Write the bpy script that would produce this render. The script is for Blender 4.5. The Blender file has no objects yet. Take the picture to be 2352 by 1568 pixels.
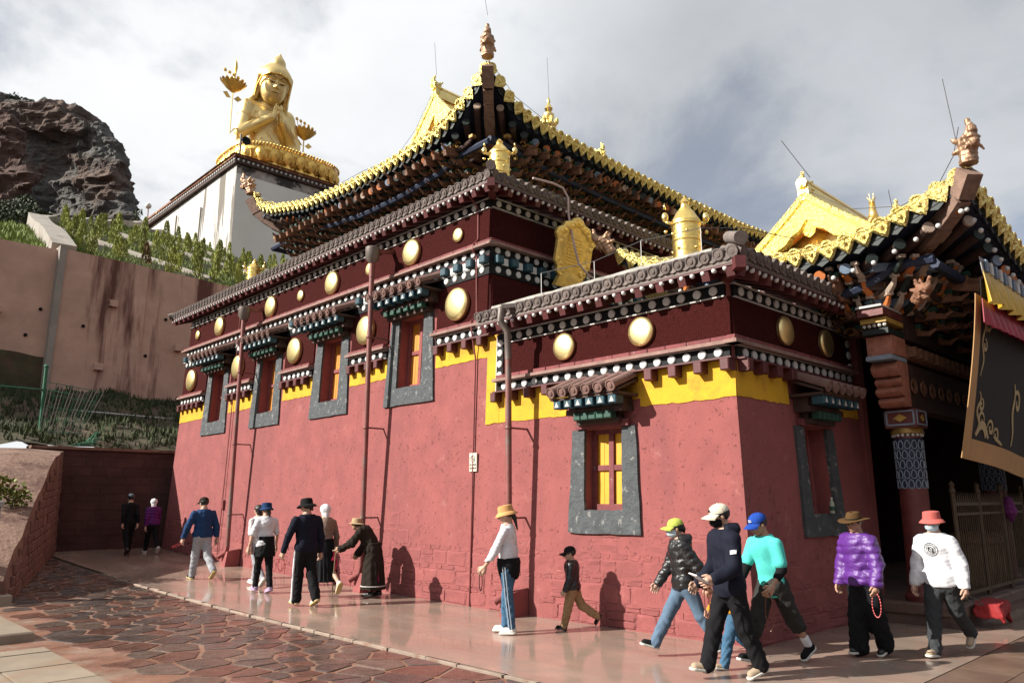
import bpy, math, random
import numpy as np
from math import sin, cos, pi, radians, sqrt, atan2, exp
from mathutils import Matrix, Vector, Quaternion
random.seed(7)
S = bpy.context.scene
COL = S.collection
# ------------------------------------------------------------ camera
CAMH = 1.82
cd = bpy.data.cameras.new('camera'); cam = bpy.data.objects.new('camera', cd); COL.objects.link(cam)
cd.sensor_fit = 'HORIZONTAL'; cd.sensor_width = 36.0; cd.lens = 36.0 * 1751.0 / 2352.0
cd.clip_start = 0.1; cd.clip_end = 6000
_a = radians(44); _p = radians(11.8); _r = radians(0.2)
_F = Vector((sin(_a), cos(_a), 0)); _R = Vector((cos(_a), -sin(_a), 0)); _Z = Vector((0, 0, 1))
_fw = _F * cos(_p) + _Z * sin(_p); _up = -_F * sin(_p) + _Z * cos(_p)
_cr = _R * cos(_r) - _up * sin(_r); _cu = _up * cos(_r) + _R * sin(_r)
M = Matrix((( _cr.x, _cu.x, -_fw.x, 0), (_cr.y, _cu.y, -_fw.y, 0), (_cr.z, _cu.z, -_fw.z, CAMH), (0, 0, 0, 1)))
cam.matrix_world = M
S.camera = cam
# ------------------------------------------------------------ sky
SUN_EL = radians(32)
SUN_DIR = Vector((-0.894, 0.447, 0)).normalized() * cos(SUN_EL) + Vector((0, 0, sin(SUN_EL)))
W = bpy.data.worlds.new('World'); S.world = W; W.use_nodes = True
def build_world():
    nt = W.node_tree; N = nt.nodes; L = nt.links; N.clear()
    out = N.new('ShaderNodeOutputWorld'); bg = N.new('ShaderNodeBackground'); bg.inputs['Strength'].default_value = 0.05
    L.new(bg.outputs[0], out.inputs[0])
    sky = N.new('ShaderNodeTexSky'); sky.sky_type = 'NISHITA'; sky.sun_disc = False
    sky.sun_elevation = SUN_EL; sky.sun_rotation = radians(360 - 63.4); sky.altitude = 3000; sky.air_density = 1; sky.dust_density = .6
    tc = N.new('ShaderNodeTexCoord'); sep = N.new('ShaderNodeSeparateXYZ'); L.new(tc.outputs['Generated'], sep.inputs[0])
    def math_(op, a, b=None, c=None):
        m = N.new('ShaderNodeMath'); m.operation = op
        for i, x in enumerate((a, b, c)):
            if x is None: continue
            if isinstance(x, (int, float)): m.inputs[i].default_value = x
            else: L.new(x, m.inputs[i])
        return m.outputs[0]
    zz = math_('ADD', math_('MAXIMUM', sep.outputs[2], 0.0), 0.32)
    cx = math_('DIVIDE', sep.outputs[0], zz); cy = math_('DIVIDE', sep.outputs[1], zz)
    comb = N.new('ShaderNodeCombineXYZ'); L.new(cx, comb.inputs[0]); L.new(cy, comb.inputs[1]); comb.inputs[2].default_value = 3.1
    def noise(scale, detail, rough, dist, off):
        n = N.new('ShaderNodeTexNoise'); n.inputs['Scale'].default_value = scale; n.inputs['Detail'].default_value = detail
        n.inputs['Roughness'].default_value = rough; n.inputs['Distortion'].default_value = dist
        a = N.new('ShaderNodeVectorMath'); a.operation = 'ADD'; a.inputs[1].default_value = off
        L.new(comb.outputs[0], a.inputs[0]); L.new(a.outputs[0], n.inputs['Vector']); return n.outputs[0]
    n1 = noise(1.5, 9, .55, .25, (4.3, 1.2, 0)); n2 = noise(3.2, 9, .6, .15, (9.3, 2.9, 1)); n3 = noise(.9, 4, .5, .2, (1.7, 7.1, 0))
    # cloud brightness: brighter on the sun's side of the sky
    dv = N.new('ShaderNodeVectorMath'); dv.operation = 'DOT_PRODUCT'; L.new(tc.outputs['Generated'], dv.inputs[0])
    dv.inputs[1].default_value = SUN_DIR
    toward = N.new('ShaderNodeMapRange'); toward.inputs[1].default_value = -.2; toward.inputs[2].default_value = .28
    toward.inputs[3].default_value = 0; toward.inputs[4].default_value = 1; toward.interpolation_type = 'SMOOTHSTEP'; L.new(dv.outputs['Value'], toward.inputs[0])
    wob = math_('ADD', toward.outputs[0], math_('MULTIPLY', math_('SUBTRACT', n3, .5), 1.1))
    br = N.new('ShaderNodeMapRange'); br.inputs[1].default_value = .0; br.inputs[2].default_value = .75
    br.inputs[3].default_value = 6.0; br.inputs[4].default_value = 9.6; L.new(wob, br.inputs[0])
    tex = math_('MULTIPLY', math_('SUBTRACT', math_('ADD', math_('MULTIPLY', n1, .6), math_('MULTIPLY', n2, .4)), .5), 5.6)
    val = math_('ADD', br.outputs[0], tex)
    ctint = N.new('ShaderNodeMix'); ctint.data_type = 'RGBA'; L.new(toward.outputs[0], ctint.inputs[0])
    ctint.inputs[6].default_value = (.93, .97, 1.03, 1); ctint.inputs[7].default_value = (.97, .985, 1.0, 1)
    cc = N.new('ShaderNodeVectorMath'); cc.operation = 'SCALE'; L.new(ctint.outputs[2], cc.inputs[0]); L.new(val, cc.inputs['Scale'])
    # gaps of blue between the clouds
    gap = N.new('ShaderNodeMapRange'); gap.inputs[1].default_value = .36; gap.inputs[2].default_value = .56; gap.interpolation_type = 'SMOOTHSTEP'
    n4 = noise(1.9, 8, .58, .35, (9.1, 8.2, 3)); L.new(n4, gap.inputs[0])
    cov = N.new('ShaderNodeMapRange'); cov.inputs[1].default_value = 0; cov.inputs[2].default_value = 1; cov.inputs[3].default_value = .48; cov.inputs[4].default_value = 1
    L.new(gap.outputs[0], cov.inputs[0])
    mx = N.new('ShaderNodeMix'); mx.data_type = 'RGBA'; L.new(cov.outputs[0], mx.inputs[0]); L.new(sky.outputs[0], mx.inputs[6]); L.new(cc.outputs[0], mx.inputs[7])
    L.new(mx.outputs[2], bg.inputs['Color'])
build_world()
# ------------------------------------------------------------ sun, exposure
sl = bpy.data.lights.new('sun', 'SUN'); sl.energy = 5.0; sl.angle = radians(.5); sl.color = (1, .95, .86)
so = bpy.data.objects.new('sun', sl); COL.objects.link(so)
so.rotation_euler = SUN_DIR.to_track_quat('Z', 'Y').to_euler(); so.location = (0, 0, 60)
vs = S.view_settings; vs.view_transform = 'Standard'; vs.look = 'None'; vs.exposure = 1.0; vs.gamma = 1; vs.use_curve_mapping = False
S.cycles.max_bounces = 6; S.cycles.diffuse_bounces = 3; S.cycles.glossy_bounces = 3
# ------------------------------------------------------------ materials
MATS = {}
ALB = .66   # the picture is exposed one stop up, so paints sit at the darker end of their range
def mat(name, col, rough=.8, metal=0., var=.15, vs=3., bump=0., bs=30., rnd=.0, col2=None, c2lo=.52, c2hi=.62, c2s=1.2, spec=.5, streak=False, bdist=.02, rvar=0., emit=None, detail=6, stretch=None, col3=None, c3lo=.62, c3hi=.68, c3s=4, pits=False):
    if name in MATS: return MATS[name]
    if metal < .5:
        col = tuple(c * ALB for c in col); col2 = None if col2 is None else tuple(c * ALB for c in col2)
    m = bpy.data.materials.new(name); m.use_nodes = True; nt = m.node_tree; N = nt.nodes; L = nt.links
    b = N['Principled BSDF']; b.inputs['Roughness'].default_value = rough; b.inputs['Metallic'].default_value = metal
    b.inputs['Specular IOR Level'].default_value = spec
    g = N.new('ShaderNodeNewGeometry'); pos = g.outputs['Position']
    if stretch:
        vm = N.new('ShaderNodeVectorMath'); vm.operation = 'MULTIPLY'; L.new(pos, vm.inputs[0]); vm.inputs[1].default_value = stretch; pos = vm.outputs[0]
    def noise(sc, det=detail, p=pos, r=.6):
        n = N.new('ShaderNodeTexNoise'); n.inputs['Scale'].default_value = sc; n.inputs['Detail'].default_value = det
        n.inputs['Roughness'].default_value = r; L.new(p, n.inputs['Vector']); return n.outputs[0]
    mr = N.new('ShaderNodeMapRange'); L.new(noise(vs), mr.inputs[0]); mr.inputs[1].default_value = .3; mr.inputs[2].default_value = .7
    mx = N.new('ShaderNodeMix'); mx.data_type = 'RGBA'; L.new(mr.outputs[0], mx.inputs[0])
    mx.inputs[6].default_value = tuple(c * (1 - var) for c in col) + (1,); mx.inputs[7].default_value = tuple(min(1, c * (1 + var)) for c in col) + (1,)
    out = mx.outputs[2]
    if col2 is not None:
        p2 = g.outputs['Position']
        if streak:
            vm = N.new('ShaderNodeVectorMath'); vm.operation = 'MULTIPLY'; L.new(p2, vm.inputs[0]); vm.inputs[1].default_value = (1, 1, .12); p2 = vm.outputs[0]
        m2 = N.new('ShaderNodeMapRange'); L.new(noise(c2s, 7, p2, .62), m2.inputs[0]); m2.inputs[1].default_value = c2lo; m2.inputs[2].default_value = c2hi
        m3 = N.new('ShaderNodeMix'); m3.data_type = 'RGBA'; L.new(m2.outputs[0], m3.inputs[0]); L.new(out, m3.inputs[6]); m3.inputs[7].default_value = tuple(col2) + (1,)
        out = m3.outputs[2]
    if col3 is not None:
        m4 = N.new('ShaderNodeMapRange'); L.new(noise(c3s, 8, g.outputs['Position'], .7), m4.inputs[0]); m4.inputs[1].default_value = c3lo; m4.inputs[2].default_value = c3hi; m4.inputs[4].default_value = .7
        m5 = N.new('ShaderNodeMix'); m5.data_type = 'RGBA'; L.new(m4.outputs[0], m5.inputs[0]); L.new(out, m5.inputs[6]); m5.inputs[7].default_value = tuple(c * ALB for c in col3) + (1,); out = m5.outputs[2]
    if rnd:
        oi = N.new('ShaderNodeObjectInfo'); r = N.new('ShaderNodeMapRange'); L.new(oi.outputs['Random'], r.inputs[0]); r.inputs[3].default_value = 1 - rnd; r.inputs[4].default_value = 1 + rnd
        v = N.new('ShaderNodeVectorMath'); v.operation = 'SCALE'; L.new(out, v.inputs[0]); L.new(r.outputs[0], v.inputs['Scale']); out = v.outputs[0]
    L.new(out, b.inputs['Base Color'])
    if rvar:
        r = N.new('ShaderNodeMapRange'); L.new(noise(vs * .7, 4), r.inputs[0]); r.inputs[1].default_value = .35; r.inputs[2].default_value = .65
        r.inputs[3].default_value = max(.03, rough - rvar); r.inputs[4].default_value = min(1, rough + rvar); L.new(r.outputs[0], b.inputs['Roughness'])
    if bump:
        bm = N.new('ShaderNodeBump'); bm.inputs['Strength'].default_value = bump; bm.inputs['Distance'].default_value = bdist
        hgt = noise(bs, 6)
        if pits:   # small knocked-out pits over a gently uneven coat
            pr = N.new('ShaderNodeMapRange'); pr.interpolation_type = 'SMOOTHSTEP'; L.new(noise(bs * .55, 7, g.outputs['Position'], .72), pr.inputs[0]); pr.inputs[1].default_value = .60; pr.inputs[2].default_value = .68; pr.inputs[3].default_value = 1; pr.inputs[4].default_value = 0
            ad = N.new('ShaderNodeMath'); ad.operation = 'MULTIPLY_ADD'; L.new(hgt, ad.inputs[0]); ad.inputs[1].default_value = .35; L.new(pr.outputs[0], ad.inputs[2]); hgt = ad.outputs[0]
        L.new(hgt, bm.inputs['Height']); L.new(bm.outputs[0], b.inputs['Normal'])
    if emit:
        b.inputs['Emission Color'].default_value = tuple(emit[:3]) + (1,); b.inputs['Emission Strength'].default_value = emit[3]
    MATS[name] = m; return m
RED = (.325, .09, .086)
m_red = mat('red_limewash', RED, .92, var=.14, vs=2.2, bump=.7, bs=24, bdist=.026, pits=True, col2=(.25, .072, .07), c2lo=.5, c2hi=.74, c2s=1.3, streak=True, col3=(.43, .17, .155), c3lo=.60, c3hi=.70, c3s=2.6)
m_redstone = mat('red_painted_stone', (.315, .086, .083), .9, var=.14, vs=3, bump=.5, bs=22, rnd=.07, col2=(.42, .13, .12), c2lo=.6, c2hi=.72, c2s=3)
m_yellow = mat('yellow_limewash', (.78, .43, .012), .85, var=.1, vs=3, bump=.4, bs=14, col2=(.58, .27, .02), c2lo=.52, c2hi=.7, c2s=2.5, col3=(.62, .2, .1), c3lo=.66, c3hi=.7, c3s=5)
m_penbey = mat('maroon_brushwood', (.072, .013, .012), 1, var=.55, vs=55, bump=1, bs=60, bdist=.04, spec=.1)
m_maroon = mat('maroon_paint', (.11, .017, .018), .6, var=.25, vs=6, bump=.15, bs=30, rnd=.12)
m_maroonlt = mat('maroon_brick', (.24, .055, .058), .8, var=.25, vs=9, bump=.3, bs=30, rnd=.15, col2=(.42, .27, .25), c2lo=.62, c2hi=.68, c2s=8)
m_ledge = mat('weathered_ledge', (.33, .2, .17), .9, var=.25, vs=6, bump=.4, bs=30)
m_black = mat('black_board', (.012, .013, .015), .6, var=.3, vs=6, spec=.15)
m_white = mat('white_paint', (.74, .74, .72), .6, var=.1, vs=8, bump=.1, bs=30, rnd=.05)
m_edge = mat('white_edge', (.62, .6, .57), .8, var=.2, vs=8)
m_teal = mat('teal_paint', (.013, .07, .1), .6, var=.25, vs=10, rnd=.15)
m_green = mat('green_paint', (.012, .075, .05), .6, var=.25, vs=10, rnd=.15)
m_tile = mat('grey_clay_tile', (.2, .16, .145), .85, var=.25, vs=9, bump=.3, bs=40, rnd=.14, col2=(.33, .29, .26), c2lo=.6, c2hi=.7, c2s=6)
m_tilered = mat('brown_clay_tile', (.27, .155, .13), .85, var=.22, vs=9, bump=.3, bs=40, rnd=.12)
m_cement = mat('pale_cement_coping', (.42, .40, .36), .9, var=.2, vs=4, bump=.4, bs=18, col2=(.2, .19, .17), c2lo=.52, c2hi=.66, c2s=2.2)
m_slate = mat('dark_grey_plaster', (.075, .085, .092), .8, var=.25, vs=5, bump=.9, bs=9, bdist=.05, col2=(.24, .24, .23), c2lo=.59, c2hi=.63, c2s=8)
m_shut = mat('orange_shutter', (.72, .27, .02), .6, var=.12, vs=5)
m_shuty = mat('yellow_shutter', (.78, .4, .01), .6, var=.1, vs=5)
m_gold = mat('gilded_metal', (.95, .7, .27), .3, 1., var=.12, vs=5, bump=.12, bs=22, rvar=.1)
m_goldpale = mat('pale_gilding', (.74, .56, .25), .46, .9, var=.15, vs=.7, bump=.1, bs=3, bdist=.05, rvar=.1)
m_golddeep = mat('deep_gilding', (.72, .47, .13), .45, .92, var=.2, vs=1.2, bump=.15, bs=5, bdist=.05)
m_goldemb = mat('embossed_gilding', (.9, .62, .23), .34, 1., var=.4, vs=18, bump=1, bs=15, bdist=.07)
m_golddisc = mat('gilded_disc', (.97, .75, .36), .4, 1., var=.12, vs=4, bump=.05, bs=12, rnd=.05)
m_copper = mat('aged_copper_gilding', (.34, .21, .135), .5, .75, var=.35, vs=9, bump=.5, bs=26)
m_soffit = mat('dark_blue_soffit', (.02, .032, .075), .7, var=.3, vs=4)
m_darkwood = mat('dark_painted_wood', (.065, .03, .022), .75, var=.5, vs=6, bump=.3, bs=20)
m_carved = mat('carved_brown_wood', (.24, .11, .06), .75, var=.4, vs=10, bump=.5, bs=24, rnd=.15)
m_pipe = mat('rusty_drainpipe', (.27, .085, .075), .55, .1, var=.25, vs=4, bump=.15, bs=30, col2=(.22, .15, .13), c2lo=.52, c2hi=.66, c2s=1.2)
m_orange = mat('orange_paint', (.6, .17, .03), .6, var=.2, vs=8)
m_bluegrey = mat('blue_grey_paint', (.2, .27, .38), .6, var=.2, vs=8)
m_cream = mat('cream_paint', (.5, .38, .3), .6, var=.2, vs=8)
m_dgreen = mat('deep_green_paint', (.007, .016, .013), .6, var=.25, vs=8)
m_dull = mat('dull_gold_paint', (.45, .26, .06), .5, .3, var=.3, vs=10)
# ------------------------------------------------------------ object helpers
WM = {}
def setp(o, parent, Mw):
    o.matrix_basis = Mw
    if parent is not None:
        o.parent = parent; o.matrix_parent_inverse = WM[parent.name].inverted()
    WM[o.name] = Mw.copy()
def thing(name, label, cat, loc=(0, 0, 0), rz=0, group=None):
    o = bpy.data.objects.new(name, None); COL.objects.link(o); o.empty_display_size = .2
    setp(o, None, Matrix.Translation(Vector(loc)) @ Matrix.Rotation(rz, 4, 'Z'))
    tag(o, label, cat, group); return o
def tag(o, label=None, cat=None, group=None, kind=None):
    if label: o['label'] = label
    if cat: o['category'] = cat
    if group: o['group'] = group
    if kind: o['kind'] = kind
    return o
def inst(name, mesh, Mw, parent=None):
    o = bpy.data.objects.new(name, mesh); COL.objects.link(o); setp(o, parent, Mw); return o
def T(x, y, z): return Matrix.Translation((x, y, z))
def RX(a): return Matrix.Rotation(a, 4, 'X')
def RY(a): return Matrix.Rotation(a, 4, 'Y')
def RZ(a): return Matrix.Rotation(a, 4, 'Z')
def SC(x, y, z): return Matrix.Diagonal((x, y, z, 1))
def frame(o, x, y, z):
    return Matrix(((x[0], y[0], z[0], o[0]), (x[1], y[1], z[1], o[1]), (x[2], y[2], z[2], o[2]), (0, 0, 0, 1)))
class MB:
    def __init__(s): s.v = []; s.f = []; s.m = []
    def add(s, vs, fs, mi=0, Mx=None):
        b = len(s.v)
        if Mx is not None: vs = [tuple(Mx @ Vector(p)) for p in vs]
        s.v += [tuple(p) for p in vs]
        for f in fs: s.f.append(tuple(i + b for i in f)); s.m.append(mi)
        return s
    def box(s, x0, x1, y0, y1, z0, z1, mi=0, Mx=None):
        return s.add([(x0, y0, z0), (x1, y0, z0), (x1, y1, z0), (x0, y1, z0), (x0, y0, z1), (x1, y0, z1), (x1, y1, z1), (x0, y1, z1)],
                     [(0, 3, 2, 1), (4, 5, 6, 7), (0, 1, 5, 4), (1, 2, 6, 5), (2, 3, 7, 6), (3, 0, 4, 7)], mi, Mx)
    def hexa(s, p, mi=0):  # 8 points: bottom loop then top loop
        return s.add(p, [(0, 3, 2, 1), (4, 5, 6, 7), (0, 1, 5, 4), (1, 2, 6, 5), (2, 3, 7, 6), (3, 0, 4, 7)], mi)
    def bar(s, a, b, w, h, mi=0, up=(0, 0, 1)):
        a = Vector(a); b = Vector(b); d = (b - a); L = d.length; d.normalize(); x = d.cross(Vector(up))
        if x.length < 1e-4: x = Vector((1, 0, 0))
        x.normalize(); z = x.cross(d)
        return s.box(-w / 2, w / 2, 0, L, -h / 2, h / 2, mi, frame(a, x, d, z))
    def bev(s, x0, x1, y0, y1, z0, z1, b, mi=0, Mx=None):  # box whose +z face is chamfered
        vs = [(x0, y0, z0), (x1, y0, z0), (x1, y1, z0), (x0, y1, z0), (x0, y0, z1 - b), (x1, y0, z1 - b), (x1, y1, z1 - b), (x0, y1, z1 - b),
              (x0 + b, y0 + b, z1), (x1 - b, y0 + b, z1), (x1 - b, y1 - b, z1), (x0 + b, y1 - b, z1)]
        return s.add(vs, [(0, 1, 5, 4), (1, 2, 6, 5), (2, 3, 7, 6), (3, 0, 4, 7), (4, 5, 9, 8), (5, 6, 10, 9), (6, 7, 11, 10), (7, 4, 8, 11), (8, 9, 10, 11), (3, 2, 1, 0)], mi, Mx)
    def tube(s, pts, rad, n=8, mi=0, caps=True):
        pts = [Vector(p) for p in pts]; k = len(pts)
        if not hasattr(rad, '__len__'): rad = [rad] * k
        vs = []; prev = None
        for i, p in enumerate(pts):
            d = (pts[min(i + 1, k - 1)] - pts[max(i - 1, 0)]).normalized()
            if prev is None:
                x = d.cross(Vector((0, 0, 1)));
                if x.length < .05: x = d.cross(Vector((1, 0, 0)))
            else: x = prev - d * prev.dot(d)
            x.normalize(); y = d.cross(x); prev = x
            for j in range(n):
                a = 2 * pi * j / n; vs.append(p + (x * cos(a) + y * sin(a)) * rad[i])
        fs = [(i * n + j, i * n + (j + 1) % n, (i + 1) * n + (j + 1) % n, (i + 1) * n + j) for i in range(k - 1) for j in range(n)]
        if caps: fs += [tuple(range(n))[::-1], tuple((k - 1) * n + j for j in range(n))]
        return s.add(vs, fs, mi)
    def lathe(s, prof, n=16, mi=0, Mx=None, caps=True):
        vs = [(r * cos(2 * pi * j / n), r * sin(2 * pi * j / n), z) for r, z in prof for j in range(n)]; k = len(prof)
        fs = [(i * n + j, i * n + (j + 1) % n, (i + 1) * n + (j + 1) % n, (i + 1) * n + j) for i in range(k - 1) for j in range(n)]
        if caps: fs += [tuple(range(n))[::-1], tuple((k - 1) * n + j for j in range(n))]
        return s.add(vs, fs, mi, Mx)
    def sphere(s, c, r, n=10, k=6, mi=0, sc=(1, 1, 1)):
        return s.lathe([(max(1e-4, r * sin(pi * i / k)), -r * cos(pi * i / k)) for i in range(k + 1)], n, mi, T(*c) @ SC(*sc))
    def prism(s, poly, depth, mi=0, Mx=None, inset=0):  # polygon in xy, extruded +z
        n = len(poly); vs = [(x, y, 0) for x, y in poly] + [(x, y, depth) for x, y in poly]
        fs = [tuple(range(n))[::-1], tuple(range(n, 2 * n))] + [(i, (i + 1) % n, n + (i + 1) % n, n + i) for i in range(n)]
        return s.add(vs, fs, mi, Mx)
    def mesh(s, name, mats, smooth=False):
        me = bpy.data.meshes.new(name); me.from_pydata(s.v, [], s.f)
        if not isinstance(mats, (list, tuple)): mats = [mats]
        for m in mats: me.materials.append(m)
        if len(mats) > 1: me.polygons.foreach_set('material_index', s.m)
        if smooth:
            me.polygons.foreach_set('use_smooth', [True] * len(me.polygons))
            if smooth != 'all':
                try: me.set_sharp_from_angle(angle=radians(38))
                except Exception: pass
        me.update(); return me
    def build(s, name, mats, parent=None, smooth=False, origin=None):
        if origin is not None:
            o = Vector(origin); s.v = [tuple(Vector(p) - o) for p in s.v]
            return inst(name, s.mesh(name, mats, smooth), Matrix.Translation(o), parent)
        return inst(name, s.mesh(name, mats, smooth), Matrix.Identity(4), parent)
def lerp(a, b, t): return a + (b - a) * t
def interp(x, xs, ys): return float(np.interp(x, xs, ys))
def gz(y):
    y = min(y, 27); return .04 if y < 8 else .04 + .0014 * (y - 8) ** 2
# ------------------------------------------------------------ signed-distance modelling (surface nets)
def snets(fn, lo, hi, h):
    lo = np.array(lo, float); hi = np.array(hi, float); n = np.maximum(3, np.ceil((hi - lo) / h).astype(int) + 1)
    ax = [lo[i] + h * np.arange(n[i]) for i in range(3)]
    G = np.stack(np.meshgrid(*ax, indexing='ij'), -1).reshape(-1, 3)
    V = fn(G).reshape(n); 
    V[0] = V[-1] = 1; V[:, 0] = V[:, -1] = 1; V[:, :, 0] = V[:, :, -1] = 1
    s = V < 0; c = np.array(n) - 1
    cnt = np.zeros(c); acc = np.zeros(tuple(c) + (3,))
    cr = np.array([(0, 0, 0), (1, 0, 0), (0, 1, 0), (1, 1, 0), (0, 0, 1), (1, 0, 1), (0, 1, 1), (1, 1, 1)])
    def sub(A, o): return A[o[0]:o[0] + c[0], o[1]:o[1] + c[1], o[2]:o[2] + c[2]]
    for a in range(8):
        for b in range(a + 1, 8):
            if np.abs(cr[a] - cr[b]).sum() != 1: continue
            va = sub(V, cr[a]); vb = sub(V, cr[b]); m = sub(s, cr[a]) != sub(s, cr[b])
            t = np.where(m, va / np.where(m, va - vb, 1), 0)
            for k in range(3): acc[..., k] += np.where(m, cr[a][k] + t * (cr[b][k] - cr[a][k]), 0)
            cnt += m
    act = cnt > 0; idx = -np.ones(c, int); idx[act] = np.arange(act.sum())
    ijk = np.argwhere(act); verts = lo + h * (ijk + acc[act] / cnt[act][:, None])
    quads = []
    for k in range(3):
        o = [0, 0, 0]; o[k] = 1
        A = s[:n[0] - o[0], :n[1] - o[1], :n[2] - o[2]]; B = s[o[0]:, o[1]:, o[2]:]
        e = np.argwhere(A != B); u, w = (k + 1) % 3, (k + 2) % 3
        ok = (e[:, u] > 0) & (e[:, w] > 0) & (e[:, u] < c[u]) & (e[:, w] < c[w]) & (e[:, k] < c[k]); e = e[ok]
        if not len(e): continue
        fl = A[e[:, 0], e[:, 1], e[:, 2]]
        du = np.zeros(3, int); du[u] = 1; dw = np.zeros(3, int); dw[w] = 1
        q = np.stack([idx[tuple((e - du - dw).T)], idx[tuple((e - dw).T)], idx[tuple(e.T)], idx[tuple((e - du).T)]], 1)
        q[~fl] = q[~fl][:, ::-1]; quads.append(q)
    return verts, np.concatenate(quads)
def meshnp(name, parts, mats, smooth=True):
    V = []; Q = []; mi = []; b = 0
    for i, (v, q) in enumerate(parts):
        V.append(v); Q.append(q + b); mi += [i if len(mats) > 1 else 0] * len(q); b += len(v)
    V = np.concatenate(V); Q = np.concatenate(Q)
    me = bpy.data.meshes.new(name); me.vertices.add(len(V)); me.vertices.foreach_set('co', V.astype(np.float32).ravel())
    me.loops.add(Q.size); me.loops.foreach_set('vertex_index', Q.ravel().astype(np.int32))
    me.polygons.add(len(Q)); me.polygons.foreach_set('loop_start', np.arange(0, Q.size, 4, dtype=np.int32))
    for m in mats: me.materials.append(m)
    if len(mats) > 1: me.polygons.foreach_set('material_index', np.array(mi, np.int32))
    me.polygons.foreach_set('use_smooth', np.ones(len(Q), bool) if smooth else np.zeros(len(Q), bool))
    me.update(calc_edges=True); me.validate(); return me
def rc(P, a, b, ra, rb):
    a = np.array(a, float); ba = np.array(b, float) - a; pa = P - a
    t = np.clip(pa @ ba / max(1e-9, ba @ ba), 0, 1)
    return np.linalg.norm(pa - t[:, None] * ba, axis=1) - (ra + (rb - ra) * t)
def el(P, c, r, Rm=None):
    q = P - np.array(c, float)
    if Rm is not None: q = q @ Rm
    r = np.array(r, float); k0 = np.linalg.norm(q / r, axis=1); return (k0 - 1) * r.min() * np.where(k0 > 1, 1, 1)
def su(a, b, k):
    if k <= 0: return np.minimum(a, b)
    h = np.clip(.5 + .5 * (b - a) / k, 0, 1); return b + (a - b) * h - k * h * (1 - h)
def uni(ds, k):
    d = ds[0]
    for e in ds[1:]: d = su(d, e, k)
    return d
def ss(a, b, k):  # smooth subtract b from a
    return -su(-a, b, k)
def npn(P, sc, seed=0):  # cheap smooth noise from sines
    x = P * sc; r = np.zeros(len(P)); rs = np.random.RandomState(seed)
    for i in range(4):
        w = rs.normal(size=3) * (1 + i * .6); r += np.sin(x @ w + rs.rand() * 6.28) / (1 + i * .5)
    return r / 2.2
# ============================================================ GROUND
m_earth = mat('red_earth', (.1, .065, .048), .95, var=.3, vs=.8, bump=.4, bs=8)
m_walk = mat('wet_polished_concrete', (.44, .30, .24), .15, var=.22, vs=1.6, bump=.03, bs=5, col2=(.38, .29, .235), c2lo=.42, c2hi=.6, c2s=1.6, rvar=.14, spec=.45, stretch=(1, .35, 1))
m_plaza = mat('worn_plaza_stone', (.2, .125, .088), .42, var=.2, vs=1.6, bump=.1, bs=12, col2=(.15, .085, .065), c2lo=.45, c2hi=.7, c2s=1.3, rvar=.15)
m_mortar = mat('wet_red_mortar', (.30, .15, .10), .38, var=.22, vs=2.5, bump=.35, bs=20, col2=(.34, .23, .17), c2lo=.5, c2hi=.62, c2s=2, rvar=.2)
m_pst = [mat('paving_stone_dark', (.105, .08, .072), .17, var=.3, vs=7, bump=.4, bs=16, rnd=.25, rvar=.15),
         mat('paving_stone_red', (.165, .08, .06), .17, var=.3, vs=7, bump=.4, bs=16, rnd=.25, rvar=.15),
         mat('paving_stone_brown', (.15, .105, .085), .19, var=.3, vs=7, bump=.4, bs=16, rnd=.25, rvar=.15)]
m_pale = mat('pale_flagstone', (.34, .27, .2), .55, var=.15, vs=2, bump=.15, bs=14, col2=(.34, .22, .14), c2lo=.55, c2hi=.7, c2s=1.3, rnd=.08)
m_kerb = mat('pale_kerb_stone', (.37, .28, .22), .7, var=.15, vs=6, bump=.4, bs=24, rnd=.12, col2=(.3, .18, .13), c2lo=.55, c2hi=.62, c2s=4)
def sheet(name, xs, ys, zf, m, kind='structure'):
    mb = MB(); nx, ny = len(xs), len(ys)
    vs = [(x, y, zf(x, y)) for y in ys for x in xs]
    fs = [(j * nx + i, j * nx + i + 1, (j + 1) * nx + i + 1, (j + 1) * nx + i) for j in range(ny - 1) for i in range(nx - 1)]
    mb.add(vs, fs); o = mb.build(name, m, None, True); o['kind'] = kind; return o
ys_ = [-3000, -300, -40, -10, 0, 5, 8] + [8 + k for k in range(1, 20)] + [60, 400, 3000]
sheet('ground', [-3000, -300, -40, -10, 0, 10, 30, 60, 400, 3000], ys_, lambda x, y: gz(y) - .03 if y < 27.5 else gz(27) - .03, m_earth)
yw = [-14, -6, 0, 3, 5, 8] + [8 + .8 * k for k in range(1, 22)] + [25.3]
walk = sheet('walkway', [5.9, 7, 8, 9.2, 12, 16, 30], [y for y in yw if y >= 3] , lambda x, y: gz(y), m_walk)
plaza = sheet('plaza_paving', [5.9, 9, 14, 20, 40], [-14, -6, 0, 2.985], lambda x, y: gz(y), m_plaza)
# plaza joints read as slabs: each slab is a piece of the plaza
sl_mesh = [MB().bev(-.5, .5, -.5, .5, -.5, .5, .02).mesh('plaza_slab', m_plaza)]
rp = random.Random(3)
y = 2.95
while y > -1.6:
    hh = rp.uniform(.5, .62); x = 6.0 + rp.uniform(0, .4)
    while x < 17:
        ww = rp.uniform(.7, 1.1)
        if x * .24 - 2.4 < y:
            inst('plaza_slab', sl_mesh[0], T(x + ww / 2, y - hh / 2, gz(y) + .001) @ RZ(rp.uniform(-.004, .004)) @ SC(ww - .012, hh - .012, .016), plaza)
        x += ww
    y -= hh
base = sheet('crazy_paving', [1.0, 2.2, 3.5, 4.7, 5.78], yw, lambda x, y: gz(y) - .012, m_mortar)
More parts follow.
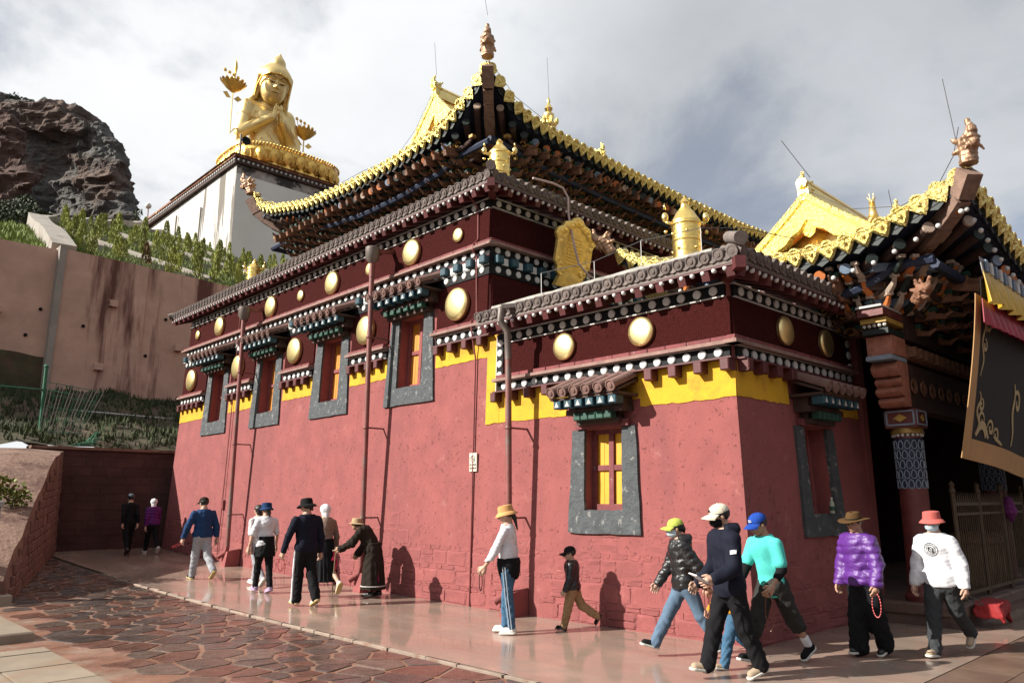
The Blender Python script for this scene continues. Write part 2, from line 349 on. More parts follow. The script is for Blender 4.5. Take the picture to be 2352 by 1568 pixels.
# kerb line of narrow pale stones between crazy paving and walkway
kl = MB().bev(-.5, .5, -.5, .5, -.5, .5, .08).mesh('kerb_stone', m_kerb)
ke = thing('kerb_line', 'narrow line of pale stones between the crazy paving and the polished walkway', 'kerb', (5.84, 10, gz(10)))
y = 3.0; rk = random.Random(4)
while y < 19.5:
    L_ = rk.uniform(.35, .8)
    inst('kerb_stone', kl, T(5.84 + rk.uniform(-.015, .015), y + L_ / 2, gz(y + L_ / 2) - .014) @ RZ(rk.uniform(-.02, .02)) @ SC(rk.uniform(.035, .065), L_ - .03, .05), ke)
    y += L_
# ---------------- crazy paving: one irregular flat stone per Voronoi cell
def voronoi(pts, box):
    P = np.array(pts); out = []
    for i, p in enumerate(P):
        d = np.linalg.norm(P - p, axis=1); nb = np.argsort(d)[1:22]
        poly = [(box[0], box[2]), (box[1], box[2]), (box[1], box[3]), (box[0], box[3])]
        for j in nb:
            q = P[j]; m = (p + q) / 2; n = q - p; res = []
            for a in range(len(poly)):
                A = np.array(poly[a]); B = np.array(poly[(a + 1) % len(poly)]); da = (A - m) @ n; db = (B - m) @ n
                if da <= 0: res.append(tuple(A))
                if da * db < 0: res.append(tuple(A + (B - A) * da / (da - db)))
            poly = res
            if not poly: break
        out.append(poly)
    return out
rv = random.Random(11); pts = []
tries = 0
while tries < 14000:
    tries += 1
    q = (rv.uniform(1.2, 5.76), 3.2 + 21.8 * rv.random() ** 1.15)
    rr = .2 + .22 * (0.5 + .5 * sin(q[0] * 2.3 + 1.7 * sin(q[1] * 1.1))) * rv.uniform(.6, 1.2)
    if all((q[0] - a) ** 2 + (q[1] - b) ** 2 > ((rr + r2) * .5) ** 2 * 1.35 for a, b, r2 in pts): pts.append((q[0], q[1], rr))
cells = voronoi([(a, b) for a, b, _ in pts], (1.2, 5.77, 3.2, 25.0))
stones = []
for (px, py, _), poly in zip(pts, cells):
    if len(poly) < 3: continue
    if px < 2.86 and py < 12.2: continue
    if px < 3.2 + max(0, (py - 15.9)) * .317: continue
    c = np.mean(np.array(poly), 0); ar = 0
    for a in range(len(poly)):
        ar += poly[a][0] * poly[(a + 1) % len(poly)][1] - poly[(a + 1) % len(poly)][0] * poly[a][1]
    ar = abs(ar) / 2
    if ar < .02: continue
    rad = sqrt(ar / pi); f = max(.6, 1 - rv.uniform(.008, .028) / rad)
    pl = []
    n = len(poly)
    for a in range(n):   # cut and wobble the corners
        A = np.array(poly[a]); B = np.array(poly[(a + 1) % n]); e = np.linalg.norm(B - A)
        for t in ((.07, .93) if e > .1 else (.5,)):
            q = c + (A + (B - A) * t - c) * f * rv.uniform(.93, 1.0); pl.append(q - c)
    stones.append((c[0], c[1], pl, rv.random()))
# order: what shows largest (nearest to the viewpoint) first
stones.sort(key=lambda s: s[0] ** 2 + s[1] ** 2)
def stone_into(mb, pl, cx, cy, cz, mi):
    n = len(pl); hh = rv.uniform(.003, .008); tilt = (rv.uniform(-.012, .012), rv.uniform(-.012, .012))
    vs = [(cx + p[0], cy + p[1], cz - .03) for p in pl] + [(cx + p[0], cy + p[1], cz + hh * .4) for p in pl] + \
         [(cx + p[0] * .95, cy + p[1] * .95, cz + hh + p[0] * tilt[0] + p[1] * tilt[1]) for p in pl]
    fs = [(i, (i + 1) % n, n + (i + 1) % n, n + i) for i in range(n)] + [(n + i, n + (i + 1) % n, 2 * n + (i + 1) % n, 2 * n + i) for i in range(n)] + [tuple(range(2 * n, 3 * n))]
    mb.add(vs, fs, mi)
rest = MB()
for k, (cx, cy, pl, r) in enumerate(stones):
    mi = 0 if r < .42 else (1 if r < .75 else 2)
    # counter-clockwise outline
    if sum(pl[i][0] * pl[(i + 1) % len(pl)][1] - pl[(i + 1) % len(pl)][0] * pl[i][1] for i in range(len(pl))) < 0: pl = pl[::-1]
    if k < 298:
        mb = MB(); stone_into(mb, pl, 0, 0, 0, 0)
        inst('paving_stone', mb.mesh('paving_stone', m_pst[mi]), T(cx, cy, gz(cy) - .008), base)
    else: stone_into(rest, pl, cx, cy, gz(cy) - .008, mi)
if rest.v:
    o = rest.build('paving_stone', m_pst, base); o['kind'] = 'stuff'
# ---------------- pale flagstones, low platform, steps at the left
fl = MB(); fl.box(-3, 2.78, 5.0, 11.2, -.1, gz(9) + .004)
pale = fl.build('flagstone_path', m_pale); pale['kind'] = 'structure'
rf = random.Random(5); fm = MB().bev(-.5, .5, -.5, .5, -.5, .5, .03).mesh('flagstone', m_pale)
y = 6.2
while y < 11.0:
    hh = min(rf.uniform(.7, 1.0), 11.19 - y); x = 2.77
    while x > -.4:
        ww = rf.uniform(.7, 1.05)
        inst('flagstone', fm, T(x - ww / 2, y + hh / 2, gz(y) + .012) @ SC(ww - .02, hh - .02, .04), pale); x -= ww
    y += hh
pb = MB(); pb.bev(-1, 2.82, 11.95, 15.2, 0, .17, .02)
tag(pb.build('stone_platform', m_pale, origin=(1, 13.5, 0)), 'low pale stone platform with a kerb edge at the left of the paving', 'platform')
st = thing('stone_steps', 'two worn stone steps at the foot of the sloping wall', 'steps', (2.9, 16, 0))
MB().bev(1.4, 3.32, 15.75, 16.6, 0, .28, .02).build('step', m_pale, st)
MB().bev(1.4, 3.18, 16.15, 17.4, .28, .46, .02).build('step', m_pale, st)
gp = thing('gate_post', 'square grey stone post standing on the steps at the left edge', 'post', (2.96, 16.32, .46))
MB().bev(2.88, 3.08, 16.2, 16.4, .46, 1.75, .02).build('shaft', m_cement, gp)
MB().bev(2.85, 3.11, 16.17, 16.43, 1.75, 1.86, .03).build('cap', m_cement, gp)
# ============================================================ TEMPLE: masonry blocks
BAT = .04
def bz(z): return BAT * (z - .05)
def PA(s, z, off=0): return (9.02 + bz(z) - off, s, z)
def PB(s, z, off=0): return (s, 5.05 + bz(z) - off, z)
def PC(s, z, off=0): return (s, 9.95 + bz(z) - off, z)
def OA(s, z, off=0): return frame(PA(s, z, off), (0, -1, 0), (0, 0, 1), (-1, 0, 0))
def OB(s, z, off=0): return frame(PB(s, z, off), (1, 0, 0), (0, 0, 1), (0, -1, 0))
def OC(s, z, off=0): return frame(PC(s, z, off), (1, 0, 0), (0, 0, 1), (0, -1, 0))
def gA(s): return gz(s) if s >= 5 else gz(5)
def wallmesh(name, P, cols, rows, holes, depth, m, parent, shear0=0, shear1=0, zfoot=None):
    mb = MB(); nc = len(cols); nr = len(rows)
    def pt(i, j, off=0):
        s = cols[i]; z = rows[j]
        if j == 0 and zfoot: z = zfoot(s)
        b = bz(z); s2 = s + (shear0 * b if i == 0 else 0) + (shear1 * b if i == nc - 1 else 0)
        return P(s2, z, off)
    vs = [pt(i, j) for j in range(nr) for i in range(nc)]; fs = []
    def inh(i, j):
        sc = (cols[i] + cols[i + 1]) / 2; zc = (rows[j] + rows[j + 1]) / 2
        return any(a < sc < b and c < zc < d for a, b, c, d in holes)
    for j in range(nr - 1):
        for i in range(nc - 1):
            if not inh(i, j): fs.append((j * nc + i, j * nc + i + 1, (j + 1) * nc + i + 1, (j + 1) * nc + i))
    mb.add(vs, fs)
    for a, b, c, d in holes:
        q = [P(a, c), P(b, c), P(b, d), P(a, d)]; r = [P(a, c, -depth), P(b, c, -depth), P(b, d, -depth), P(a, d, -depth)]
        mb.add(q + r, [(0, 1, 5, 4), (1, 2, 6, 5), (2, 3, 7, 6), (3, 0, 4, 7), (4, 5, 6, 7)])
    return mb.build(name, m, parent)
def grid(a, b, step, extra=()):
    n = max(1, int(round((b - a) / step))); return sorted(set([round(a + (b - a) * i / n, 4) for i in range(n + 1)] + [round(e, 4) for e in extra]))
hall = thing('temple_hall', 'main red temple block with maroon frieze, white dots, gold discs and a swept gilded roof', 'temple', (9.02, 9.95, .06))
annex = thing('temple_annex', 'lower red front block of the temple with its own grey tiled eave', 'temple annex', (9.02, 5.05, .05))
WIN = [22.0, 18.82, 15.63, 12.52]
holesA = [(c - .42, c + .42, 4.1, 5.56) for c in WIN]
wallmesh('wall', PA, grid(9.95, 24.85, 1.2, [v for h in holesA for v in h[:2]]), [0.0, 1, 2.4, 4.1, 5.56, 6.6, 7.55], holesA, .33, m_red, hall, 1, -1, lambda s: gz(s) - .05)
hole5 = [(7.07, 7.8, 1.68, 2.9)]
wallmesh('wall', PA, grid(5.05, 9.95, .8, [7.07, 7.8]), [0.0, .8, 1.68, 2.9, 3.8, 4.78], hole5, .27, m_red, annex, 1, 1, lambda s: -.02)
holeB = [(10.92, 11.68, 1.62, 2.88)]
wallmesh('wall', PB, grid(9.02, 13.1, .8, [10.92, 11.68]), [0.0, .8, 1.62, 2.88, 3.8, 4.78], holeB, .36, m_red, annex, 1, 0, lambda s: -.02)
MB().box(13.1, 13.3, 5.1, 9.9, 0, 4.75).build('wall', m_red, annex)
wallmesh('wall', PC, grid(9.02, 24, 1.5), [4.0, 6, 7.55], [], .3, m_red, hall, 1, 0)
MB().hexa([PA(24.85, 0), (24, 24.85, 0), (24, 9.97, 0), (24, 9.97, 0), (9.32, 24.55, 7.5), (24, 24.55, 7.5), (24, 10.3, 7.5), (23.9, 10.3, 7.5)]).build('rear_wall', m_red, hall)
MB().box(9.33, 24, 10.3, 24.5, 7.42, 7.5).build('flat_roof', m_cement, hall)
MB().box(9.25, 13.2, 5.3, 9.9, 4.7, 4.78).build('flat_roof', m_cement, annex)
# ---- painted masonry at the foot of the walls: each stone its own piece
rs = random.Random(21)
def stone_mesh(k):
    r = random.Random(k); mb = MB(); vs = []
    o = .5; b = .05
    for z, f in ((-.5, 1), (.25, 1), (.5, .86)):
        for (x, y) in ((-1, -1), (-.35, -1), (.35, -1), (1, -1), (1, -.2), (1, .4), (1, 1), (.35, 1), (-.3, 1), (-1, 1), (-1, .3), (-1, -.4)):
            vs.append((x * .5 * f + r.uniform(-.022, .022), y * .5 * f + r.uniform(-.05, .05) * (1 if abs(y) == 1 else .3), z + (r.uniform(-.12, .12) if z > 0 else 0)))
    n = 12; fs = [(l * n + i, l * n + (i + 1) % n, (l + 1) * n + (i + 1) % n, (l + 1) * n + i) for l in (0, 1) for i in range(n)] + [tuple(range(2 * n, 3 * n))]
    return mb.add(vs, fs).mesh('wall_stone', m_redstone)
STM = [stone_mesh(k) for k in range(9)]
def masonry(parent, O, s0, s1, foot, top, avoid=(), lim=300, near=None):
    items = []; z = 0.015; row = 0
    while z < top:
        big = row % 2 == 0; hh = rs.uniform(.2, .29) if big else rs.uniform(.065, .1); s = s0 + rs.uniform(0, .1)
        while s < s1:
            w = rs.uniform(.28, .62) if big else rs.uniform(.12, .38)
            if rs.random() < .12 and big: w *= .4
            w = min(w, s1 - s)
            keep = w > .08 and z + hh / 2 < top - .35 * rs.random() ** 2 - .25 * (.5 + .5 * sin(s * 1.9))
            for a, b, c, d in avoid:
                if s + w > a and s < b and z + hh > c and z < d: keep = False
            if keep:
                if big and rs.random() < .22:
                    h1 = hh * rs.uniform(.4, .6); items += [(s, w, z, h1), (s, w, z + h1, hh - h1)]
                else: items.append((s, w, z, hh))
            s += w
        z += hh; row += 1
    items.sort(key=lambda q: near(q) if near else q[0])
    rest = MB()
    for k, (s, w, z, hh) in enumerate(items):
        f = foot(s + w / 2); me = STM[rs.randrange(9)]
        Mx = O(s + w / 2, f + z + hh / 2, -.0275 + (.007 + .014 * rs.random()) * max(.12, 1 - z / 1.25)) @ RZ(rs.uniform(-.02, .02)) @ SC(max(.03, w - rs.uniform(.006, .016)), max(.03, hh - rs.uniform(.007, .016)), .055)
        if k < lim: inst('wall_stone', me, Mx, parent)
        else: rest.add([v.co[:] for v in me.vertices], [tuple(p.vertices) for p in me.polygons], 0, Mx)
    if rest.v: rest.build('wall_stone', m_redstone, parent)['kind'] = 'stuff'
masonry(annex, OA, 5.1, 9.93, lambda s: .04, 1.55, [(6.6, 8.2, 1.3, 3), (8.85, 9.3, 0, .42)], 180)
masonry(annex, OB, 9.1, 13.05, lambda s: .04, 1.15, [(10.5, 12.1, 1.2, 3)], 110)
masonry(hall, OA, 9.97, 24.7, gz, 1.45, [(13.1, 13.6, 0, .42), (19.25, 19.75, 0, .42)], 298)
# ---- frieze kit
disc_me = MB().lathe([(.066, 0), (.066, .018), (.055, .03)], 14).mesh('white_disc', m_white)
gd_me = MB().lathe([(1, 0), (1, .09), (.97, .115), (.72, .15), (.35, .172), (.02, .178)], 30).mesh('gold_disc', m_golddisc, True)
be_me = MB().bev(-.068, .068, -.08, .08, -.1, .12, .012).mesh('beam_end', m_maroon)
tb_me = MB().bev(-.085, .085, -.075, .075, 0, .12, .015).mesh('teal_block', m_teal)
wb_me = MB().box(-.085, .085, -.07, .07, 0, .02).mesh('white_block', m_white)
mbk = MB().bev(-.5, .5, -.5, .5, -.5, .5, .06).mesh('moulding_brick', m_maroonlt)
def strip(name, O, s0, s1, z0, z1, off, th, m, parent, seg=1):
    mb = MB()
    for k in range(seg):
        a = lerp(s0, s1, k / seg); b = lerp(s0, s1, (k + 1) / seg)
        p = [O(s, z, o) for z in (z0, z1) for (s, o) in ((a, -.02), (b, -.02), (b, off), (a, off))]
        mb.hexa([tuple(Mx.translation) for Mx in p])
    return mb.build(name, m, parent)
def dots(O, s0, s1, z, parent, step=.265, off=.05, skip=()):
    n = max(1, int(round((s1 - s0) / step)))
    for k in range(n):
        s = s0 + (k + .5) * (s1 - s0) / n
        if any(a < s < b for a, b in skip): continue
        inst('white_disc', disc_me, O(s + rs.uniform(-.008, .008), z + rs.uniform(-.004, .004), off) @ RZ(rs.uniform(0, 3)), parent)
def moulding(O, s0, s1, z, parent, proud=.13):
    # a course of short bricks on a weathered projecting ledge
    strip('ledge', O, s0 - .05, s1 + .05, z, z + .05, proud + .05, .05, m_ledge, parent)
    s = s0
    while s < s1 - .02:
        w = min(rs.uniform(.3, .42), s1 - s)
        inst('moulding_brick', mbk, O(s + w / 2, z + .085, proud - .05) @ SC(w - .012, .065, .1 + rs.uniform(0, .02)), parent); s += w
def dotband(O, s0, s1, zc, parent, h=.17, step=.265, skip=()):
    strip('dot_band', O, s0, s1, zc - h / 2, zc + h / 2, .05, .05, m_black, parent)
    dots(O, s0 + .04, s1 - .04, zc, parent, step, .05, skip)
    strip('edge_strip', O, s0, s1, zc + h / 2 + .002, zc + h / 2 + .022, .075, .05, m_edge, parent)
    strip('edge_strip', O, s0, s1, zc - h / 2 - .02, zc - h / 2 - .002, .065, .05, m_edge, parent)
def gdisc(O, s, z, r, parent, off=.05): inst('gold_disc', gd_me, O(s, z, off) @ RZ(rs.uniform(0, 6)) @ SC(r, r, min(.8, r * 2.2)), parent)
# ---- hall, long side
cA = lambda z: 9.95 + bz(z)
c7 = cA(7); eA = lambda z: 24.85 - bz(z)
dotband(OA, cA(7.42) - .04, eA(7.4), 7.42, hall)
strip('brushwood_panel', OA, cA(7) - .03, eA(7), 6.66, 7.31, .035, .05, m_penbey, hall, 4)
for k, s in enumerate([23.89, 22.22, 20.55, 18.95, 17.36, 15.80, 14.21, 12.60, 11.09]):
    gdisc(OA, s, 6.985, .145 if k % 2 == 0 else .285, hall)
moulding(OA, cA(6.5) - .14, eA(6.5) + .15, 6.53, hall)
strip('dot_band', OA, cA(6.3) - .05, eA(6.3), 5.985, 6.53, .05, .05, m_black, hall)
dots(OA, cA(6.4) + .0, eA(6.4), 6.455, hall)
strip('edge_strip', OA, cA(6.3) - .05, eA(6.3), 6.352, 6.368, .065, .05, m_maroonlt, hall)
strip('edge_strip', OA, cA(6.3) - .05, eA(6.3), 6.165, 6.18, .06, .05, m_edge, hall)
hood_skip = [(c - 1.05, c + 1.05) for c in WIN]
dots(OA, cA(6.1), eA(6.1), 6.085, hall, skip=hood_skip)
n = 38
for k in range(n):
    s = lerp(cA(6.2) + .05, eA(6.2) - .1, k / (n - 1))
    if any(a < s < b for a, b in hood_skip): continue
    inst('teal_block', tb_me, OA(s, 6.265, .05), hall); inst('white_block', wb_me, OA(s + .195, 6.262, .05), hall)
segs = [(9.98, 11.68), (13.35, 14.79), (16.47, 17.93), (19.66, 21.12), (22.85, 24.66)]
for a, b in segs:
    strip('brushwood_panel', OA, a + (.2 if a < 10 else 0), b, 5.12, 5.97, .035, .05, m_penbey, hall, 1)
    moulding(OA, a + (.15 if a < 10 else .02), b - .02, 4.995, hall)
    dotband(OA, a + (.2 if a < 10 else .0), b, 4.885, hall, .15, .25)
    nb = int(round((b - a) / .385))
    for k in range(nb):
        s = a + (k + .6) * (b - a) / nb
        inst('beam_end', be_me, OA(s, 4.68, .06), hall)
    strip('beam_ledge', OA, a + .01, b - .01, 4.76, 4.79, .16, .05, m_maroon, hall)
for s in [23.9, 20.61, 17.37, 14.16, 11.0]: gdisc(OA, s, 5.535, .325, hall)
# penbey filling above the windows, behind the hoods
for c in WIN: strip('brushwood_panel', OA, c - .84, c + .83, 5.62, 5.98, .02, .05, m_penbey, hall)
def ragged(name, O, s0, s1, zb, zt, parent, m, off=.012, amp=.012, vert=False):
    mb = MB(); n = max(2, int((s1 - s0) / .09)); r = random.Random(int(s0 * 100)); top = []; bot = []
    for k in range(n + 1):
        s = lerp(s0, s1, k / n); z0 = (zb(s) if callable(zb) else zb) + r.uniform(-amp, amp); bot.append((s, z0)); top.append((s, zt(s) if callable(zt) else zt))
    vs = [O(s, z, off).translation[:] for s, z in bot] + [O(s, z, off).translation[:] for s, z in top] + [O(s, z, -.02).translation[:] for s, z in bot]
    k = n + 1
    mb.add(vs, [(i, i + 1, k + i + 1, k + i) for i in range(n)] + [(i + 1, i, 2 * k + i, 2 * k + i + 1) for i in range(n)])
    return mb.build(name, m, parent)
for i, (a, b) in enumerate(segs):
    ragged('yellow_band', OA, a + (.17 if i == 0 else 0), b, lambda s: lerp(4.39, 4.25, (s - 10) / 14.8), 4.77, hall, m_yellow)
ragged('yellow_band', OA, 9.80, 10.15, 3.16, 4.77, annex, m_yellow, .016)
# ---- hall, short side (visible above the annex roof)
dotband(OC, 9.33, 16.5, 7.45, hall, .17, .265)
strip('brushwood_panel', OC, 9.31, 16.5, 6.7, 7.33, .035, .05, m_penbey, hall, 2)
moulding(OC, 9.2, 16.4, 6.56, hall)
strip('dot_band', OC, 9.26, 16.5, 6.0, 6.555, .05, .05, m_black, hall)
dots(OC, 9.3, 16.4, 6.48, hall); dots(OC, 9.3, 16.4, 6.1, hall)
for k in range(18):
    inst('teal_block', tb_me, OC(9.42 + k * .39, 6.285, .05), hall); inst('white_block', wb_me, OC(9.61 + k * .39, 6.285, .05), hall)
strip('brushwood_panel', OC, 9.28, 16.5, 5.1, 5.99, .035, .05, m_penbey, hall)
# ---- annex friezes
dotband(OA, 5.27, 9.72, 4.665, annex, .17, .262)
strip('brushwood_panel', OA, 5.2, 9.68, 3.99, 4.56, .04, .05, m_penbey, annex, 2)
for s in (8.21, 6.66): gdisc(OA, s, 4.285, .225, annex)
moulding(OA, 5.08, 9.8, 3.875, annex, .12)
dotband(OA, 5.22, 9.8, 3.785, annex, .16, .25)
strip('dot_band', OA, 9.70, 9.84, 3.88, 4.75, .045, .05, m_black, annex)
for z in (4.0, 4.2, 4.4, 4.58): inst('white_disc', disc_me, OA(9.77, z, .045), annex)
strip('edge_strip', OA, 9.845, 9.865, 3.7, 4.75, .06, .05, m_edge, annex)
for k in range(12): inst('beam_end', be_me, OA(5.24 + k * .415, 3.6, .06), annex)
strip('beam_ledge', OA, 5.15, 9.85, 3.68, 3.703, .15, .05, m_maroon, annex)
ragged('yellow_band', OA, 5.17, 6.74, 3.17, 3.69, annex, m_yellow); ragged('yellow_band', OA, 6.74, 8.2, 3.30, 3.69, annex, m_yellow); ragged('yellow_band', OA, 8.2, 9.80, 3.16, 3.69, annex, m_yellow)
dotband(OB, 9.27, 12.95, 4.665, annex, .17, .262)
strip('brushwood_panel', OB, 9.19, 12.8, 3.99, 4.56, .04, .05, m_penbey, annex, 2)
for s in (10.62, 12.0): gdisc(OB, s, 4.28, .225, annex)
moulding(OB, 9.03, 12.9, 3.875, annex, .12)
dotband(OB, 9.22, 12.95, 3.785, annex, .16, .25)
strip('dot_band', OB, 12.82, 12.95, 3.88, 4.75, .048, .05, m_black, annex)
for z in (4.0, 4.2, 4.4, 4.56): inst('white_disc', disc_me, OB(12.885, z, .048), annex)
for k in range(9): inst('beam_end', be_me, OB(9.3 + k * .415, 3.6, .06), annex)
strip('beam_ledge', OB, 9.2, 12.95, 3.68, 3.703, .15, .05, m_maroon, annex)
ragged('yellow_band', OB, 9.15, 10.62, 3.18, 3.69, annex, m_yellow); ragged('yellow_band', OB, 12.02, 13.05, 3.14, 3.69, annex, m_yellow)
# ---- windows
def window(O, c, zb, zo0, zo1, ho, hb, ht, hood_z, parent, depth, mshut, nt=7, hood_w=.95, lab=None):
    r = random.Random(int(c * 77)); mb = MB()
    def zig(pts, n=7):
        out = []
        for i in range(len(pts) - 1):
            for k in range(n): out.append((lerp(pts[i][0], pts[i + 1][0], k / n) + r.uniform(-.008, .008), lerp(pts[i][1], pts[i + 1][1], k / n) + r.uniform(-.008, .008)))
        out.append(pts[-1]); return out
    outer = zig([(c - ht, zo1), (c - hb, zb), (c + hb, zb), (c + ht, zo1)]); inner = zig([(c - ho, zo1), (c - ho, zo0), (c + ho, zo0), (c + ho, zo1)])
    n = len(outer)
    vs = []
    for off in (.045, -.01): vs += [O(s, z, off).translation[:] for s, z in outer] + [O(s, z, off).translation[:] for s, z in inner]
    fs = [(i, i + 1, n + i + 1, n + i) for i in range(n - 1)] + [(i, i + 1, 2 * n + i + 1, 2 * n + i) for i in range(n - 1)] + [(n + i, n + i + 1, 3 * n + i + 1, 3 * n + i) for i in range(n - 1)]
    w = mb.add(vs, fs).build('window', m_slate, parent)
    d = -(depth - .08); fr = MB(); h = zo1 - zo0
    def ob(a, b, z0, z1, o0, o1, m=0, t=fr):
        t.hexa([O(s, z, o).translation[:] for z in (z0, z1) for (s, o) in ((a, o0), (b, o0), (b, o1), (a, o1))], m)
    f = .075
    ob(c - ho, c - ho + f, zo0, zo1, d - .05, d + .03); ob(c + ho - f, c + ho, zo0, zo1, d - .05, d + .03)
    ob(c - ho + f, c + ho - f, zo0, zo0 + .09, d - .05, d + .035); ob(c - ho + f, c + ho - f, zo1 - .07, zo1, d - .05, d + .035)
    ob(c - .045, c + .045, zo0 + .09, zo1 - .07, d - .05, d + .028)
    zm = zo0 + h * .52; ob(c - ho + f, c - .045, zm - .04, zm + .04, d - .05, d + .02); ob(c + .045, c + ho - f, zm - .04, zm + .04, d - .05, d + .02)
    fr.build('sash', m_maroonlt if mshut is m_shuty else m_red, w)
    for (a, b) in ((c - ho + f, c - .045), (c + .045, c + ho - f)):
        for (z0, z1) in ((zo0 + .09, zm - .04), (zm + .04, zo1 - .07)):
            k = 2
            for q in range(k):
                t = MB(); ob(lerp(a, b, q / k) + .002, lerp(a, b, (q + 1) / k) - .002, z0, z1, d - .05, d - .02 + .004 * q, 0, t); t.build('shutter_board', mshut, w)
    t = MB(); ob(c - ht + .1, c + ht - .1, zo1 + .01, zo1 + .11, -.02, .09, 0, t); t.build('lintel', m_maroonlt, w)
    if hood_z is None: return w
    # hood: green blocks, teal blocks, board, little tiled roof
    hd = MB(); ob(c - hood_w + .1, c + hood_w - .1, hood_z - .3, hood_z - .22, 0, .26, 0, hd); ob(c - hood_w, c + hood_w, hood_z - .09, hood_z - .05, 0, .5, 0, hd); ob(c - hood_w + .25, c + hood_w - .25, hood_z - .46, hood_z - .39, 0, .18, 0, hd)
    ob(c - hood_w + .12, c + hood_w - .12, hood_z - .22, hood_z - .09, 0, .22, 0, hd); ob(c - hood_w + .28, c + hood_w - .28, hood_z - .39, hood_z - .3, 0, .12, 0, hd)
    # sloping tile bed
    hd.hexa([O(s, z, o).translation[:] for (s, z, o) in ((c - hood_w, hood_z - .05, .52), (c + hood_w, hood_z - .05, .52), (c + hood_w, hood_z + .14, .02), (c - hood_w, hood_z + .14, .02),
             (c - hood_w, hood_z - .015, .52), (c + hood_w, hood_z - .015, .52), (c + hood_w, hood_z + .19, .02), (c - hood_w, hood_z + .19, .02))])
    hood = hd.build('window_hood', m_darkwood, parent)
    up = MB().bev(-.075, .075, -.06, .06, 0, .18, .012).mesh('bracket_block', m_teal); lo = MB().bev(-.07, .07, -.055, .055, 0, .13, .012).mesh('bracket_block', m_green)
    for k in range(nt): inst('bracket_block', up, O(lerp(c - hood_w + .12, c + hood_w - .12, k / (nt - 1)), hood_z - .155, .22 + .1), hood)
    for k in range(nt - 1): inst('bracket_block', lo, O(lerp(c - hood_w + .36, c + hood_w - .36, k / (nt - 2)), hood_z - .345, .12 + .06), hood)
    # white painted notch on each block face
    wn = MB().add([(-.045, -.04, 0), (.045, -.04, 0), (0, .045, 0)], [(0, 1, 2)]).mesh('block_mark', m_edge)
    for k in range(nt): inst('block_mark', wn, O(lerp(c - hood_w + .12, c + hood_w - .12, k / (nt - 1)), hood_z - .155, .504), hood)
    a = atan2(.2, .5); L_ = .6
    for k in range(nt):
        Mx = O(lerp(c - hood_w + .07, c + hood_w - .07, k / (nt - 1)), hood_z + .03, .58) @ Matrix(((1, 0, 0, 0), (0, 0, 1, 0), (0, -1, 0, 0), (0, 0, 0, 1)))
        inst('hood_tile', hood_tile, Mx @ RX(a), hood)
    return w
# round roof tile: local +y runs inward from the eave, the carved end disc faces -y
def tile_mesh(name, m, r, L_, n=9):
    mb = MB(); vs = []
    for y in (0, L_):
        for k in range(n + 1): vs.append((r * cos(pi * k / n * 1.3 - .15 * pi), y, r * sin(pi * k / n * 1.3 - .15 * pi)))
    mb.add(vs, [(k, k + 1, n + 2 + k, n + 1 + k) for k in range(n)])
    mb.lathe([(r * 1.06, 0), (r * 1.06, .03), (r * .88, .032), (r * .85, .02), (r * .45, .022), (r * .4, .034), (r * .02, .036)], 14, 0, T(0, .008, 0) @ RX(pi / 2))
    return mb.mesh(name, m)
hood_tile = tile_mesh('hood_tile', m_tilered, .08, .6)
for c in WIN: window(OA, c, 3.74, 4.1, 5.56, .42, .84, .7, 6.02, hall, .33, m_shut)
window(OA, 7.43, 1.34, 1.68, 2.9, .365, .69, .615, 3.42, annex, .27, m_shuty, 6, .66)
window(OB, 11.3, 1.3, 1.62, 2.88, .38, .68, .62, 3.38, annex, .36, m_shut, 6, .66)
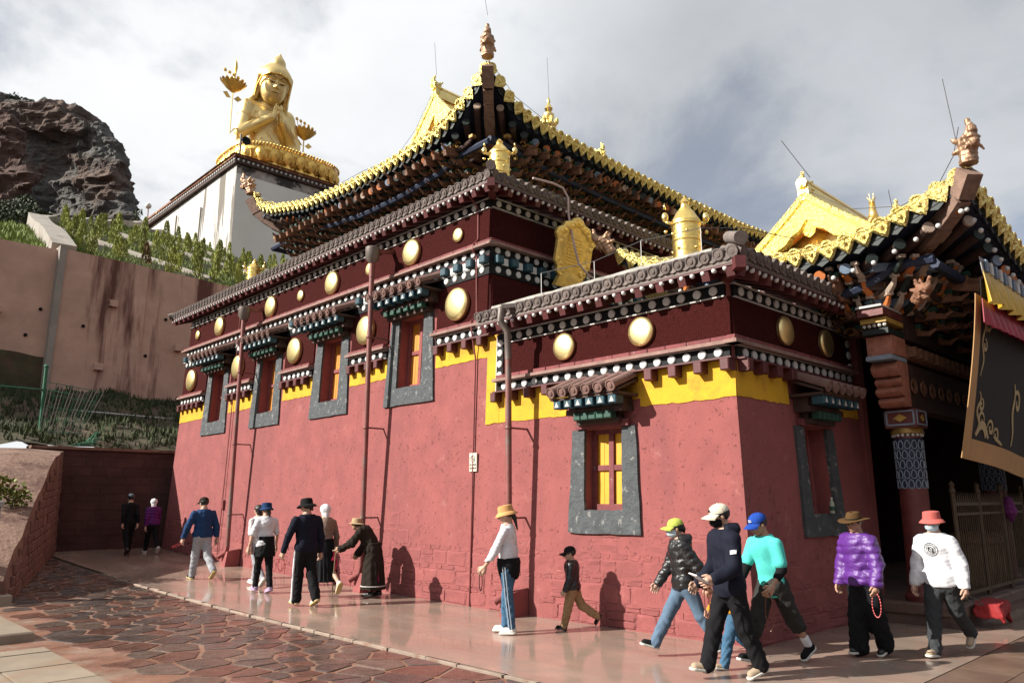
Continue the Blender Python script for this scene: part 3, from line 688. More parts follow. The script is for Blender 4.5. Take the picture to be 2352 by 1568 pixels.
# ---- grey tiled eaves of both blocks
tile_me = tile_mesh('roof_tile', m_tile, .078, .62)
drip_me = MB().add([(-.075, 0, .02), (.075, 0, .02), (.06, 0, -.045), (0, -.005, -.07), (-.06, 0, -.045), (-.075, .3, .12), (.075, .3, .12)], [(0, 1, 2, 3, 4), (0, 5, 6, 1)]).mesh('drip_tile', m_tile)
ball_me = MB().sphere((0, 0, 0), .038, 8, 6).mesh('eave_ball', m_white, 'all')
raft_me = MB().box(-.06, .06, 0, .72, -.065, .065).mesh('rafter', m_maroon)
FA = lambda s, e, z: frame((e, s, z), (0, 1, 0), (1, 0, 0), (0, 0, 1)); FB = lambda s, e, z: frame((s, e, z), (1, 0, 0), (0, 1, 0), (0, 0, 1))
def eave(Fr, s0, s1, e, zt, parent, cap0=True, slope=.36, ball=.17, raft=.37, tile=.21, run=.55):
    a = math.atan(slope)
    n = int(round((s1 - s0) / tile))
    for k in range(n):
        s = s0 + (k + .5) * (s1 - s0) / n
        ln = min(1, (s - s0 + .12) / .6) if cap0 else 1
        inst('roof_tile', tile_me, Fr(s, e, zt) @ RX(a) @ RZ(rs.uniform(-.015, .015)) @ SC(1, ln, 1), parent)
        if k < n - 1: inst('drip_tile', drip_me, Fr(s + .5 * (s1 - s0) / n, e + .02, zt - .03) @ SC(1, ln, 1), parent)
    n = int(round((s1 - s0) / ball))
    for k in range(n): inst('eave_ball', ball_me, Fr(s0 + (k + .5) * (s1 - s0) / n, e + .06, zt - .19), parent)
    n = int(round((s1 - s0) / raft))
    for k in range(n): inst('rafter', raft_me, Fr(s0 + (k + .5) * (s1 - s0) / n, e + .06, zt - .245) @ RX(a), parent)
    mb = MB(); q = .02 if cap0 else 0
    y0, y1 = .03, .8
    sb = [(s0 + y0, y0, -.17), (s1, y0, -.17), (s1, y1, -.17 + slope * y1), (s0 + y1, y1, -.17 + slope * y1)]
    mb.hexa([Fr(a_, e + b_, zt + c_).translation[:] for a_, b_, c_ in sb] + [Fr(a_, e + b_, zt + c_ + .02).translation[:] for a_, b_, c_ in sb])
    mb.build('soffit_board', m_maroon, parent)
    mb = MB(); y1 = run + .4
    mb.add([Fr(s0 + .04, e + .04, zt - .14).translation[:], Fr(s1, e + .04, zt - .14).translation[:], Fr(s1, e + y1, zt - .04 + slope * y1).translation[:], Fr(s0 + y1, e + y1, zt - .04 + slope * y1).translation[:],
            Fr(s0 + .04, e + .04, zt - .04).translation[:], Fr(s1, e + .04, zt - .04).translation[:], Fr(s1, e + y1, zt + slope * y1).translation[:], Fr(s0 + y1, e + y1, zt + slope * y1).translation[:]],
           [(0, 3, 2, 1), (4, 5, 6, 7), (0, 1, 5, 4), (1, 2, 6, 5), (2, 3, 7, 6), (3, 0, 4, 7)])
    mb.build('tile_bed', m_tile, parent)
eave(FA, 9.72, 25.3, 8.86, 7.77, hall); eave(FB, 8.86, 17.5, 9.72, 7.77, hall, tile=.22)
eave(FA, 4.76, 10.0, 8.72, 5.02, annex); eave(FB, 8.72, 13.4, 4.76, 5.02, annex)
def hipcap(x, y, z, d, parent, L_=.55, r=.085):
    mb = MB(); e = Vector((x, y, z)); dv = Vector((d[0], d[1], .36)).normalized()
    mb.tube([e, e + dv * L_], r, 14); mb.tube([e - dv * .03, e + dv * .01], r * 1.12, 14)
    mb.build('hip_tile', m_tile, parent, True)
    MB().bar(e + Vector((d[0], d[1], 0)) * .06 - Vector((0, 0, .3)), e + Vector((d[0], d[1], 0)) * .95 - Vector((0, 0, .3)), .14, .16).build('rafter', m_maroon, parent)
hipcap(8.66, 4.70, 5.15, (.707, .707), annex); hipcap(8.81, 9.67, 7.88, (.707, .707), hall)
# far corner tiles of the hall eave turn up and end in a cap
MB().tube([(8.78, 25.3, 7.75), (9.3, 25.1, 7.95)], .1, 12).build('hip_tile', m_tile, hall, True)
# cement coping of the annex roof
def coping(name, a, b, w, h, m, parent, jag=.012):
    a = Vector(a); b = Vector(b); d = b - a; n = max(2, int(d.length / .25)); x = Vector((d.y, -d.x, 0)).normalized(); mb = MB(); vs = []; r = random.Random(3)
    for k in range(n + 1):
        p = a + d * k / n + Vector((0, 0, r.uniform(-jag, jag))); ww = w / 2 + r.uniform(-jag, jag)
        vs += [p - x * ww, p - x * ww * .8 + Vector((0, 0, h * .8)), p + Vector((0, 0, h)), p + x * ww * .8 + Vector((0, 0, h * .8)), p + x * ww]
    fs = [(k * 5 + j, k * 5 + j + 1, k * 5 + 6 + j, k * 5 + 5 + j) for k in range(n) for j in range(4)] + [(0, 1, 2, 3, 4), tuple(n * 5 + j for j in (4, 3, 2, 1, 0))]
    return mb.add(vs, fs).build(name, m, parent)
coping('coping', (9.26, 5.35, 5.1), (9.26, 9.9, 5.1), .55, .2, m_cement, annex)
coping('coping', (9.3, 5.3, 5.1), (13.2, 5.3, 5.1), .5, .17, m_cement, annex)
coping('coping', (9.5, 10.3, 7.85), (9.5, 24.9, 7.85), .6, .12, m_cement, hall); coping('coping', (9.5, 10.35, 7.85), (17, 10.35, 7.85), .6, .12, m_cement, hall)
# ============================================================ gilded roofs
# dragon-head finial (modelled once): faces local +x, stands on z = 0, about 1 tall
def dragon_fn(P):
    d = uni([rc(P, (-.04, 0, 0), (.0, 0, .32), .19, .17), el(P, (.04, 0, .46), (.24, .2, .2)),
             rc(P, (.1, 0, .34), (.3, 0, .4), .1, .07), rc(P, (.1, 0, .54), (.2, 0, .7), .15, .1), rc(P, (.2, 0, .7), (.12, 0, .92), .09, .055)], .07)
    d = su(d, el(P, (.11, 0, .95), (.07, .06, .06)), .03)
    d = su(d, rc(P, (-.14, 0, .5), (-.3, 0, .6), .1, .04), .04); d = su(d, rc(P, (-.14, 0, .34), (-.3, 0, .36), .1, .05), .04)
    for sy in (-1, 1):
        d = su(d, el(P, (.13, sy * .15, .54), (.07, .05, .06)), .02); d = su(d, rc(P, (-.08, sy * .13, .54), (-.22, sy * .2, .64), .08, .04), .04)
        d = su(d, rc(P, (-.1, sy * .14, .34), (-.2, sy * .22, .3), .08, .04), .04); d = su(d, rc(P, (.2, sy * .1, .36), (.22, sy * .2, .24), .04, .02), .03)
    d = ss(d, rc(P, (.24, -.12, .47), (.4, .12, .5), .05, .05), .03)
    return d + .016 * npn(P, 22, 3) + .006 * np.sin(P[:, 2] * 55)
_dr = snets(dragon_fn, (-.36, -.27, -.02), (.48, .27, 1.04), .022)
drag_cu = meshnp('dragon_finial', [_dr], [m_copper]); drag_au = meshnp('dragon_finial', [_dr], [m_goldemb])
def dragon(parent, x, y, z, rz, s, m=drag_cu, tilt=0): return inst('dragon_finial', m, T(x, y, z) @ RZ(rz) @ RY(tilt) @ SC(s, s, s), parent)
# gilded eave tile with a pendant plate: local x along the eave, y inward
def gilt_tile():
    mb = MB(); vs = []; n = 8
    for y, r in ((0, .085), (.6, .085)):
        for k in range(n + 1): vs.append((r * cos(pi * k / n), y, r * sin(pi * k / n)))
    mb.add(vs, [(k, k + 1, n + 2 + k, n + 1 + k) for k in range(n)])
    mb.lathe([(.1, 0), (.1, .04), (.07, .05), (.06, .03), (.02, .045)], 12, 0, T(0, .01, .01) @ RX(pi / 2))
    out = [(-.14, .05), (-.15, -.04), (-.11, -.1), (-.07, -.16), (0, -.23), (.07, -.16), (.11, -.1), (.15, -.04), (.14, .05)]
    k = len(out); vs = [(x, -.02, z) for x, z in out] + [(x * .72, -.055, z * .72 - .01) for x, z in out] + [(x * .4, -.04, z * .45 - .02) for x, z in out]
    mb.add(vs, [(i, (i + 1) % k, k + (i + 1) % k, k + i) for i in range(k)] + [(k + i, k + (i + 1) % k, 2 * k + (i + 1) % k, 2 * k + i) for i in range(k)] + [tuple(range(2 * k, 3 * k))])
    mb.sphere((0, -.05, -.05), .035, 6, 4)
    return mb.mesh('gilded_eave_tile', m_goldemb)
gtile = gilt_tile()
raf = [MB().lathe([(.082, 0), (.082, 1.3)], 10, 0, RX(-pi / 2)).mesh('painted_rafter', m) for m in (m_orange, m_bluegrey, m_dgreen, m_cream)]
def raf_mesh(m_end):
    mb = MB(); mb.lathe([(.075, 0), (.075, 1.2)], 10, 0, T(0, .02, 0) @ RX(-pi / 2)); mb.lathe([(.085, -.01), (.085, .03)], 12, 1, RX(-pi / 2)); return mb.mesh('painted_rafter', [m_darkwood, m_end])
raf = [raf_mesh(m) for m in (m_orange, m_bluegrey, m_dgreen, m_cream)]
# bracket cluster: local x along the eave, y inward, z up; steps outward (-y) as it rises
def bracket_mesh():
    mb = MB(); r = random.Random(2)
    for t in range(4):
        z = t * .24; o = -.26 * t; L_ = .42 + .06 * t
        mb.box(-.05, .05, o - .18, .1, z, z + .12, 0); mb.box(-.07, .07, o - .2, o - .04, z + .12, z + .19, 3)
        for sx in (-1, 1):
            mb.tube([(0, o, z + .05), (sx * L_ * .5, o, z + .05), (sx * L_ * .8, o, z + .09), (sx * L_, o, z + .16)], [.05, .05, .045, .03], 6, 1)
            mb.box(sx * L_ - .06, sx * L_ + .06, o - .06, o + .06, z + .15, z + .22, 2)
            sp = [(sx * (.18 + .1 * cos(a) * (1 - a / 9)), o - .09, z + .1 + .09 * sin(a) * (1 - a / 9)) for a in [k * .7 for k in range(9)]]
            mb.tube(sp, .014, 5, 2)
        mb.tube([(0, o - .1, z + .06), (0, o - .3, z + .02), (0, o - .42, z + .09)], [.05, .045, .015], 6, 0)
    mb.bar((0, .2, .95), (0, -1.1, .62), .1, .13, 0)
    return mb.mesh('bracket_set', [m_carved, m_darkwood, m_dull, m_green])
brk = bracket_mesh()
def swept(parent, pts_o, pts_i, zfun, N, tile_step, raft_step, brk_step, wall, flip=1, balls=0):
    """one side of a swept eave. pts_o/pts_i: outer and inner end points (xy); zfun(t) edge height; wall: (z0,z1)"""
    o0, o1 = Vector(pts_o[0] + (0,)), Vector(pts_o[1] + (0,)); i0, i1 = Vector(pts_i[0] + (0,)), Vector(pts_i[1] + (0,))
    d = (o1 - o0); L_ = d.length; d.normalize(); inn = Vector((d.y, -d.x, 0)) * flip
    def fr(t, e, dz):
        p = o0.lerp(o1, t) + inn * e; sl = (zfun(min(1, t + .01)) - zfun(max(0, t - .01))) / (.02 * L_)
        x = Vector((d.x, d.y, sl)).normalized(); y = Vector((inn.x, inn.y, 0)); z = x.cross(y) if x.cross(y).z > 0 else y.cross(x)
        return frame((p.x, p.y, zfun(t) + dz), x, y, z)
    n = int(round(L_ / tile_step))
    for k in range(n): inst('gilded_eave_tile', gtile, fr((k + .5) / n, 0, .06) @ RX(.3) @ SC(1, max(.25, min(1, (min(k, n - 1 - k) * tile_step - .1) / .7)), 1), parent)
    # soffit and fascia
    mb = MB(); n2 = 40; vs = []
    for k in range(n2 + 1):
        t = k / n2; p = o0.lerp(o1, t); q = i0.lerp(i1, t); z = zfun(t); vs += [(p.x + inn.x * .06, p.y + inn.y * .06, z - .12), (q.x, q.y, wall[1] - .02)]
    mb.add(vs, [(2 * k, 2 * k + 2, 2 * k + 3, 2 * k + 1) for k in range(n2)]); mb.build('soffit', m_soffit, parent)
    mb = MB(); n3 = int(L_ / .14); vs = []
    for k in range(n3 + 1):
        t = k / n3; F_ = fr(t, .07, 0); a = F_.translation; vs += [(a.x, a.y, a.z + .04), (a.x, a.y, a.z - (.21 if k % 2 else .13))]
    mb.add(vs, [(2 * k, 2 * k + 2, 2 * k + 3, 2 * k + 1) for k in range(n3)])
    vs2 = [(v[0] + inn.x * .05, v[1] + inn.y * .05, v[2]) for v in vs]; mb.add(vs2, [(2 * k, 2 * k + 1, 2 * k + 3, 2 * k + 2) for k in range(n3)])
    mb.build('eave_fascia', m_dgreen, parent)
    n = int(round(L_ / raft_step))
    for k in range(n):
        t = (k + .5) / n; p = o0.lerp(o1, t) + inn * .2; q = i0.lerp(i1, t); p.z = zfun(t) - .31; q.z = min(wall[1] - .1, p.z + .25); dy = (q - p).normalized()
        x = dy.cross(Vector((0, 0, 1))).normalized(); z = x.cross(dy); inst('painted_rafter', raf[(k * 7 + k // 3) % 4], frame(p, x, dy, z), parent)
    if balls:
        n = int(L_ / balls)
        for k in range(n): inst('eave_ball', ball_me, fr((k + .5) / n, .1, -.42), parent)
    # purlin under the rafters, hall wall, bracket sets
    mb = MB(); pts = []
    for k in range(25):
        t = k / 24; p = o0.lerp(o1, t).lerp(i0.lerp(i1, t), .45); pts.append((p.x, p.y, min(zfun(t) - .62, zfun(.5) - .3)))
    mb.tube(pts, .075, 6); mb.build('purlin', m_soffit, parent)
    mb = MB(); mb.hexa([(i0.x, i0.y, wall[0]), (i1.x, i1.y, wall[0]), (i1.x + inn.x * .3, i1.y + inn.y * .3, wall[0]), (i0.x + inn.x * .3, i0.y + inn.y * .3, wall[0]),
                        (i0.x, i0.y, wall[1]), (i1.x, i1.y, wall[1]), (i1.x + inn.x * .3, i1.y + inn.y * .3, wall[1]), (i0.x + inn.x * .3, i0.y + inn.y * .3, wall[1])]); mb.build('hall_wall', m_darkwood, parent)
    n = int(round((i1 - i0).length / brk_step))
    for k in range(n):
        p = i0.lerp(i1, (k + .5) / n); inst('bracket_set', brk, frame((p.x, p.y, wall[1] - 1.02), d, inn, (0, 0, 1)), parent)
        if k < n - 1:
            p = i0.lerp(i1, (k + 1) / n) - inn * .25; inst('bracket_set', brk, frame((p.x, p.y, wall[1] - .86), d, inn, (0, 0, 1)) @ SC(.7, .8, .75), parent)
def rsurf(name, rows, parent, m):
    mb = MB(); n = len(rows[0]); vs = [p for r in rows for p in r]
    return mb.add(vs, [(j * n + i, j * n + i + 1, (j + 1) * n + i + 1, (j + 1) * n + i) for j in range(len(rows) - 1) for i in range(n - 1)]).build(name, m, parent, True)
def gable(parent, x, yc, hw, zb, za, bw, xr):
    """gilded gable facing -x with barge boards; ridge runs to xr"""
    for sy in (-1, 1):
        mb = MB(); n = 8; vs = []
        for k in range(n + 1):
            t = k / n; y = yc + sy * hw * t; z = za - (za - zb) * (t ** .9); z2 = z - bw * (1 - .35 * t)
            sc = .05 * (k % 2)
            vs += [(x - .12, y, z), (x - .12, y, z2 - sc), (x + .08, y, z2 - sc), (x + .08, y, z)]
        fs = [(4 * k + j, 4 * k + (j + 1) % 4, 4 * k + 4 + (j + 1) % 4, 4 * k + 4 + j) for k in range(n) for j in range(4)] + [(0, 1, 2, 3), tuple(4 * n + j for j in (3, 2, 1, 0))]
        mb.add(vs, fs).build('barge_board', m_goldemb, parent)
        # rolled gilded tiles along the verge
        mb = MB(); mb.tube([(x - .1, yc + sy * hw * t, za - (za - zb) * (t ** .9) + .06) for t in [k / 8 for k in range(9)]], .075, 8); mb.build('verge_roll', m_goldemb, parent, True)
        # orange lining under the boards
        MB().bar((x + .1, yc, za - bw - .02), (x + .1, yc + sy * hw * .8, zb - bw * .2 + .05), .1, .12).build('gable_rail', m_orange, parent)
    MB().add([(x + .3, yc - hw, zb - .25), (x + .3, yc + hw, zb - .25), (x + .3, yc, za - .1)], [(0, 1, 2)]).build('gable_panel', m_gold if hw < 1.4 else m_orange, parent)
    mb = MB(); mb.lathe([(.02, -.34), (.1, -.28), (.16, -.1), (.1, .02), (.14, .12), (.05, .2)], 8, 0, T(x - .02, yc, za - bw * .95) @ SC(.4, 1, 1)); mb.build('gable_pendant', m_goldemb, parent, True)
    mb = MB(); mb.box(x - .15, xr, yc - .1, yc + .1, za - .05, za + .22); mb.tube([(x - .2, yc, za + .26), (xr, yc, za + .26)], .1, 8); mb.build('ridge', m_gold, parent)
# ---- hall roof
zA = lambda t: interp(11.08 + t * 11.27, [11.08, 11.35, 11.73, 12.3, 12.87, 14.58, 16.55, 18.86, 21.03, 21.8, 22.35], [11.05, 10.93, 10.62, 10.28, 10.08, 9.95, 9.94, 10.12, 10.58, 10.95, 11.5])
zB = lambda t: interp(10 + t * 17, [10, 10.25, 10.78, 11.3, 11.9, 14.1, 17.2, 20.5, 23, 25.5, 27], [11.05, 10.93, 10.42, 10.24, 10.16, 10.06, 10.0, 10.02, 10.16, 10.5, 11.3])
zC = lambda t: interp(10 + t * 17, [10, 10.3, 11, 12, 13.5, 16, 20, 24, 26, 27], [11.5, 11.25, 10.75, 10.3, 10.05, 9.95, 9.95, 10, 10.5, 11.2])
swept(hall, [(10, 11.08), (10, 22.35)], [(11.2, 12.28), (11.2, 21.15)], zA, 40, .27, .37, .75, (7.4, 9.98))
swept(hall, [(10, 11.08), (27, 11.08)], [(11.2, 12.28), (25.8, 12.28)], zB, 40, .27, .37, .75, (7.4, 9.98), -1)
swept(hall, [(10, 22.35), (27, 22.35)], [(11.2, 21.15), (25.8, 21.15)], zC, 40, .27, .5, 1.2, (7.4, 9.98), 1)
MB().box(11.6, 25.3, 12.7, 20.7, 7.4, 9.9).build('hall_wall', m_darkwood, hall)
tt = [k / 24 for k in range(25)]
def slope_rows(y0, y1, x0, x1, gx0, gx1, wh, zf, zr, pw, n=14):
    rows = []
    for j in range(n + 1):
        w = j / n; a = lerp(x0, gx0, min(1, w / wh)); b = lerp(x1, gx1, min(1, w / wh)); zm = zf(.5)
        rows.append([(lerp(a, b, t), lerp(y0, y1, w), zm + (zr - zm) * w ** pw + (zf(t) - zm) * (1 - w) ** 4.5) for t in tt])
    return rows
def rows_between(outer, inner, n=10, sag=.5):
    rows = []
    for j in range(n + 1):
        w = j / n; zw = w ** 1.15; zm = sorted(a[2] for a in outer)[len(outer) // 3]; rows.append([(lerp(a[0], b[0], w), lerp(a[1], b[1], w), lerp(zm, b[2], zw) + (a[2] - zm) * (1 - w) ** 4.5) for a, b in zip(outer, inner)])
    return rows
GX = 12.95
rsurf('gilded_roof', rows_between([(10.02, 11.08 + 11.27 * t, zA(t) + .04) for t in tt], [(GX, lerp(14.5, 18.9, t), 11.35) for t in tt]), hall, m_gold)
rsurf('gilded_roof', slope_rows(11.1, 16.6, 10, 27, GX, 24, .62, lambda t: zB(t) + .04, 13.7, 2.1), hall, m_gold)
rsurf('gilded_roof', slope_rows(22.33, 16.6, 10, 27, GX, 24, .62, lambda t: zC(t) + .04, 13.7, 2.1), hall, m_gold)
rsurf('gilded_roof', rows_between([(26.98, 11.08 + 11.27 * t, 10.1 + 1.0 * abs(2 * t - 1) ** 6) for t in tt], [(24, lerp(15.0, 18.4, t), 12.35) for t in tt]), hall, m_gold)
def hip(parent, a, b, mid, w=.16):
    pts = []
    for k in range(11):
        t = .3 + .7 * k / 10; p = Vector(a).lerp(Vector(b), t); base = b[2] - (1.4 if b[2] > 9 else .72); p.z = lerp(base, b[2], t ** 1.15) + (a[2] - base) * (1 - t) ** 4.5 + .12; pts.append(p)
    mb = MB(); mb.tube(pts, w * .6, 8); 
    for k in range(10): mb.bar(pts[k] - Vector((0, 0, .1)), pts[k + 1] - Vector((0, 0, .1)), w, .2)
    mb.build('hip_ridge', m_goldemb, parent)
hip(hall, (10.05, 11.12, 11.1), (GX, 14.5, 11.4), 0); hip(hall, (10.05, 22.3, 11.5), (GX, 18.9, 11.4), 0)
gable(hall, GX, 16.6, 2.3, 11.35, 13.7, .62, 24)
dragon(hall, GX - .05, 16.6, 13.75, pi, .62, drag_au)
dragon(hall, 9.92, 11.0, 11.18, radians(225), .72); dragon(hall, 9.95, 22.4, 11.5, radians(135), .75, drag_cu, .25)
m_wbrown = mat('weathered_beam', (.26, .16, .12), .8, var=.3, vs=8, bump=.4, bs=20)
# carved hip beams at the corners
def hipbeam(parent, tip, root, w):
    tip = Vector(tip); root = Vector(root); d = root - tip; mb = MB(); n = 9
    for k in range(n):
        a = tip + d * (k / n); b = tip + d * ((k + 1) / n); f = 1 if k % 3 else 1.12
        a.z = lerp(tip.z, root.z, (k / n) ** .55); b.z = lerp(tip.z, root.z, ((k + 1) / n) ** .55)
        mb.bar(a, b, w * f * (1 - .15 * (k / n)), w * 1.25 * f, 0 if k < 5 else 1)
    for k in range(14):  # scale carving
        t = .5 + k * .033; p = tip + d * t; p.z = lerp(tip.z, root.z, t ** .55) - w * .62; mb.sphere(p, w * .34, 6, 4, 1, (1, 1, .4))
    mb.build('hip_beam', [m_wbrown, m_carved], parent)
hipbeam(hall, (9.93, 11.01, 10.98), (11.7, 12.78, 9.75), .22); hipbeam(hall, (9.95, 22.4, 11.3), (11.7, 20.7, 9.75), .2)
# centre finial and small ridge figures
fi = MB().lathe([(.34, 0), (.36, .08), (.2, .14), (.16, .3), (.26, .45), (.28, .5), (.16, .58), (.12, .66), (.2, .78), (.2, .86), (.09, .95), (.15, 1.05), (.1, 1.15), (.05, 1.22), (.07, 1.3), (.02, 1.42)], 16)
fi = fi.build('ridge_finial', m_gold, hall, True); setp(fi, hall, T(17.95, 16.7, 14.0) @ SC(1, 1, 1.18))
for k in range(6):
    a = k * pi / 3; mb = MB().sphere((.27 * cos(a), .27 * sin(a), .62), .09, 6, 5, 0, (1, 1, 1.4)).build('finial_leaf', m_goldemb, fi); setp(mb, fi, WM[fi.name].copy())
dragon(hall, 14.9, 12.0, 10.72, -pi / 2, .5, drag_au)
# ============================================================ entrance porch on the right
porch = thing('temple_porch', 'shaded entrance porch with painted columns and a gilded roof at the right', 'temple porch', (12.4, 4, .04))
m_step = mat('brown_step_stone', (.17, .1, .075), .75, var=.25, vs=3, bump=.4, bs=12, col2=(.1, .055, .045), c2lo=.5, c2hi=.65, c2s=2)
m_colred = mat('column_red', (.17, .035, .03), .55, var=.3, vs=6, bump=.3, bs=25, col2=(.24, .1, .08), c2lo=.6, c2hi=.66, c2s=6)
m_pink = mat('worn_pink_paint', (.45, .17, .11), .7, var=.35, vs=9, bump=.6, bs=22)
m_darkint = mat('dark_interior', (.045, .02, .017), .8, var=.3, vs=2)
m_bluewht = mat('pale_blue_pattern', (.30, .36, .45), .6, var=.2, vs=10)
m_yelpaint = mat('painted_yellow', (.6, .38, .08), .55, var=.25, vs=10)
pm = MB().bev(12.3, 24, 3.73, 9.8, 0, .33, .03)
pm.build('platform', m_step, porch)
for k in range(9): MB().bev(12.27 + k * 1.25, 12.27 + (k + 1) * 1.25 - .015, 3.69, 4.05, .2, .345, .02).build('platform_kerb', m_step, porch)
for k in range(1): MB().bev(12.26, 12.55, 4.06, 5.2, .2, .345, .02).build('platform_kerb', m_step, porch)
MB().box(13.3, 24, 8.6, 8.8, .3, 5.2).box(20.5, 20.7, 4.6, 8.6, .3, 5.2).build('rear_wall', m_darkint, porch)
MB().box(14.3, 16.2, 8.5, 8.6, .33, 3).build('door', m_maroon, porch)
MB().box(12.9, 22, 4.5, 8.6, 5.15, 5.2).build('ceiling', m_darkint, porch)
def lace(r, z0, z1, rows, n):
    """raised pale outline pattern wrapped round a column"""
    mb = MB(); hz = (z1 - z0) / rows
    for q in range(rows):
        zc = z0 + (q + .5) * hz
        for k in range(n):
            a0 = 2 * pi * (k + .5 * (q % 2)) / n; da = pi / n * .8; pts = []
            for j in range(9):
                w = j / 8 * 2 * pi; aa = a0 + da * sin(w); zz = zc + hz * .46 * cos(w) - (.12 * hz * abs(sin(w))); pts.append((r * cos(aa), r * sin(aa), zz))
            mb.tube(pts, .009, 4)
    return mb
def column(x, y):
    c = MB().lathe([(.26, .33), (.27, .42), (.23, .46), (.215, .5), (.205, 1.2), (.2, 2.0), (.195, 2.78)], 20)
    col = c.build('column', m_colred, porch, True); setp(col, porch, T(x, y, 0))
    o = lace(.205, 1.98, 2.72, 5, 13).build('painted_lace', m_bluewht, col); setp(o, col, T(x, y, 0))
    o = MB().lathe([(.2, 2.0), (.203, 2.0), (.2, 2.74), (.19, 2.74)], 20).build('painted_sleeve', m_soffit, col, True); setp(o, col, T(x, y, 0))
    mb = MB()
    for k in range(18): mb.sphere((.205 * cos(k * pi / 9), .205 * sin(k * pi / 9), 2.79), .028, 6, 4)
    o = mb.build('bead_ring', m_edge, col); setp(o, col, T(x, y, 0))
    o = MB().lathe([(.2, 2.8), (.24, 2.82), (.22, 2.9), (.18, 2.92)], 16).build('gilt_ring', m_dull, col, True); setp(o, col, T(x, y, 0))
    o = MB().bev(-.23, .23, -.23, .23, 2.9, 3.2, .03).build('capital_block', m_colred, col); setp(o, col, T(x, y, 0))
    fr_ = MB(); di = MB()
    for a in range(4):
        Mx = RZ(a * pi / 2) @ T(0, -.232, 3.05)
        for (b0, b1, c0, c1) in ((-.2, .2, .09, .115), (-.2, .2, -.115, -.09), (-.21, -.185, -.1, .1), (.185, .21, -.1, .1)): fr_.box(b0, b1, -.012, .005, c0, c1, 0, Mx)
        di.add([(-.1, -.006, 0), (0, -.02, -.06), (.1, -.006, 0), (0, -.02, .06)], [(0, 1, 2, 3)], 0, Mx)
    o = fr_.build('capital_frame', m_bluewht, col); setp(o, col, T(x, y, 0)); o = di.build('capital_diamond', m_yelpaint, col); setp(o, col, T(x, y, 0))
    return col
for x in (12.7, 17.0): column(x, 4.3)
# stepped beam ends over the corner column (rounded steps cantilever to the left)
def beamend(y0, y1, z0, z1, xl, xr, m, round_=False):
    mb = MB()
    if round_:
        n = 6; pts = [(xl + .09 * (1 - sin(pi * k / n)), z0 + (z1 - z0) * k / n) for k in range(n + 1)] + [(xr, z1), (xr, z0)]
        mb.prism([(a, b) for a, b in pts], y1 - y0, 0, Matrix(((1, 0, 0, 0), (0, 0, 1, y0), (0, 1, 0, 0), (0, 0, 0, 1))))
    else: mb.bev(xl, xr, y0, y1, z0, z1, .012)
    return mb.build('beam_end', m, porch)
for (z0, z1, xl, m, rd) in ((3.21, 3.36, 12.2, m_pink, 1), (3.36, 3.5, 12.12, m_pink, 1), (3.5, 3.66, 12.13, m_pink, 1), (3.66, 3.88, 12.02, m_pink, 1), (3.89, 3.96, 11.88, m_bluewht, 0), (3.97, 4.27, 11.96, m_pink, 0),
                          (4.28, 4.37, 11.84, m_dgreen, 0), (4.45, 4.53, 11.8, m_yelpaint, 0), (4.54, 4.66, 11.7, m_colred, 0), (4.665, 4.7, 11.66, m_edge, 0)):
    beamend(4.12, 4.5, z0, z1, xl, 12.5, m, rd)
for k in range(5): o = MB().sphere((11.84, 4.16 + k * .075, 4.41), .03, 6, 4).build('bead', m_edge, porch)
MB().box(12.5, 22, 4.16, 4.46, 3.2, 3.9).build('architrave', m_darkwood, porch)
MB().box(12.5, 22, 4.12, 4.5, 4.28, 4.69).build('architrave', m_darkwood, porch)
mb = MB()
for k in range(34): mb.bev(12.62 + k * .26, 12.76 + k * .26, 4.02, 4.14, 4.0, 4.16, .01)
mb.box(12.5, 22, 4.14, 4.48, 3.97, 4.2); mb.build('dentil_row', m_carved, porch)
mb = MB()
for k in range(22):
    for a in (0, 1):
        pts = [(12.7 + k * .42 + (.13 * cos(t)) * (1 - t / 12), 4.13, 3.55 + (.13 * sin(t)) * (1 - t / 12) * (1 if a else -1)) for t in [j * .8 for j in range(10)]]
        mb = MB(); mb.tube(pts, .016, 5); mb.build('carved_scroll', m_carved, porch)
# painted bracket clusters above the corner
m_list = [m_orange, m_cream, m_dgreen, m_bluegrey]
def pbracket():
    mb = MB()
    for t in range(3):
        z = t * .22; o = -.24 * t
        for k in range(3):
            x = (k - 1) * .2
            pts = [(x, .1, z), (x, o - .1, z + .02), (x, o - .24, z + .08), (x, o - .34, z + .2)]
            mb.tube(pts, [.06, .06, .05, .03], 6, (t + k) % 3 + 0)
            mb.box(x - .05, x + .05, o - .36, o - .26, z + .17, z + .22, 1)
        mb.box(-.42 - .05 * t, .42 + .05 * t, o - .05, o + .05, z + .06, z + .18, 4 if t % 2 else 3)
    return mb.mesh('painted_bracket', [m_orange, m_cream, m_dgreen, m_bluegrey, m_darkwood])
pbk = pbracket()
for k in range(8): inst('painted_bracket', pbk, T(12.75 + k * 1.05, 4.15, 4.72), porch)
for k in range(3): inst('painted_bracket', pbk, frame((12.35, 4.6 + k * 1.0, 4.72), (0, -1, 0), (1, 0, 0), (0, 0, 1)), porch)
inst('painted_bracket', pbk, T(12.4, 4.2, 4.72) @ RZ(-pi / 4), porch)
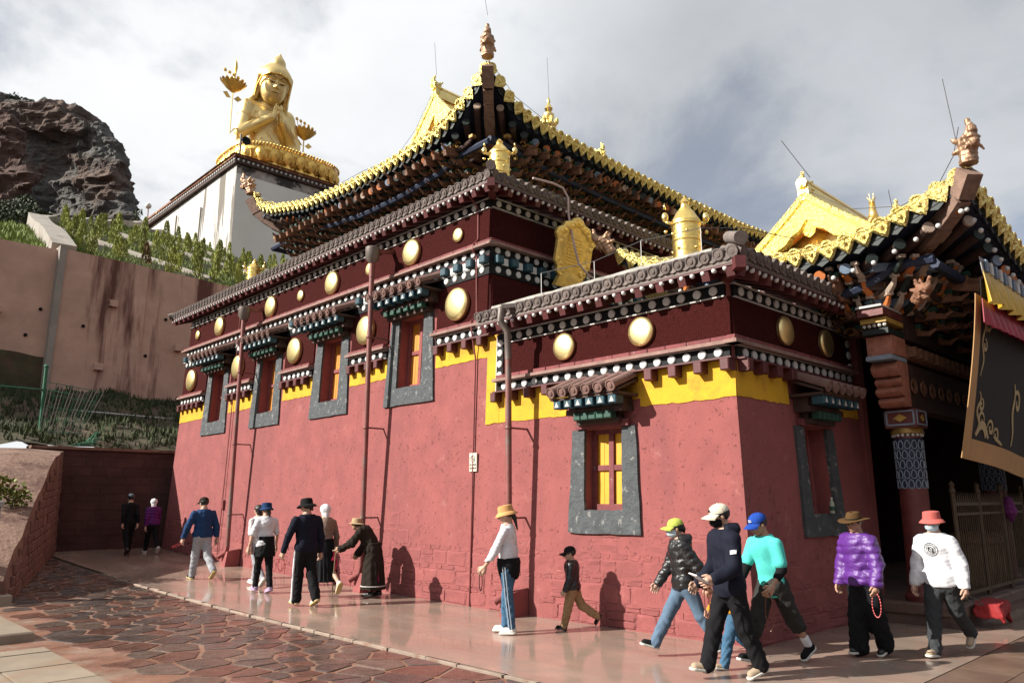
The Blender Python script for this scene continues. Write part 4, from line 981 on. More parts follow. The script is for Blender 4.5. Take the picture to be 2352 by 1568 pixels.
# beast-shaped bracket head at the corner
bm_ = drag_cu.copy(); bm_.materials.clear(); bm_.materials.append(m_carved)
o = inst('beast_bracket', bm_, T(12.0, 3.72, 4.7) @ RZ(radians(225)) @ RY(.9) @ SC(.5, .5, .5), porch)
zP = lambda t: interp(2.69 + t * 6.11, [2.69, 2.85, 3.4, 4.03, 4.69, 5.7, 7.0, 8.1, 8.8], [6.22, 6.13, 5.9, 5.68, 5.57, 5.57, 5.8, 6.12, 6.5])
zQ = lambda t: interp(11.29 + t * 12, [11.29, 11.5, 12.3, 13.2, 14.2, 16, 20, 22, 23.29], [6.22, 6.14, 5.94, 5.7, 5.55, 5.5, 5.5, 5.75, 6.3])
swept(porch, [(11.29, 2.69), (11.29, 8.8)], [(12.6, 4.25), (12.6, 7.3)], zP, 40, .27, .42, 1.1, (4.7, 5.42), 1, .3)
swept(porch, [(11.29, 2.69), (23.29, 2.69)], [(12.6, 4.25), (22, 4.25)], zQ, 40, .27, .42, 1.1, (4.7, 5.42), -1, .3)
rsurf('gilded_roof', rows_between([(11.31, 2.69 + 6.11 * t, zP(t) + .04) for t in tt], [(13, lerp(4.5, 6.85, t), 6.22) for t in tt]), porch, m_gold)
rsurf('gilded_roof', slope_rows(2.71, 5.68, 11.29, 23.29, 13, 21.5, .61, lambda t: zQ(t) + .04, 7.1, 1.64), porch, m_gold)
rsurf('gilded_roof', slope_rows(8.78, 5.68, 11.29, 23.29, 13, 21.5, .61, lambda t: 5.55 + .9 * abs(2 * t - 1) ** 7, 7.1, 1.64), porch, m_gold)
hip(porch, (11.33, 2.73, 6.2), (13, 4.5, 6.3), 0, .14); hip(porch, (11.33, 8.76, 6.5), (13, 6.85, 6.3), 0, .14)
gable(porch, 13.0, 5.68, 1.2, 6.2, 7.2, .42, 21.5)
dragon(porch, 12.95, 5.68, 7.2, pi, .5, drag_au)
dragon(porch, 11.22, 2.62, 6.3, radians(225), .62); dragon(porch, 11.24, 8.86, 6.52, radians(135), .6, drag_cu, .5)
hipbeam(porch, (11.24, 2.64, 6.2), (12.7, 4.3, 5.3), .2)
dragon(porch, 13.1, 4.2, 6.3, pi, .46, drag_au)
# resting deer on the roof
def deer_fn(P):
    d = uni([el(P, (0, 0, .2), (.3, .13, .15)), rc(P, (.2, 0, .26), (.3, 0, .5), .09, .06), rc(P, (.29, 0, .52), (.42, 0, .48), .06, .035),
             rc(P, (.2, -.08, .1), (.34, -.08, .04), .05, .03), rc(P, (.2, .08, .1), (.34, .08, .04), .05, .03), rc(P, (-.2, -.1, .12), (-.05, -.13, .05), .07, .04), rc(P, (-.2, .1, .12), (-.05, .13, .05), .07, .04)], .04)
    for sy in (-1, 1): d = su(d, rc(P, (.27, sy * .04, .56), (.22, sy * .1, .68), .025, .01), .02); d = su(d, rc(P, (.29, sy * .03, .56), (.27, sy * .05, .76), .015, .008), .015)
    return d
dm = meshnp('deer', [snets(deer_fn, (-.35, -.2, -.02), (.5, .2, .82), .016)], [m_goldpale])
de = thing('deer_figure', 'pale gilded deer lying on the porch roof beside the gable', 'roof figure', (13.2, 4.62, 6.42))
inst('body', dm, T(13.15, 4.62, 6.42) @ RZ(radians(200)) @ SC(.72, .72, .72), de)
# ---------------- railing between the columns
m_rail = mat('old_brass_railing', (.1, .065, .035), .6, .3, var=.3, vs=8)
rl = thing('iron_railing', 'old brass-coloured railing of thin bars between the porch columns', 'railing', (13, 3.84, .33))
MB().bar((12.95, 3.84, 1.75), (16.8, 3.84, 1.75), .04, .05).build('top_rail', m_rail, rl); MB().bar((12.95, 3.84, .45), (16.8, 3.84, .45), .04, .05).build('bottom_rail', m_rail, rl); MB().bar((12.95, 3.84, 1.6), (16.8, 3.84, 1.6), .03, .04).build('middle_rail', m_rail, rl)
bar_me = MB().lathe([(.009, 0), (.009, 1.3), (.015, 1.36), (.002, 1.5)], 6).mesh('rail_bar', m_rail)
for k in range(37): inst('rail_bar', bar_me, T(13.05 + k * .102, 3.84, .43), rl)
for x in (12.96, 14.2, 15.5, 16.8): MB().lathe([(.035, .33), (.035, 1.9), (.05, 1.94), (.03, 2.0), (.045, 2.05), (.002, 2.1)], 8, 0, T(x, 3.84, 0)).build('rail_post', m_rail, rl)
m_straw = mat('tan_ribbed_drum', (.3, .2, .1), .7, var=.3, vs=8)
dr = thing('ribbed_drum', 'round tan drum with ribs standing behind the porch railing', 'drum', (15.9, 4.42, .33))
MB().lathe([(.42, .35), (.45, .75), (.42, 1.05)], 24).build('drum_body', m_straw, dr, True);
for k in range(20):
    a = 2 * pi * k / 20; MB().bar((15.9 + .44 * cos(a), 4.42 + .44 * sin(a), .36), (15.9 + .44 * cos(a), 4.42 + .44 * sin(a), 1.08), .05, .05, 0, (1, 0, 0)).build('drum_rib', m_straw, dr)
for o in dr.children:
    if o.name.startswith('drum_body'): setp(o, dr, T(15.9, 4.42, 0))
MB().lathe([(.42, 1.05), (.5, 1.07), (.48, 1.18), (.3, 1.24), (.02, 1.26)], 24, 0, T(15.9, 4.42, 0)).build('drum_lid', m_carved, dr, True)
# purple cloth tied to the railing
m_purc = mat('purple_cloth', (.18, .02, .16), .9, var=.2, vs=12, bump=.3, bs=20)
def cloth_fn(P): return uni([rc(P, (0, 0, .3), (.03, 0, .12), .07, .1), rc(P, (.03, 0, .12), (.1, 0, -.05), .1, .03)], .05) + .012 * npn(P, 30, 5)
pc = tag(inst('purple_cloth', meshnp('purple_cloth', [snets(cloth_fn, (-.2, -.2, -.15), (.25, .2, .45), .018)], [m_purc]), T(15.6, 3.76, 1.5)), 'purple cloth knotted to the top of the porch railing', 'cloth')
m_redc = mat('bright_red_cloth', (.33, .012, .014), .8, var=.2, vs=8, bump=.3, bs=14)
def rcl(P): return uni([np.maximum(np.abs(P[:, 0]) - .34, np.maximum(np.abs(P[:, 1]) - .14, np.abs(P[:, 2] - .25) - .07)) - .03, rc(P, (.34, -.1, .25), (.42, -.14, .03), .06, .03), rc(P, (-.3, -.14, .26), (-.34, -.18, .12), .05, .03)], .05) + .015 * npn(P, 18, 8)
tag(inst('red_cushion', meshnp('red_cushion', [snets(rcl, (-.55, -.4, -.02), (.6, .4, .45), .02)], [m_redc]), T(12.95, 3.5, .04) @ RZ(.1)), 'bright red cloth bundle slumped against the porch platform', 'cloth bundle')
# ---------------- door curtain hung from the eave
m_tan = mat('tan_cloth_border', (.55, .31, .13), .9, var=.1, vs=4, bump=.1, bs=50)
m_brownc = mat('dark_brown_cloth', (.016, .012, .011), .95, var=.2, vs=4, bump=.15, bs=50)
m_cream2 = mat('cream_applique', (.5, .38, .2), .9, var=.1, vs=6)
m_valy = mat('yellow_satin', (.72, .45, .04), .45, var=.15, vs=5, bump=.1, bs=20)
m_valr = mat('crimson_satin', (.4, .02, .045), .5, var=.2, vs=5)
m_valg = mat('grey_stripe_cloth', (.36, .34, .34), .9, var=.2, vs=6)
cur = thing('door_curtain', 'dark brown awning curtain with a tan border and cream scrolls hung at the right edge', 'curtain', (12.2, 3, 4.9))
def BN(s, w, off=0):
    L_ = 2.55 + .07 * s; wob = .035 * sin(s * 1.9 + w * 2) * w
    return (12.0 + s + .03 * sin(w * 3), 2.93 + .42 * w ** 1.3 + wob - off, 4.94 - L_ * w)
def cloth(name, m, s0, s1, w0, w1, off, ns, nw, f=BN, par=None, th=.012):
    vs = [f(lerp(s0, s1, i / ns), lerp(w0, w1, j / nw), off) for j in range(nw + 1) for i in range(ns + 1)]
    k = ns + 1; n = len(vs); vs += [(x, y + th, z) for x, y, z in vs]
    fs = [(j * k + i, j * k + i + 1, (j + 1) * k + i + 1, (j + 1) * k + i) for j in range(nw) for i in range(ns)]
    fs += [tuple(n + q for q in f_[::-1]) for f_ in fs]
    fs += [(i, n + i, n + i + 1, i + 1) for i in range(ns)] + [(nw * k + i + 1, nw * k + n + i + 1, nw * k + n + i, nw * k + i) for i in range(ns)] + [((j + 1) * k, (j + 1) * k + n, j * k + n, j * k) for j in range(nw)] + [(j * k + ns, j * k + ns + n, (j + 1) * k + ns + n, (j + 1) * k + ns) for j in range(nw)]
    return MB().add(vs, fs).build(name, m, par or cur, True)
cloth('cloth_field', m_brownc, .28, 8, 0, .9, 0, 40, 14); cloth('border', m_tan, 0, .28, .1, 1, 0, 4, 16); cloth('border', m_tan, .28, 8, .885, 1, .004, 40, 3)
def scroll(pts, w=.028):
    mb = MB(); n = len(pts); vs = []
    for i, (s, wv) in enumerate(pts):
        a = pts[max(0, i - 1)]; b = pts[min(n - 1, i + 1)]; dx, dz = b[0] - a[0], (b[1] - a[1]) * 2.6; l = sqrt(dx * dx + dz * dz) + 1e-6; nx, nz = -dz / l, dx / l
        ww = w * (.35 + .65 * sin(pi * (i + .6) / (n + .2))); vs += [BN(s + nx * ww, wv + nz * ww / 2.6, .012), BN(s - nx * ww, wv - nz * ww / 2.6, .012)]
    vs2 = [(x, y + .008, z) for x, y, z in vs]; k = len(vs)
    mb.add(vs + vs2, [(2 * i, 2 * i + 2, 2 * i + 3, 2 * i + 1) for i in range(n - 1)] + [(k + 2 * i, 2 * i + k + 1, 2 * i + k + 3, 2 * i + k + 2) for i in range(n - 1)])
    mb.build('applique_scroll', m_cream2, cur)
def volute(s, w, r, a0, turns, sg): return [(s + r * (1 - .85 * k / 14) * cos(a0 + sg * turns * 2 * pi * k / 14), w + r / 2.6 * (1 - .85 * k / 14) * sin(a0 + sg * turns * 2 * pi * k / 14)) for k in range(15)]
scroll([(.42 + .05 * sin(k * .9), .2 + k * .028) for k in range(13)]); scroll(volute(.62, .24, .16, pi, 1.1, 1)); scroll(volute(.5, .36, .1, -pi / 2, 1, 1)); scroll([(.4 + .14 * k / 6, .18 + .1 * k / 6) for k in range(7)], .04); scroll(volute(.75, .2, .12, pi / 2, 1, -1))
scroll([(.42 + .06 * sin(k * .8), .62 + k * .018) for k in range(13)]); scroll(volute(.52, .69, .1, -pi / 2, 1.1, 1)); scroll(volute(.55, .77, .13, 0, 1.1, -1)); scroll([(.38 + .5 * k / 9, .86 - .07 * sin(pi * k / 9)) for k in range(10)], .05); scroll(volute(.95, .8, .13, pi, 1.2, 1)); scroll(volute(1.2, .83, .12, pi, 1.2, 1)); scroll([(1.1 + .05 * k, .84 + .004 * k) for k in range(9)]); scroll([(.4, .86), (.5, .82), (.62, .8), (.72, .82), (.78, .86)], .045)
scroll([(2.0 + .05 * sin(k * .8), .5 + k * .03) for k in range(13)], .05); scroll(volute(2.2, .6, .2, pi, 1.1, 1), .045)
def VY(s, w, off=0):
    p = .05 * sin(s * 26) * w; return (12.0 + s, 2.82 + p - .06 * w, 5.0 - .47 * w - .02 * sin(s * 13))
def VR(s, w, off=0):
    p = .05 * sin(s * 19 + 1) * w; return (12.03 + s, 2.88 + p - .03 * w, 4.6 - .34 * w - .05 * abs(sin(s * 9)) * w)
def VG(s, w, off=0): return (12.0 + s, 2.84 - .02 * w, 5.2 - .25 * w)
cloth('valance_red', m_valr, 0, 8, 0, 1, 0, 260, 5, VR); cloth('valance_yellow', m_valy, 0, 8, 0, 1, 0, 300, 5, VY); cloth('valance_top', m_valg, 0, 8, 0, 1, 0, 20, 2, VG)
for k in range(32):
    x = 12.1 + k * .24; MB().box(x, x + .1, 2.79, 2.815, 4.99, 5.17).build('valance_tab', m_white if k % 2 else m_bluegrey, cur)
# drinks bottle left on the window ledge
m_bottle = bpy.data.materials.new('clear_bottle_plastic'); m_bottle.use_nodes = True; b_ = m_bottle.node_tree.nodes['Principled BSDF']; b_.inputs['Base Color'].default_value = (.55, .62, .5, 1); b_.inputs['Roughness'].default_value = .15; b_.inputs['Transmission Weight'].default_value = .5
bo = thing('drink_bottle', 'small plastic drink bottle standing on the ledge of the shaded window', 'bottle', (11.42, 5.02, 1.62))
MB().lathe([(.033, 0), (.036, .01), (.036, .13), (.03, .16), (.014, .19), (.014, .2)], 12, 0, T(11.42, 5.02, 1.625)).build('bottle_body', m_bottle, bo, True)
MB().lathe([(.017, 0), (.017, .025), (.015, .03)], 10, 0, T(11.42, 5.02, 1.826)).build('cap', m_white, bo); MB().lathe([(.0368, .04), (.0368, .1)], 12, 0, T(11.42, 5.02, 1.625), False).build('label_sleeve', m_green, bo, True)
# ============================================================ hillside, walls, statue, cliffs
m_grass = mat('hill_grass_soil', (.085, .07, .035), .95, var=.35, vs=1.5, bump=.5, bs=6, col2=(.13, .075, .05), c2lo=.52, c2hi=.6, c2s=.7)
m_blade = mat('grass_blade', (.22, .29, .05), .8, var=.3, vs=.8, rnd=.2)
m_conc = mat('red_stained_concrete', (.72, .46, .355), .9, var=.14, vs=1.2, bump=.25, bs=8, col2=(.17, .065, .05), c2lo=.53, c2hi=.6, c2s=.5, streak=True)
m_palec = mat('pale_concrete', (.40, .36, .31), .85, var=.15, vs=1.5, bump=.3, bs=8, col2=(.2, .15, .12), c2lo=.55, c2hi=.7, c2s=1, streak=True)
m_endw = mat('dark_red_masonry', (.09, .04, .034), .9, var=.3, vs=2, bump=.5, bs=14, rnd=.15)
m_sand = mat('red_sandstone_wall', (.27, .16, .115), .9, var=.22, vs=1.6, bump=.7, bs=9, bdist=.05, col2=(.15, .07, .05), c2lo=.5, c2hi=.64, c2s=1.4)
def crest(x): return 46.8 + (x - 8.8) * 1.73 if x > 8.8 else 46.8 - (8.8 - x) * 2.2
def hillz(x, y):
    yc = max(36, crest(x)); b = 11.5 + .41 * (min(y, yc) - 34) + .06 * max(0, y - yc)
    return b + .1 * sin(x * .9 + y * .5) - (0 if x > 6 else .12 * (6 - x) ** .7)
def hz(x, y):
    if y <= 25.2: return gz(y) - .05
    if y <= 34: return lerp(3.3, 6.2, (y - 25.2) / 8.8) + .12 * sin(x * 1.3 + y) + .08 * sin(x * 3.1 - y * 2)
    return 11.6 + .41 * (y - 34) + .1 * sin(x * .9 + y * .5)
# slope between the passage wall and the retaining wall
sheet('grass_slope', [-30 + 1.0 * k for k in range(75)], [25.5 + .6 * k for k in range(15)] + [34.3], lambda x, y: hz(x, y) if y > 25.4 else 3.2, m_grass)
sheet('hillside', [-60 + 3 * k for k in range(18)] + [-5 + 1.2 * k for k in range(36)] + [40 + 4 * k for k in range(16)], [34.4 + 1.5 * k for k in range(50)], lambda x, y: hillz(x, y) - .05, m_grass)
# left bank beside the paving
def bank(x, y):
    t = interp(y, [15.9, 17.5, 20, 22.7, 25.4], [.4, 1.2, 2.05, 3.1, 3.35]); face = 3.25 + (y - 15.9) * .317
    return t + max(0, (face - 2.1 - x)) * .12 + .1 * sin(x * 2 + y * 1.7)
mb = MB(); yb_ = [15.9 + .6 * k for k in range(17)]; ob_ = [.5, 1, 1.6, 2.1, 2.6, 3.2, 4, 5, 7, 10, 16, 30]
vs = [(3.25 + (y - 15.9) * .317 - o, y, bank(3.25 + (y - 15.9) * .317 - o, y) - (.4 if o < 2.5 else .1)) for y in yb_ for o in ob_]; nb = len(ob_)
mb.add(vs, [(j * nb + i, j * nb + i + 1, (j + 1) * nb + i + 1, (j + 1) * nb + i) for j in range(len(yb_) - 1) for i in range(nb - 1)])
tag(mb.build('earth_bank', m_grass, None, True), kind='structure')
# sloping side wall with its wide lit coping
sw = thing('sloping_wall', 'sloping red sandstone wall with a broad sunlit top beside the passage', 'wall', (4.2, 19.5, .2))
mb = MB(); Y_ = [15.9 + .5 * k for k in range(19)]; vs = []; r = random.Random(8)
zt_ = lambda y: interp(y, [15.9, 16.5, 17.5, 20, 22.7, 25.2], [.5, .8, 1.22, 2.0, 2.95, 3.3])
for y in Y_:
    f = 3.25 + (y - 15.9) * .317; j = r.uniform(-.03, .03)
    vs += [(f + .05, y, gz(y) - .1), (f - .05 + j, y, zt_(y)), (f - 1.0, y, zt_(y) + .05 + r.uniform(-.04, .04)), (f - 2.2, y, zt_(y) + .02), (f - 2.2, y, gz(y) - .2)]
mb.add(vs, [(k * 5 + q, k * 5 + q + 1, k * 5 + 6 + q, k * 5 + 5 + q) for k in range(len(Y_) - 1) for q in range(4)] + [(4, 3, 2, 1, 0)])
mb.build('wall_body', m_sand, sw)
rm = random.Random(31); m_sand2 = mat('brown_red_rubble', (.2, .1, .075), .9, var=.25, vs=3, bump=.6, bs=12, rnd=.15)
stm2 = MB().bev(-.5, .5, -.5, .5, -.5, .5, .1).mesh('face_stone', m_endw); stm3 = MB().bev(-.5, .5, -.5, .5, -.5, .5, .14).mesh('face_stone', m_sand2)
d_ = Vector((.317, 1, 0)).normalized(); nrm = Vector((d_.y, -d_.x, 0))
z = .05
while z < 3.0:
    h_ = rm.uniform(.16, .26); y = 16.1
    while y < 24.8:
        w_ = rm.uniform(.3, .7)
        yc = y + w_ * .475
        if gz(yc) + z + h_ < zt_(yc) - .08 - rm.random() * .25 and rm.random() < .96:
            f = 3.25 + (yc - 15.9) * .317; zc = gz(yc) + z + h_ / 2; lean = .05 - .1 * (zc - gz(yc)) / max(.4, zt_(yc) - gz(yc))
            inst('face_stone', stm3, frame((f + lean - .025, yc, zc), d_, (0, 0, 1), nrm) @ SC(w_ - .012, h_ - .012, .07 + rm.uniform(0, .025)), sw)
        y += w_ * .95
    z += h_
# end wall of the passage, coursed stones
ew = thing('passage_wall', 'dark red masonry wall closing the far end of the shaded passage', 'wall', (7.5, 25.2, .45))
MB().box(5.4, 9.9, 25.2, 25.6, .2, 3.34).build('wall_body', m_endw, ew)
MB().box(5.3, 9.9, 25.1, 25.7, 3.34, 3.42).build('wall_cap', m_sand, ew)
z = .42
while z < 3.25:
    h_ = rm.uniform(.2, .3); x = 5.5
    while x < 9.8:
        w_ = rm.uniform(.35, .8); w_ = min(w_, 9.85 - x)
        if w_ > .1: inst('face_stone', stm2, frame((x + w_ / 2, 25.2, z + h_ / 2), (1, 0, 0), (0, 0, 1), (0, -1, 0)) @ SC(w_ - .008, h_ - .008, .03 + rm.uniform(0, .008)), ew)
        x += w_
    z += h_
# tall retaining wall of cast panels
rw = thing('retaining_wall', 'tall rust-stained concrete retaining wall in wide panels below the terraces', 'wall', (10, 34, 6))
MB().hexa([(-24, 34, 4.6), (7.34, 34, 4.6), (7.34, 34.6, 4.6), (-24, 34.6, 4.6), (-24, 34, 11.35), (7.34, 34, 11.85), (7.34, 34.6, 11.85), (-24, 34.6, 11.35)]).build('concrete_panel', m_conc, rw)
MB().hexa([(7.4, 33.7, 4.6), (10.7, 33.7, 4.6), (10.7, 34.6, 4.6), (7.4, 34.6, 4.6), (7.4, 33.7, 11.85), (10.7, 33.7, 11.77), (10.7, 34.6, 11.77), (7.4, 34.6, 11.85)]).build('concrete_panel', m_conc, rw)
MB().hexa([(10.72, 33.76, 4.6), (13.66, 33.76, 4.6), (13.66, 34.6, 4.6), (10.72, 34.6, 4.6), (10.72, 33.76, 11.77), (13.66, 33.76, 11.68), (13.66, 34.6, 11.68), (10.72, 34.6, 11.77)]).build('concrete_panel', m_conc, rw)
MB().box(13.7, 20, 34.1, 34.7, 4.6, 11.75).build('concrete_panel', m_conc, rw); MB().box(20.03, 32, 34.1, 34.7, 4.6, 11.7).build('concrete_panel', m_conc, rw)
mb = MB()
MB().hexa([(7.2, 33.62, 4.8), (7.42, 33.62, 4.8), (7.42, 34.5, 4.8), (7.2, 34.5, 4.8), (7.25, 33.62, 11.95), (7.5, 33.62, 11.95), (7.5, 34.5, 11.95), (7.25, 34.5, 11.95)]).build('panel_joint', m_palec, rw)
for (x, z) in ((9.4, 9.9), (9.1, 7.2), (12.2, 8.4), (5.4, 9.0)): MB().bev(x - .16, x + .16, 33.5, 33.75 if x > 7.4 else 34.05, z - .13, z + .13, .02).build('drain_block', m_conc, rw)
m_hole = mat('dark_weep_hole', (.015, .01, .01), 1)
for (x, z) in ((6.5, 8.2), (6.9, 9.3), (10.9, 7.9), (11.6, 9.6), (8.4, 8.8), (5.2, 7.3)): MB().lathe([(.07, 0), (.07, .02), (.045, .025), (.04, -.02)], 10, 0, T(x, 33.68 if x > 7.4 and x < 10.7 else (33.74 if x > 10.7 else 33.98), z) @ RX(pi / 2)).build('weep_hole', m_hole, rw)
# terraces: pale edge wall and kerbs across the slope
def hp(x, y, dz=0): return Vector((x, y, hillz(x, y) + dz))
te = thing('terrace_edging', 'pale concrete edging that frames and steps the planted terraces', 'terrace edging', (12, 40, 13))
def kerb(a, b, w, h, name='terrace_kerb', dz=0, n=6):
    mb = MB()
    for k in range(n):
        p = Vector(a).lerp(Vector(b), k / n); q = Vector(a).lerp(Vector(b), (k + 1) / n); p = hp(p.x, p.y, dz); q = hp(q.x, q.y, dz); mb.bar(p, q, w, h)
    return mb.build(name, m_palec, te)
kerb((7.55, 34.5, 0), (8.8, 46.8, 0), .9, 1.0, 'edge_wall', .15); kerb((8.8, 46.8, 0), (20.5, 67, 0), .7, .8, 'edge_wall', .1, 12)
rows_ = [36.0, 37.7, 39.4, 41.2, 43.0, 44.9, 46.9, 49.0, 51.2, 53.5]
for k, y in enumerate(rows_):
    xa = 7.75 + (y - 34.5) * .1 if y < 46.8 else 8.8 + (y - 46.8) * .58; kerb((xa, y, 0), (23.2 if y > 55 else 34, y + .3, 0), .16, .36, 'terrace_kerb', .0, 8)
for (a, b) in (((10.5, 44.3, 0), (14.6, 36.0, 0)), ((14.2, 50.9, 0), (21.5, 38.6, 0)), ((18.6, 54.4, 0), (26.5, 41.3, 0)), ((9.4, 46.5, 0), (12.0, 41.2, 0))): kerb(a, b, .7, .3, 'terrace_path', .1, 6)
# clipped conifers planted in rows
m_con = mat('conifer_needles', (.32, .35, .06), .8, var=.35, vs=3, rnd=.3)
m_con2 = mat('dry_conifer_needles', (.16, .09, .02), .8, var=.35, vs=3, rnd=.2)
m_bark = mat('bark', (.09, .06, .04), .9, var=.3, vs=6)
def conifer_mesh(seed, m):
    r = random.Random(seed); mb = MB()
    for k in range(300):
        z = r.random() ** .8; rad = .30 * (1 - z) ** .6 * min(1, (z + .06) / .2) * sqrt(r.random()) + .02; a = r.random() * 6.28
        p = Vector((rad * cos(a), rad * sin(a), .08 + z * .92)); up = Vector((cos(a) * .45, sin(a) * .45, 1)).normalized(); L_ = r.uniform(.09, .17); w = r.uniform(.025, .05); s = up.cross(Vector((r.uniform(-1, 1), r.uniform(-1, 1), r.uniform(-1, 1)))).normalized()
        mb.add([p - s * w, p + s * w, p + up * L_], [(0, 1, 2)])
    return mb.mesh('foliage', m)
con = [conifer_mesh(k, m_con) for k in range(5)]; cond = conifer_mesh(9, m_con2)
trunk_me = MB().tube([(0, 0, -.1), (0, 0, .3)], .025, 6).mesh('stem', m_bark)
rc_ = random.Random(17); ncon = 0
ORD = 'first second third fourth fifth sixth seventh eighth ninth tenth eleventh twelfth thirteenth fourteenth fifteenth sixteenth seventeenth eighteenth nineteenth twentieth'.split()
ROWN = ['lowest terrace row'] + [o + ' terrace row up' for o in ORD[1:10]] + ['top row at the plinth foot']
def con_at(x, y, h, dry=False, row=0, nth=0):
    global ncon
    z = hp(x, y).z; t = thing('conifer_shrub', 'dry orange-brown conifer shrub among the green ones near the terrace edge' if dry else 'small green conifer shrub, %s from the left in the %s' % (ORD[min(nth, 19)], ROWN[row]), 'shrub', (x, y, z), rc_.uniform(0, 6), 'conifer shrubs planted on the terraces')
    Mx = WM[t.name] @ RX(rc_.uniform(-.1, .1)) @ RY(rc_.uniform(-.1, .1)) @ SC(h * rc_.uniform(.5, .75), h * rc_.uniform(.5, .75), h)
    inst('foliage', cond if dry else con[rc_.randrange(5)], Mx, t); inst('stem', trunk_me, Mx, t); ncon += 1
for k, y in enumerate([35.3] + [(a + b) / 2 for a, b in zip(rows_, rows_[1:])] + [56.5]):
    x0 = 8.5 + (y - 34.5) * .1 if y < 46.8 else 9.6 + (y - 46.8) * .58
    x = x0 + rc_.uniform(0, .5); nth = 0
    while x < 23 + (y - 34) * .42:
        if y > 54.2 and x > 23: break
        con_at(x, y + rc_.uniform(-.5, .5), rc_.uniform(.85, 1.5), dry=(k == 1 and nth == 2), row=k, nth=nth); nth += 1; x += rc_.uniform(1.0, 1.9)
# grass tufts
def tufts(name, n, fn, hgt, seed, m=m_blade):
    r = random.Random(seed); mb = MB()
    for _ in range(n):
        q = fn(r)
        if q is None: continue
        x, y, z = q; h = hgt * r.uniform(.5, 1.2)
        for k in range(3):
            a = r.random() * 6.28; s = Vector((cos(a), sin(a), 0)) * h * .16; t = Vector((r.uniform(-.4, .4), r.uniform(-.4, .4), 1)) * h; p = Vector((x + r.uniform(-.1, .1), y + r.uniform(-.1, .1), z - .03)); mb.add([p - s, p + s, p + t], [(0, 1, 2)])
    o = mb.build(name, m); tag(o, kind='stuff'); return o
tag(tufts('terrace_grass', 16000, lambda r: (lambda x, y: tuple(hp(x, y)))(r.uniform(7.8, 34), 34.6 + r.random() ** 1.1 * 26), .3, 1), 'bright green grass covering the planted terraces', 'grass')
tag(tufts('hill_grass', 9000, lambda r: (lambda x, y: (x, y, hillz(x, y)))(r.uniform(-8, 7.3) + 0, 34.8 + r.random() ** 1.3 * 30), .38, 2), 'loose tall grass on the hill above the retaining wall', 'grass')
m_bladed = mat('dull_grass_blade', (.05, .07, .018), .85, var=.4, vs=.6, rnd=.2)
tag(tufts('slope_grass', 6500, lambda r: (lambda x, y: (x, y, hz(x, y)) )(r.uniform(-6, 20), 25.6 + r.random() * 8.3), .25, 3, m_bladed), 'dull green grass on the bank below the retaining wall', 'grass')
tag(tufts('bank_grass', 1500, lambda r: (lambda x, y: (x, y, bank(x, y) - .05))(r.uniform(-4, 1.9), r.uniform(17.5, 25)), .3, 4), 'grass on the earth bank left of the passage', 'grass')
# ---------------- broadleaf bushes
def leaves(mb, c, rad, n, r, size, sq=(1, 1, .8)):
    for _ in range(n):
        v = Vector((r.gauss(0, 1), r.gauss(0, 1), r.gauss(0, 1))).normalized() * (r.random() ** .33) ; p = Vector(c) + Vector((v.x * rad * sq[0], v.y * rad * sq[1], v.z * rad * sq[2]))
        a = Vector((r.uniform(-1, 1), r.uniform(-1, 1), r.uniform(-.4, 1))).normalized(); b = a.cross(Vector((r.uniform(-1, 1), r.uniform(-1, 1), r.uniform(-1, 1)))).normalized(); s = size * r.uniform(.6, 1.3)
        mb.add([p - b * s * .45, p + a * s * .5, p + b * s * .45, p - a * s * .6], [(0, 1, 2, 3)])
m_leaf = mat('willow_leaves', (.04, .062, .016), .7, var=.35, vs=.7, rnd=.1)
m_leaf2 = mat('yellow_green_leaves', (.17, .2, .02), .7, var=.3, vs=2)
def bush(name, label, base, h, blobs, n, size, seed, m=m_leaf, cat='tree'):
    r = random.Random(seed); t = thing(name, label, cat, base); mb = MB(); B = Vector(base)
    for (dx, dy, dz, rad) in blobs: leaves(mb, B + Vector((dx, dy, dz)), rad, n, r, size)
    mb.build('crown', m, t)
    tb = MB(); tb.tube([B - Vector((0, 0, .3)), B + Vector((.1, 0, h * .3)), B + Vector((0, .1, h * .6))], [h * .035, h * .028, h * .015], 7)
    for (dx, dy, dz, rad) in blobs: tb.tube([B + Vector((0, 0, h * .22)), B + Vector((dx * .5, dy * .5, dz * .6)), B + Vector((dx, dy, dz))], [h * .02, h * .014, h * .004], 5)
    tb.build('trunk', m_bark, t); return t
bush('willow_tree', 'dense dark green willow at the left edge below the cliffs', (9.0, 52, 16.9), 3.4, [(r * cos(a) * .9, r * sin(a), z, s) for (r, a, z, s) in ((0, 0, 2.3, 1.0), (.9, .4, 2.0, .8), (.9, 2.2, 2.4, .8), (1.0, 3.4, 1.7, .8), (1.0, 5, 1.8, .8), (.5, 1.2, 3.0, .55), (1.4, 0, 1.5, .6), (1.5, 5.6, 1.7, .6), (1.4, 3.1, 1.2, .7))], 420, .15, 5)
bush('willow_tree', 'second willow half out of frame at the left edge', (6.9, 49, 14.0), 4, [(0, 0, 2.6, 1.2), (.7, 0, 2.2, .9), (-.8, 0, 2.1, 1.0), (.3, .4, 3.4, .7), (.9, 0, 3.2, .7)], 500, .15, 6)
bush('leafy_sapling', 'slim pale sapling standing before the dark cliff', (19.5, 66, 23.6), 3.0, [(0, 0, 1.6, .5), (.2, 0, 2.3, .4), (-.2, 0, 1.0, .4)], 60, .18, 7)
bush('leafy_plant', 'yellow-green leafy plant at the left edge of the earth bank', (3.72, 19.0, 1.72), .7, [(0, 0, .3, .35), (.2, .1, .2, .25), (-.2, 0, .45, .3), (-.5, 0, .5, .35)], 110, .09, 8, m_leaf2, 'plant')
